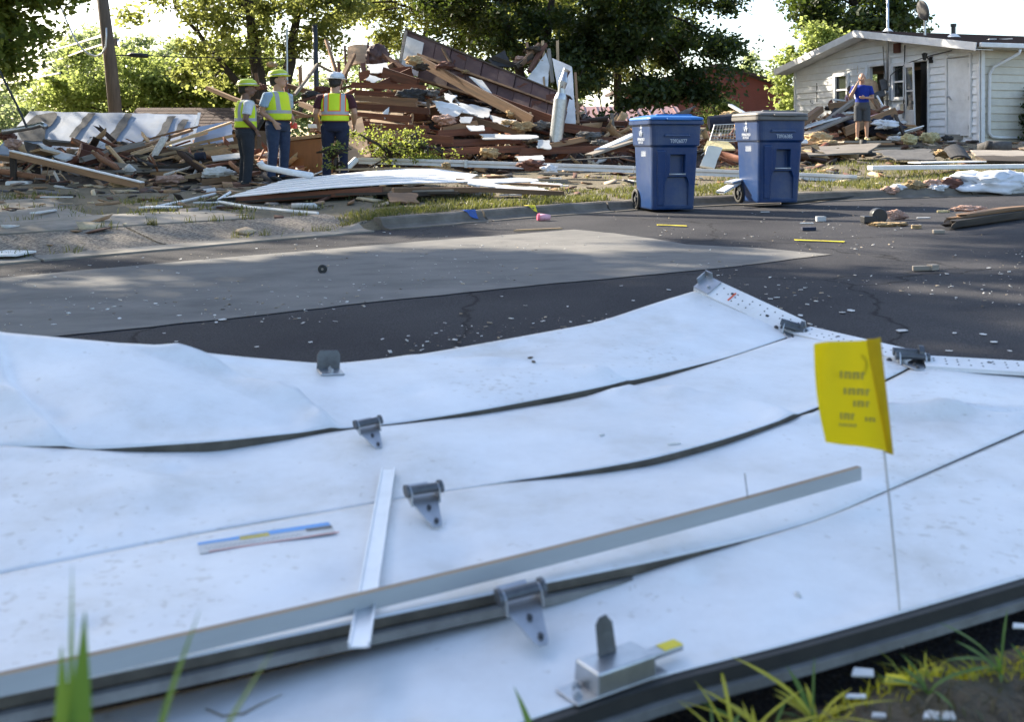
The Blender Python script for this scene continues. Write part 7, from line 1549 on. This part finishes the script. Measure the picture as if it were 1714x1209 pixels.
sheet([(1447, 128, 28.6), (1476, 140, 28.8), (1480, 180, 28.4), (1452, 186, 27.6)], .03, 'ply', 'bent brown plywood sheet under the broken window', None, curl=.15)
sheet([(1474, 132, 28.8), (1486, 134, 28.9), (1488, 150, 28.6), (1478, 150, 28.5)], .05, 'greyfelt', 'grey duct piece hanging at the broken window', None, curl=.06); sheet([(1455, 158, 28.3), (1480, 150, 28.6), (1482, 160, 28.4), (1456, 168, 28.1)], .04, 'greyfelt', 'grey metal strip across the plywood sheet', None)
sheet([(1418, 144, 30), (1430, 142, 30), (1432, 172, 28.6), (1412, 172, 28.4)], .03, 'pale', 'pink insulation board beside the left window', None, rag=.12)
sheet([(1386, 196, 27), (1400, 176, 27.8), (1412, 184, 27.4), (1396, 200, 26.8)], .04, 'felt', 'black sheet leaning in the heap under the left window', None)
for k, (x, y, D, r_, m_, sq_, lb) in enumerate(((1470, 210, 25.8, .5, 'dkcloth', (1.5, .8, .6), 'dark blue tarp bundle under the brown beam'), (1480, 208, 25.2, .28, 'cloth', (1.2, .7, .5), 'pale blanket on the dark blue tarp'), (1405, 205, 26, .36, 'panel', (1.1, .8, .7), 'dark patterned cloth bundle in the white house heap'), (1370, 232, 22.6, .26, 'insul', (1.3, .8, .6), 'tan insulation clump behind the dark lidded bin'), (1384, 240, 22, .22, 'insul', (1.4, .8, .4), 'second tan insulation clump behind the dark lidded bin'), (1522, 233, 24.2, .2, 'insul_y', (1.1, .8, .7), 'yellow insulation clump before the storm door'), (1556, 231, 24.4, .22, 'insul_y', (1.1, .8, .7), 'yellow insulation clump right of the storm door'), (1340, 228, 25, .3, 'greyfelt', (1.5, 1, .5), 'grey debris lump left of the white house heap'), (1430, 192, 26.8, .3, 'drywall', (1.4, .8, .35), 'white plaster lump in the white house heap'), (1586, 231, 24.4, .12, 'felt', (1.3, .8, .6), 'black lump at the closed door sill'), (1500, 232, 24.8, .2, 'drywall', (1.4, .8, .35), 'white crumpled scrap before the storm door'), (1580, 257, 19.6, .16, 'insul', (1.4, .8, .6), 'tan insulation clump by the raised black felt'))):
    lump((x, y, D), r_, m_, lb, None, 'debris_clump', 'clump', sq_, .5, k + 30)
mf = Vector((p4[0], p4[1], p4[2]))
gz_ = tz(mf.x, mf.y); nn = max(2, int((mf.z - gz_) / .05))
for k in range(nn):
    zz = mf.z - .028 - k * .05; plank(mf + Vector((-.55 - .1 * k, -.12 + .03 * (k % 2), zz - mf.z)), mf + Vector((.6 + .08 * k, .0, zz - mf.z)), .42, .046, ['wood_grey', 'wood_mid', 'wood_dark'][k % 3], 'board in the low stack under the feet of the man in blue', 'boards under the man in blue')
# loose sheets over the right yard
sheet([(1345, 246, 20.6), (1478, 240, 21.6), (1455, 256, 19.8), (1350, 260, 19.3)], .03, 'wood_grey', 'flat weathered plywood sheet on the right yard', None, rag=.06); sheet([(1455, 252, 20), (1560, 250, 20.4), (1570, 268, 18.6), (1500, 268, 18.5)], .02, 'greyfelt', 'grey roofing sheet flat on the right yard', None, rag=.08)
sheet([(1580, 244, 19.2), (1612, 240, 19.6), (1632, 266, 18.4), (1592, 258, 18.4)], .03, 'felt', 'raised black roofing felt flap on the right yard', None, curl=.08); sheet([(1618, 252, 19.4), (1735, 254, 20), (1740, 268, 18.8), (1635, 264, 18.6)], .05, 'wood_grey', 'wide brown shingle sheet at the right edge of the yard', None, rag=.08)
sheet([(1630, 262, 18.6), (1740, 262, 18.8), (1740, 272, 18), (1650, 270, 18)], .04, 'wood_dark', 'dark curled board under the wide shingle sheet', None)
obj('felt_roll', MB().tube([P(1636, 247, 20.4), P(1655, 246, 20.3), P(1692, 246, 20.2)], [.07, .13, .11], 14), MT['greyfelt'], smooth=True, label='dark roofing roll lying on the right yard', cat='roll'); obj('felt_upright', MB().tube([P(1654, 252, 20), P(1656, 236, 20)], [.09, .06], 10), MT['felt'], smooth=True, label='small black upturned felt piece on the roofing roll', cat='felt')
bt_ = GT(1444, 262); obj('black_boot', MB().tube([bt_ + Vector((0, 0, 0)), bt_ + Vector((0, 0, .12)), bt_ + Vector((.01, 0, .25)), bt_ + Vector((.01, 0, .36))], [.085, .08, .075, .07], 14).tube([bt_ + Vector((.05, -.02, .06)), bt_ + Vector((.2, -.06, .04)), bt_ + Vector((.26, -.08, .02))], [.08, .07, .04], 12), MT['rubber'], smooth=True, label='black rubber boot standing on the right yard', cat='boot')
fs_ = empty('fallen_fascia', P(1580, 280, 16), label='long white fascia board lying along the right verge', cat='fascia board'); f0 = fs_.location
obj('fascia', MB().beam(P(1456, 281, 16.0) - f0, P(1735, 278, 16.6) - f0, .16, .07), MT['white'], fs_, bevel=.01); obj('fascia_flap', MB().beam(P(1530, 272, 16.4) - f0, P(1640, 270, 16.8) - f0, .3, .02), MT['white'], fs_)
obj('black_hose', MB().tube([GT(1308, 344) + Vector((0, 0, .03))] + [GT(x, y + 3) + Vector((0, 0, .035)) for x, y in ((1330, 340.5), (1370, 335.5), (1430, 331), (1490, 329), (1540, 324), (1562, 320))], .02, 8), MT['rubber'], smooth=True, label='thin black hose lying along the right kerb', cat='hose')
# white bag and insulation in the right gutter
lump(GT(1662, 322) + Vector((0, 0, .10)), .46, 'cloth', 'big crumpled white sheet heaped against the right kerb', None, 'white_sheet', 'cloth', (1.7, .7, .42), .55, 3)
for k, (x, y, r_, m_, lb) in enumerate(((1564, 312, .13, 'insul_p', 'pink insulation clump by the white sheet'), (1568, 318, .12, 'cloth', 'white torn lump by the white sheet'), (1590, 312, .16, 'rust', 'dark red torn lump by the white sheet'), (1530, 318, .14, 'insul', 'tan paper lump in the right gutter'), (1503, 319, .1, 'cloth', 'pale plastic lump in the right gutter'), (1490, 325, .12, 'insul_p', 'flat pinkish scrap in the right gutter'), (1640, 302, .16, 'insul', 'tan insulation clump on the white sheet'))):
    lump(GT(x, y + 4) + Vector((0, 0, .06)), r_, m_, lb, None, 'gutter_debris', 'clump', (1.3, .9, .6), .55, k + 60)

# --- things lying on the street
cb_ = empty('charred_beam', G(1650, 378), label='long charred split beam lying on the street at the right edge', cat='beam'); c0 = cb_.location
for k, (y0, z0, w, h_, m_) in enumerate(((0, .05, .10, .06, 'wood_dark'), (.07, .06, .06, .07, 'wood_mid'), (.03, .105, .09, .025, 'wood_mid'), (-.05, .03, .04, .05, 'wood_dark'))):
    a = G(1580 + 8 * k, 386 - 2 * k) + Vector((0, y0, z0)); b = G(1760, 360) + Vector((0, y0 + .02, z0))
    o = plank(a, b, w, h_, m_, None, None, 'splintered_layer', None, jag=.3); o.parent = cb_; o.matrix_parent_inverse = Matrix.Translation(-c0)
lump(Vector(G(1622, 371) + Vector((0, .02, .13))), .1, 'insul_p', 'pinkish insulation stuck on the charred beam', None, seed=3, sq=(1.9, .7, .3))
bl = empty('black_fan', G(1470, 374), label='black plastic round housing lying on the street', cat='housing')
obj('round_housing', MB().tube([(0, -.05, .075), (0, .05, .075)], .078, 18), MT['blackp'], bl, bevel=.01); obj('flat_arm', MB().box((-.09, 0, .04), (.14, .12, .07)), MT['blackp'], bl, bevel=.01)
lump(Vector(G(1500, 368) + Vector((0, 0, .05))), .09, 'insul_p', 'rusty pink scrap right of the black housing', None, seed=5, sq=(1.2, .8, .7)); lump(Vector(G(1485, 379) + Vector((0, 0, .02))), .1, 'insul', 'flat torn tan scrap before the black housing', None, seed=6, sq=(2.0, .8, .3))
def blk(x, y, sx, sy, sz, rz, mt, lb, nm='street_scrap', cat='scrap'):
    obj(nm, MB().prism([(-sx / 2, -sy / 2), (sx / 2, -sy * .42), (sx * .46, sy / 2), (-sx * .4, sy * .44)], 0, sz), MT[mt], mw=Matrix.Translation(G(x, y) + Vector((0, 0, .004))) @ Matrix.Rotation(rz, 4, 'Z'), label=lb, cat=cat, bevel=.002)
blk(1541, 454, .12, .04, .03, .1, 'wood_grey', 'small grey wooden block on the shaded asphalt'); blk(1561, 453, .07, .05, .035, .5, 'wood_grey', 'stubby wooden chip right of the grey wooden block'); blk(1352, 386, .14, .07, .03, .2, 'dkcloth', 'small dark plastic case on the street'); blk(1350, 375, .14, .02, .01, 0, 'chip', 'thin white strip on the street'); blk(1373, 371, .11, .05, .05, .3, 'chip', 'white ribbed clip standing on the street'); blk(1533, 383, .09, .05, .03, 0, 'insul', 'tan scrap right of the torn tan scrap'); blk(1570, 391, .1, .06, .03, 0, 'wood_grey', 'grey chip before the charred beam end'); blk(1545, 366, .16, .03, .01, .2, 'chip', 'thin pale strip behind the grey chip'); blk(1578, 356, .14, .05, .02, 0, 'insul_y', 'pale yellow scrap left of the charred beam'); blk(900, 386, .55, .03, .015, .45, 'wood_light', 'thin wooden lath lying by the pale street patch'); blk(1280, 356, .12, .02, .01, .3, 'chip', 'white sliver before the dark lidded bin')
o = sheet([G(1325, 401, .01), G(1415, 403.5, .01), G(1412, 404.8, .01), G(1330, 402.4, .01)], .004, 'yellowpaint', 'bright yellow ribbon lying on the street', None, 'yellow_ribbon', 'ribbon'); o = sheet([G(1098, 376, .01), G(1150, 378, .01), G(1150, 379, .01), G(1100, 377, .01)], .004, 'yellowpaint', 'short yellow strip on the street before the bins', None, 'yellow_strip', 'ribbon')
cp = empty('round_cap_lid', G(540, 458) + Vector((0, 0, 0)), label='small round black cap standing on the pale street patch', cat='lid')
obj('disc', MB().tube([(0, -.012, .032), (0, .012, .032)], .032, 18), MT['blackp'], cp, bevel=.004); obj('center_button', MB().tube([(0, -.014, .032), (0, -.012, .032)], .009, 10), MT['wood_grey'], cp)
pc = empty('pink_cup', G(910, 370), label='pink plastic cup lying in the gutter', cat='cup'); pc.rotation_euler = (0, 0, R(10)); pc.scale = (.72, .72, .72)
obj('cup_body', MB().tube([(-.075, 0, .06), (.1, 0, .055)], [.058, .045], 18), M('pale_pink_plastic', (.82, .42, .5), None, 5, .35, 0), pc, smooth=True); obj('cup_lid', MB().tube([(-.1, 0, .062), (-.07, 0, .06)], [.05, .062], 18), MT['pink'], pc)
# white chips: the larger ones singly, the dust as stuff
GC = 'white chips strewn over the street'
cm = []
for k in range(4):
    pts = [(math.cos(a) * random.uniform(.6, 1.1), math.sin(a) * random.uniform(.5, 1)) for a in np.linspace(0, 2 * PI, 7)[:-1]]
    me = MB().prism(pts, 0, .12).mesh('paint_chip'); me.materials.append(MT['chip']); cm.append(me)
spots = [(1120, 487, 12), (1300, 500, 14), (1425, 522, 16), (1510, 556, 20), (1598, 560, 14), (1646, 562, 14), (1664, 575, 18), (1690, 590, 9), (1600, 500, 8), (1588, 590, 16), (1340, 530, 12), (1205, 500, 10), (1410, 525, 16), (1585, 460, 10), (1655, 450, 10), (1675, 460, 9), (730, 560, 12), (640, 570, 10), (520, 575, 9), (372, 537, 14), (560, 540, 10), (840, 498, 8), (300, 530, 10), (455, 490, 9), (260, 510, 11), (200, 535, 12), (90, 545, 12), (610, 515, 8), (560, 600, 10), (430, 583, 12), (275, 560, 9), (295, 574, 9), (1180, 520, 8), (1060, 505, 8), (950, 515, 9), (1040, 480, 7)]
for _ in range(120):
    y = 350 + 220 * random.random() ** 1.1; spots.append((random.uniform(0, 1714), y, (2.5 + 7 * random.random() ** 2.5) * (y - 240) / 300 + 1))
for k, (x, y, w) in enumerate(spots):
    g = G(x, y)
    if float(sdist(g.x, g.y)) > -.1 or (k > 36 and noise.fractal((g.x * .8, g.y * .8, 21), .9, 2, 4) < -.05): continue
    s_ = w / F * g.y * .5; o = bpy.data.objects.new('paint_chip', cm[k % 4]); COL.objects.link(o); o.location = g + Vector((0, 0, .006)); o.scale = (s_, s_ * random.uniform(.5, 1.2), s_ * .5 + .003); o.rotation_euler = (random.gauss(0, .06), random.gauss(0, .06), random.uniform(0, 6))
    qs = 'on the pale street patch' if 385 < y < 560 - (x - 120) * .106 and x < 1390 and y > 465 - x * .083 else ('on the dark asphalt behind the pale patch' if y < 430 else 'on the dark asphalt before the pale patch')
    tag(o, '%s white paint chip %s, %s' % ('tiny' if w < 6 else 'small' if w < 10 else 'larger', qs, ['far left', 'left', 'left of centre', 'right of centre', 'right', 'far right'][int(min(max(x, 0), 1713) / 286)]), 'chip', GC)
pts = []
for _ in range(4200):
    y = 345 + 260 * random.random() ** 1.3; g = G(random.uniform(-40, 1760), y)
    pts.append((g.x, g.y, g.z + .008))
pts = np.array(pts); pts = pts[sdist(pts[:, 0], pts[:, 1]) < -.05]; pts = pts[fbm(pts[:, 0], pts[:, 1], .8, 21) + rng.normal(0, .12, len(pts)) > .02]
o = scraps('chip_dust', 'fine white specks sprinkled over the street', pts, .005, .03, 'scrapw', .1)

# ------------------------------------------------------------------ near verge plants, right at the camera
def weed(name, base, specs, mat, label, group=None, w=.01):
    base = Vector(base); t = empty(name, base, label=label, cat='weed', group=group)
    for (az, ln, lean, wd) in specs:
        d = Vector((math.cos(az), math.sin(az), 0)); s_ = Vector((-d.y, d.x, 0)); V = []; Fc = []; n = 8
        for i in range(n + 1):
            u = i / n; p = d * (lean * ln * u ** 1.7) + Vector((0, 0, ln * (u - .35 * lean * u * u))); ww = wd * (.45 + .55 * min(1, u * 2.5)) * min(1, (1 - u) * 4.2 + .02) ** .8
            V += [p - s_ * ww, p + d * ww * .25, p + s_ * ww]
            if i: q_ = (i - 1) * 3; Fc += [(q_, q_ + 1, q_ + 4, q_ + 3), (q_ + 1, q_ + 2, q_ + 5, q_ + 4)]
        obj('blade', MB().add(V, Fc), mat, t, smooth=True)
    return t
def NG(px, py, z=.03): return V3(px, py, z)
weed('grass_tuft', (-.325, .75, .03), [(1.9, .49, .07, .0025), (.5, .47, .2, .010), (1.3, .455, .04, .013), (2.2, .43, .05, .010), (.3, .46, .32, .009)], MT['blade'], 'blurred green grass tuft at the lower left corner')
weed('grass_tuft', (-.215, 1.14, .03), [(1.5, .15, .1, .005), (1.0, .1, .3, .004)], MT['blade'], 'single upright grass blade at the bottom middle left')
weed('grass_tuft', (.045, 1.2, .03), [(2.3, .16, .4, .005), (2.0, .11, .5, .005)], MT['blade'], 'bent grass blade left of the slide lock')
for k, (x, y, n_, ln, mt, lb) in enumerate(((1190, 1165, 8, .115, 'yblade', 'yellow sprayed grass clump beside the slide lock'), (1255, 1160, 9, .11, 'yblade', 'yellow sprayed weed right of the slide lock'), (1330, 1165, 8, .105, 'yblade', 'arching yellow sprayed blades near the door edge'), (1300, 1120, 4, .09, 'blade', 'small green weed against the door seal'), (1230, 1125, 5, .08, 'blade', 'green weed right behind the yellow clump'), (1490, 1090, 4, .08, 'blade', 'small green sprig below the marker flag'), (1605, 1060, 5, .11, 'blade', 'curling green sprig right of the marker flag'), (1650, 1040, 4, .09, 'blade', 'thin green sprig near the right edge'), (1170, 1215, 6, .08, 'blade', 'dark green weed at the bottom below the lock'), (1250, 1225, 6, .07, 'yblade', 'yellow green weed at the bottom edge'))):
    b = NG(x, y, .035); b.y = min(b.y, 1.27 + .48 * (b.x - .205)); b.z = float(nearz(np.array(b.x), np.array(b.y))) - .005; weed('weed', b, [(random.uniform(0, 6.28), ln * random.uniform(.35, 1.0), random.uniform(.6, 1.6), random.uniform(.0015, .0045)) for _ in range(int(n_ * 1.7))], MT[mt], lb, 'weeds along the door edge')
vp = []
for _ in range(5200):
    x = random.uniform(.1, 1.5); y = random.uniform(.75, 1.25 + .48 * (x - .2)); vp.append((x, y, float(nearz(np.array(x), np.array(y)))))
vp = np.array(vp); blades('verge_litter', vp, .006, .03, .004, MT['litter'], 2.5, label='short dry grass and litter on the near verge soil', cat='grass', kind='stuff')
yp = []
for _ in range(300):
    t = random.random(); c = NG(1380, 1168, .04).lerp(NG(1790, 1095, .04), t); x, y = c.x + random.gauss(0, .02), c.y + random.gauss(0, .022); yp.append((x, y, float(nearz(np.array(x), np.array(y)))))
blades('painted_grass', np.array(yp), .006, .022, .005, MT['yblade'], 2.5, label='stripe of short grass sprayed yellow on the near verge', cat='grass', kind='stuff')
for x, y, w, lb in ((1443, 1128, .03, 'white paint flake beside the yellow grass stripe'), (1432, 1168, .026, 'white paint flake below the yellow grass stripe'), (1570, 1200, .04, 'grey flake at the bottom right'), (1470, 1200, .018, 'small white flake at the bottom edge'), (1705, 1050, .02, 'white flake at the right edge of the verge'), (1500, 1140, .035, 'yellow stick on the sprayed stripe')):
    g = NG(x, y, .05); w *= .6; obj('verge_flake', MB().prism([(-w, -w * .4), (w * .8, -w * .5), (w, w * .3), (-w * .5, w * .5)], 0, .003), MT['yellowpaint'] if 'stick' in lb else MT['chip'], mw=Matrix.Translation(g) @ Matrix.Rotation(random.uniform(-.3, .3), 4, 'X'), label=lb, cat='flake')
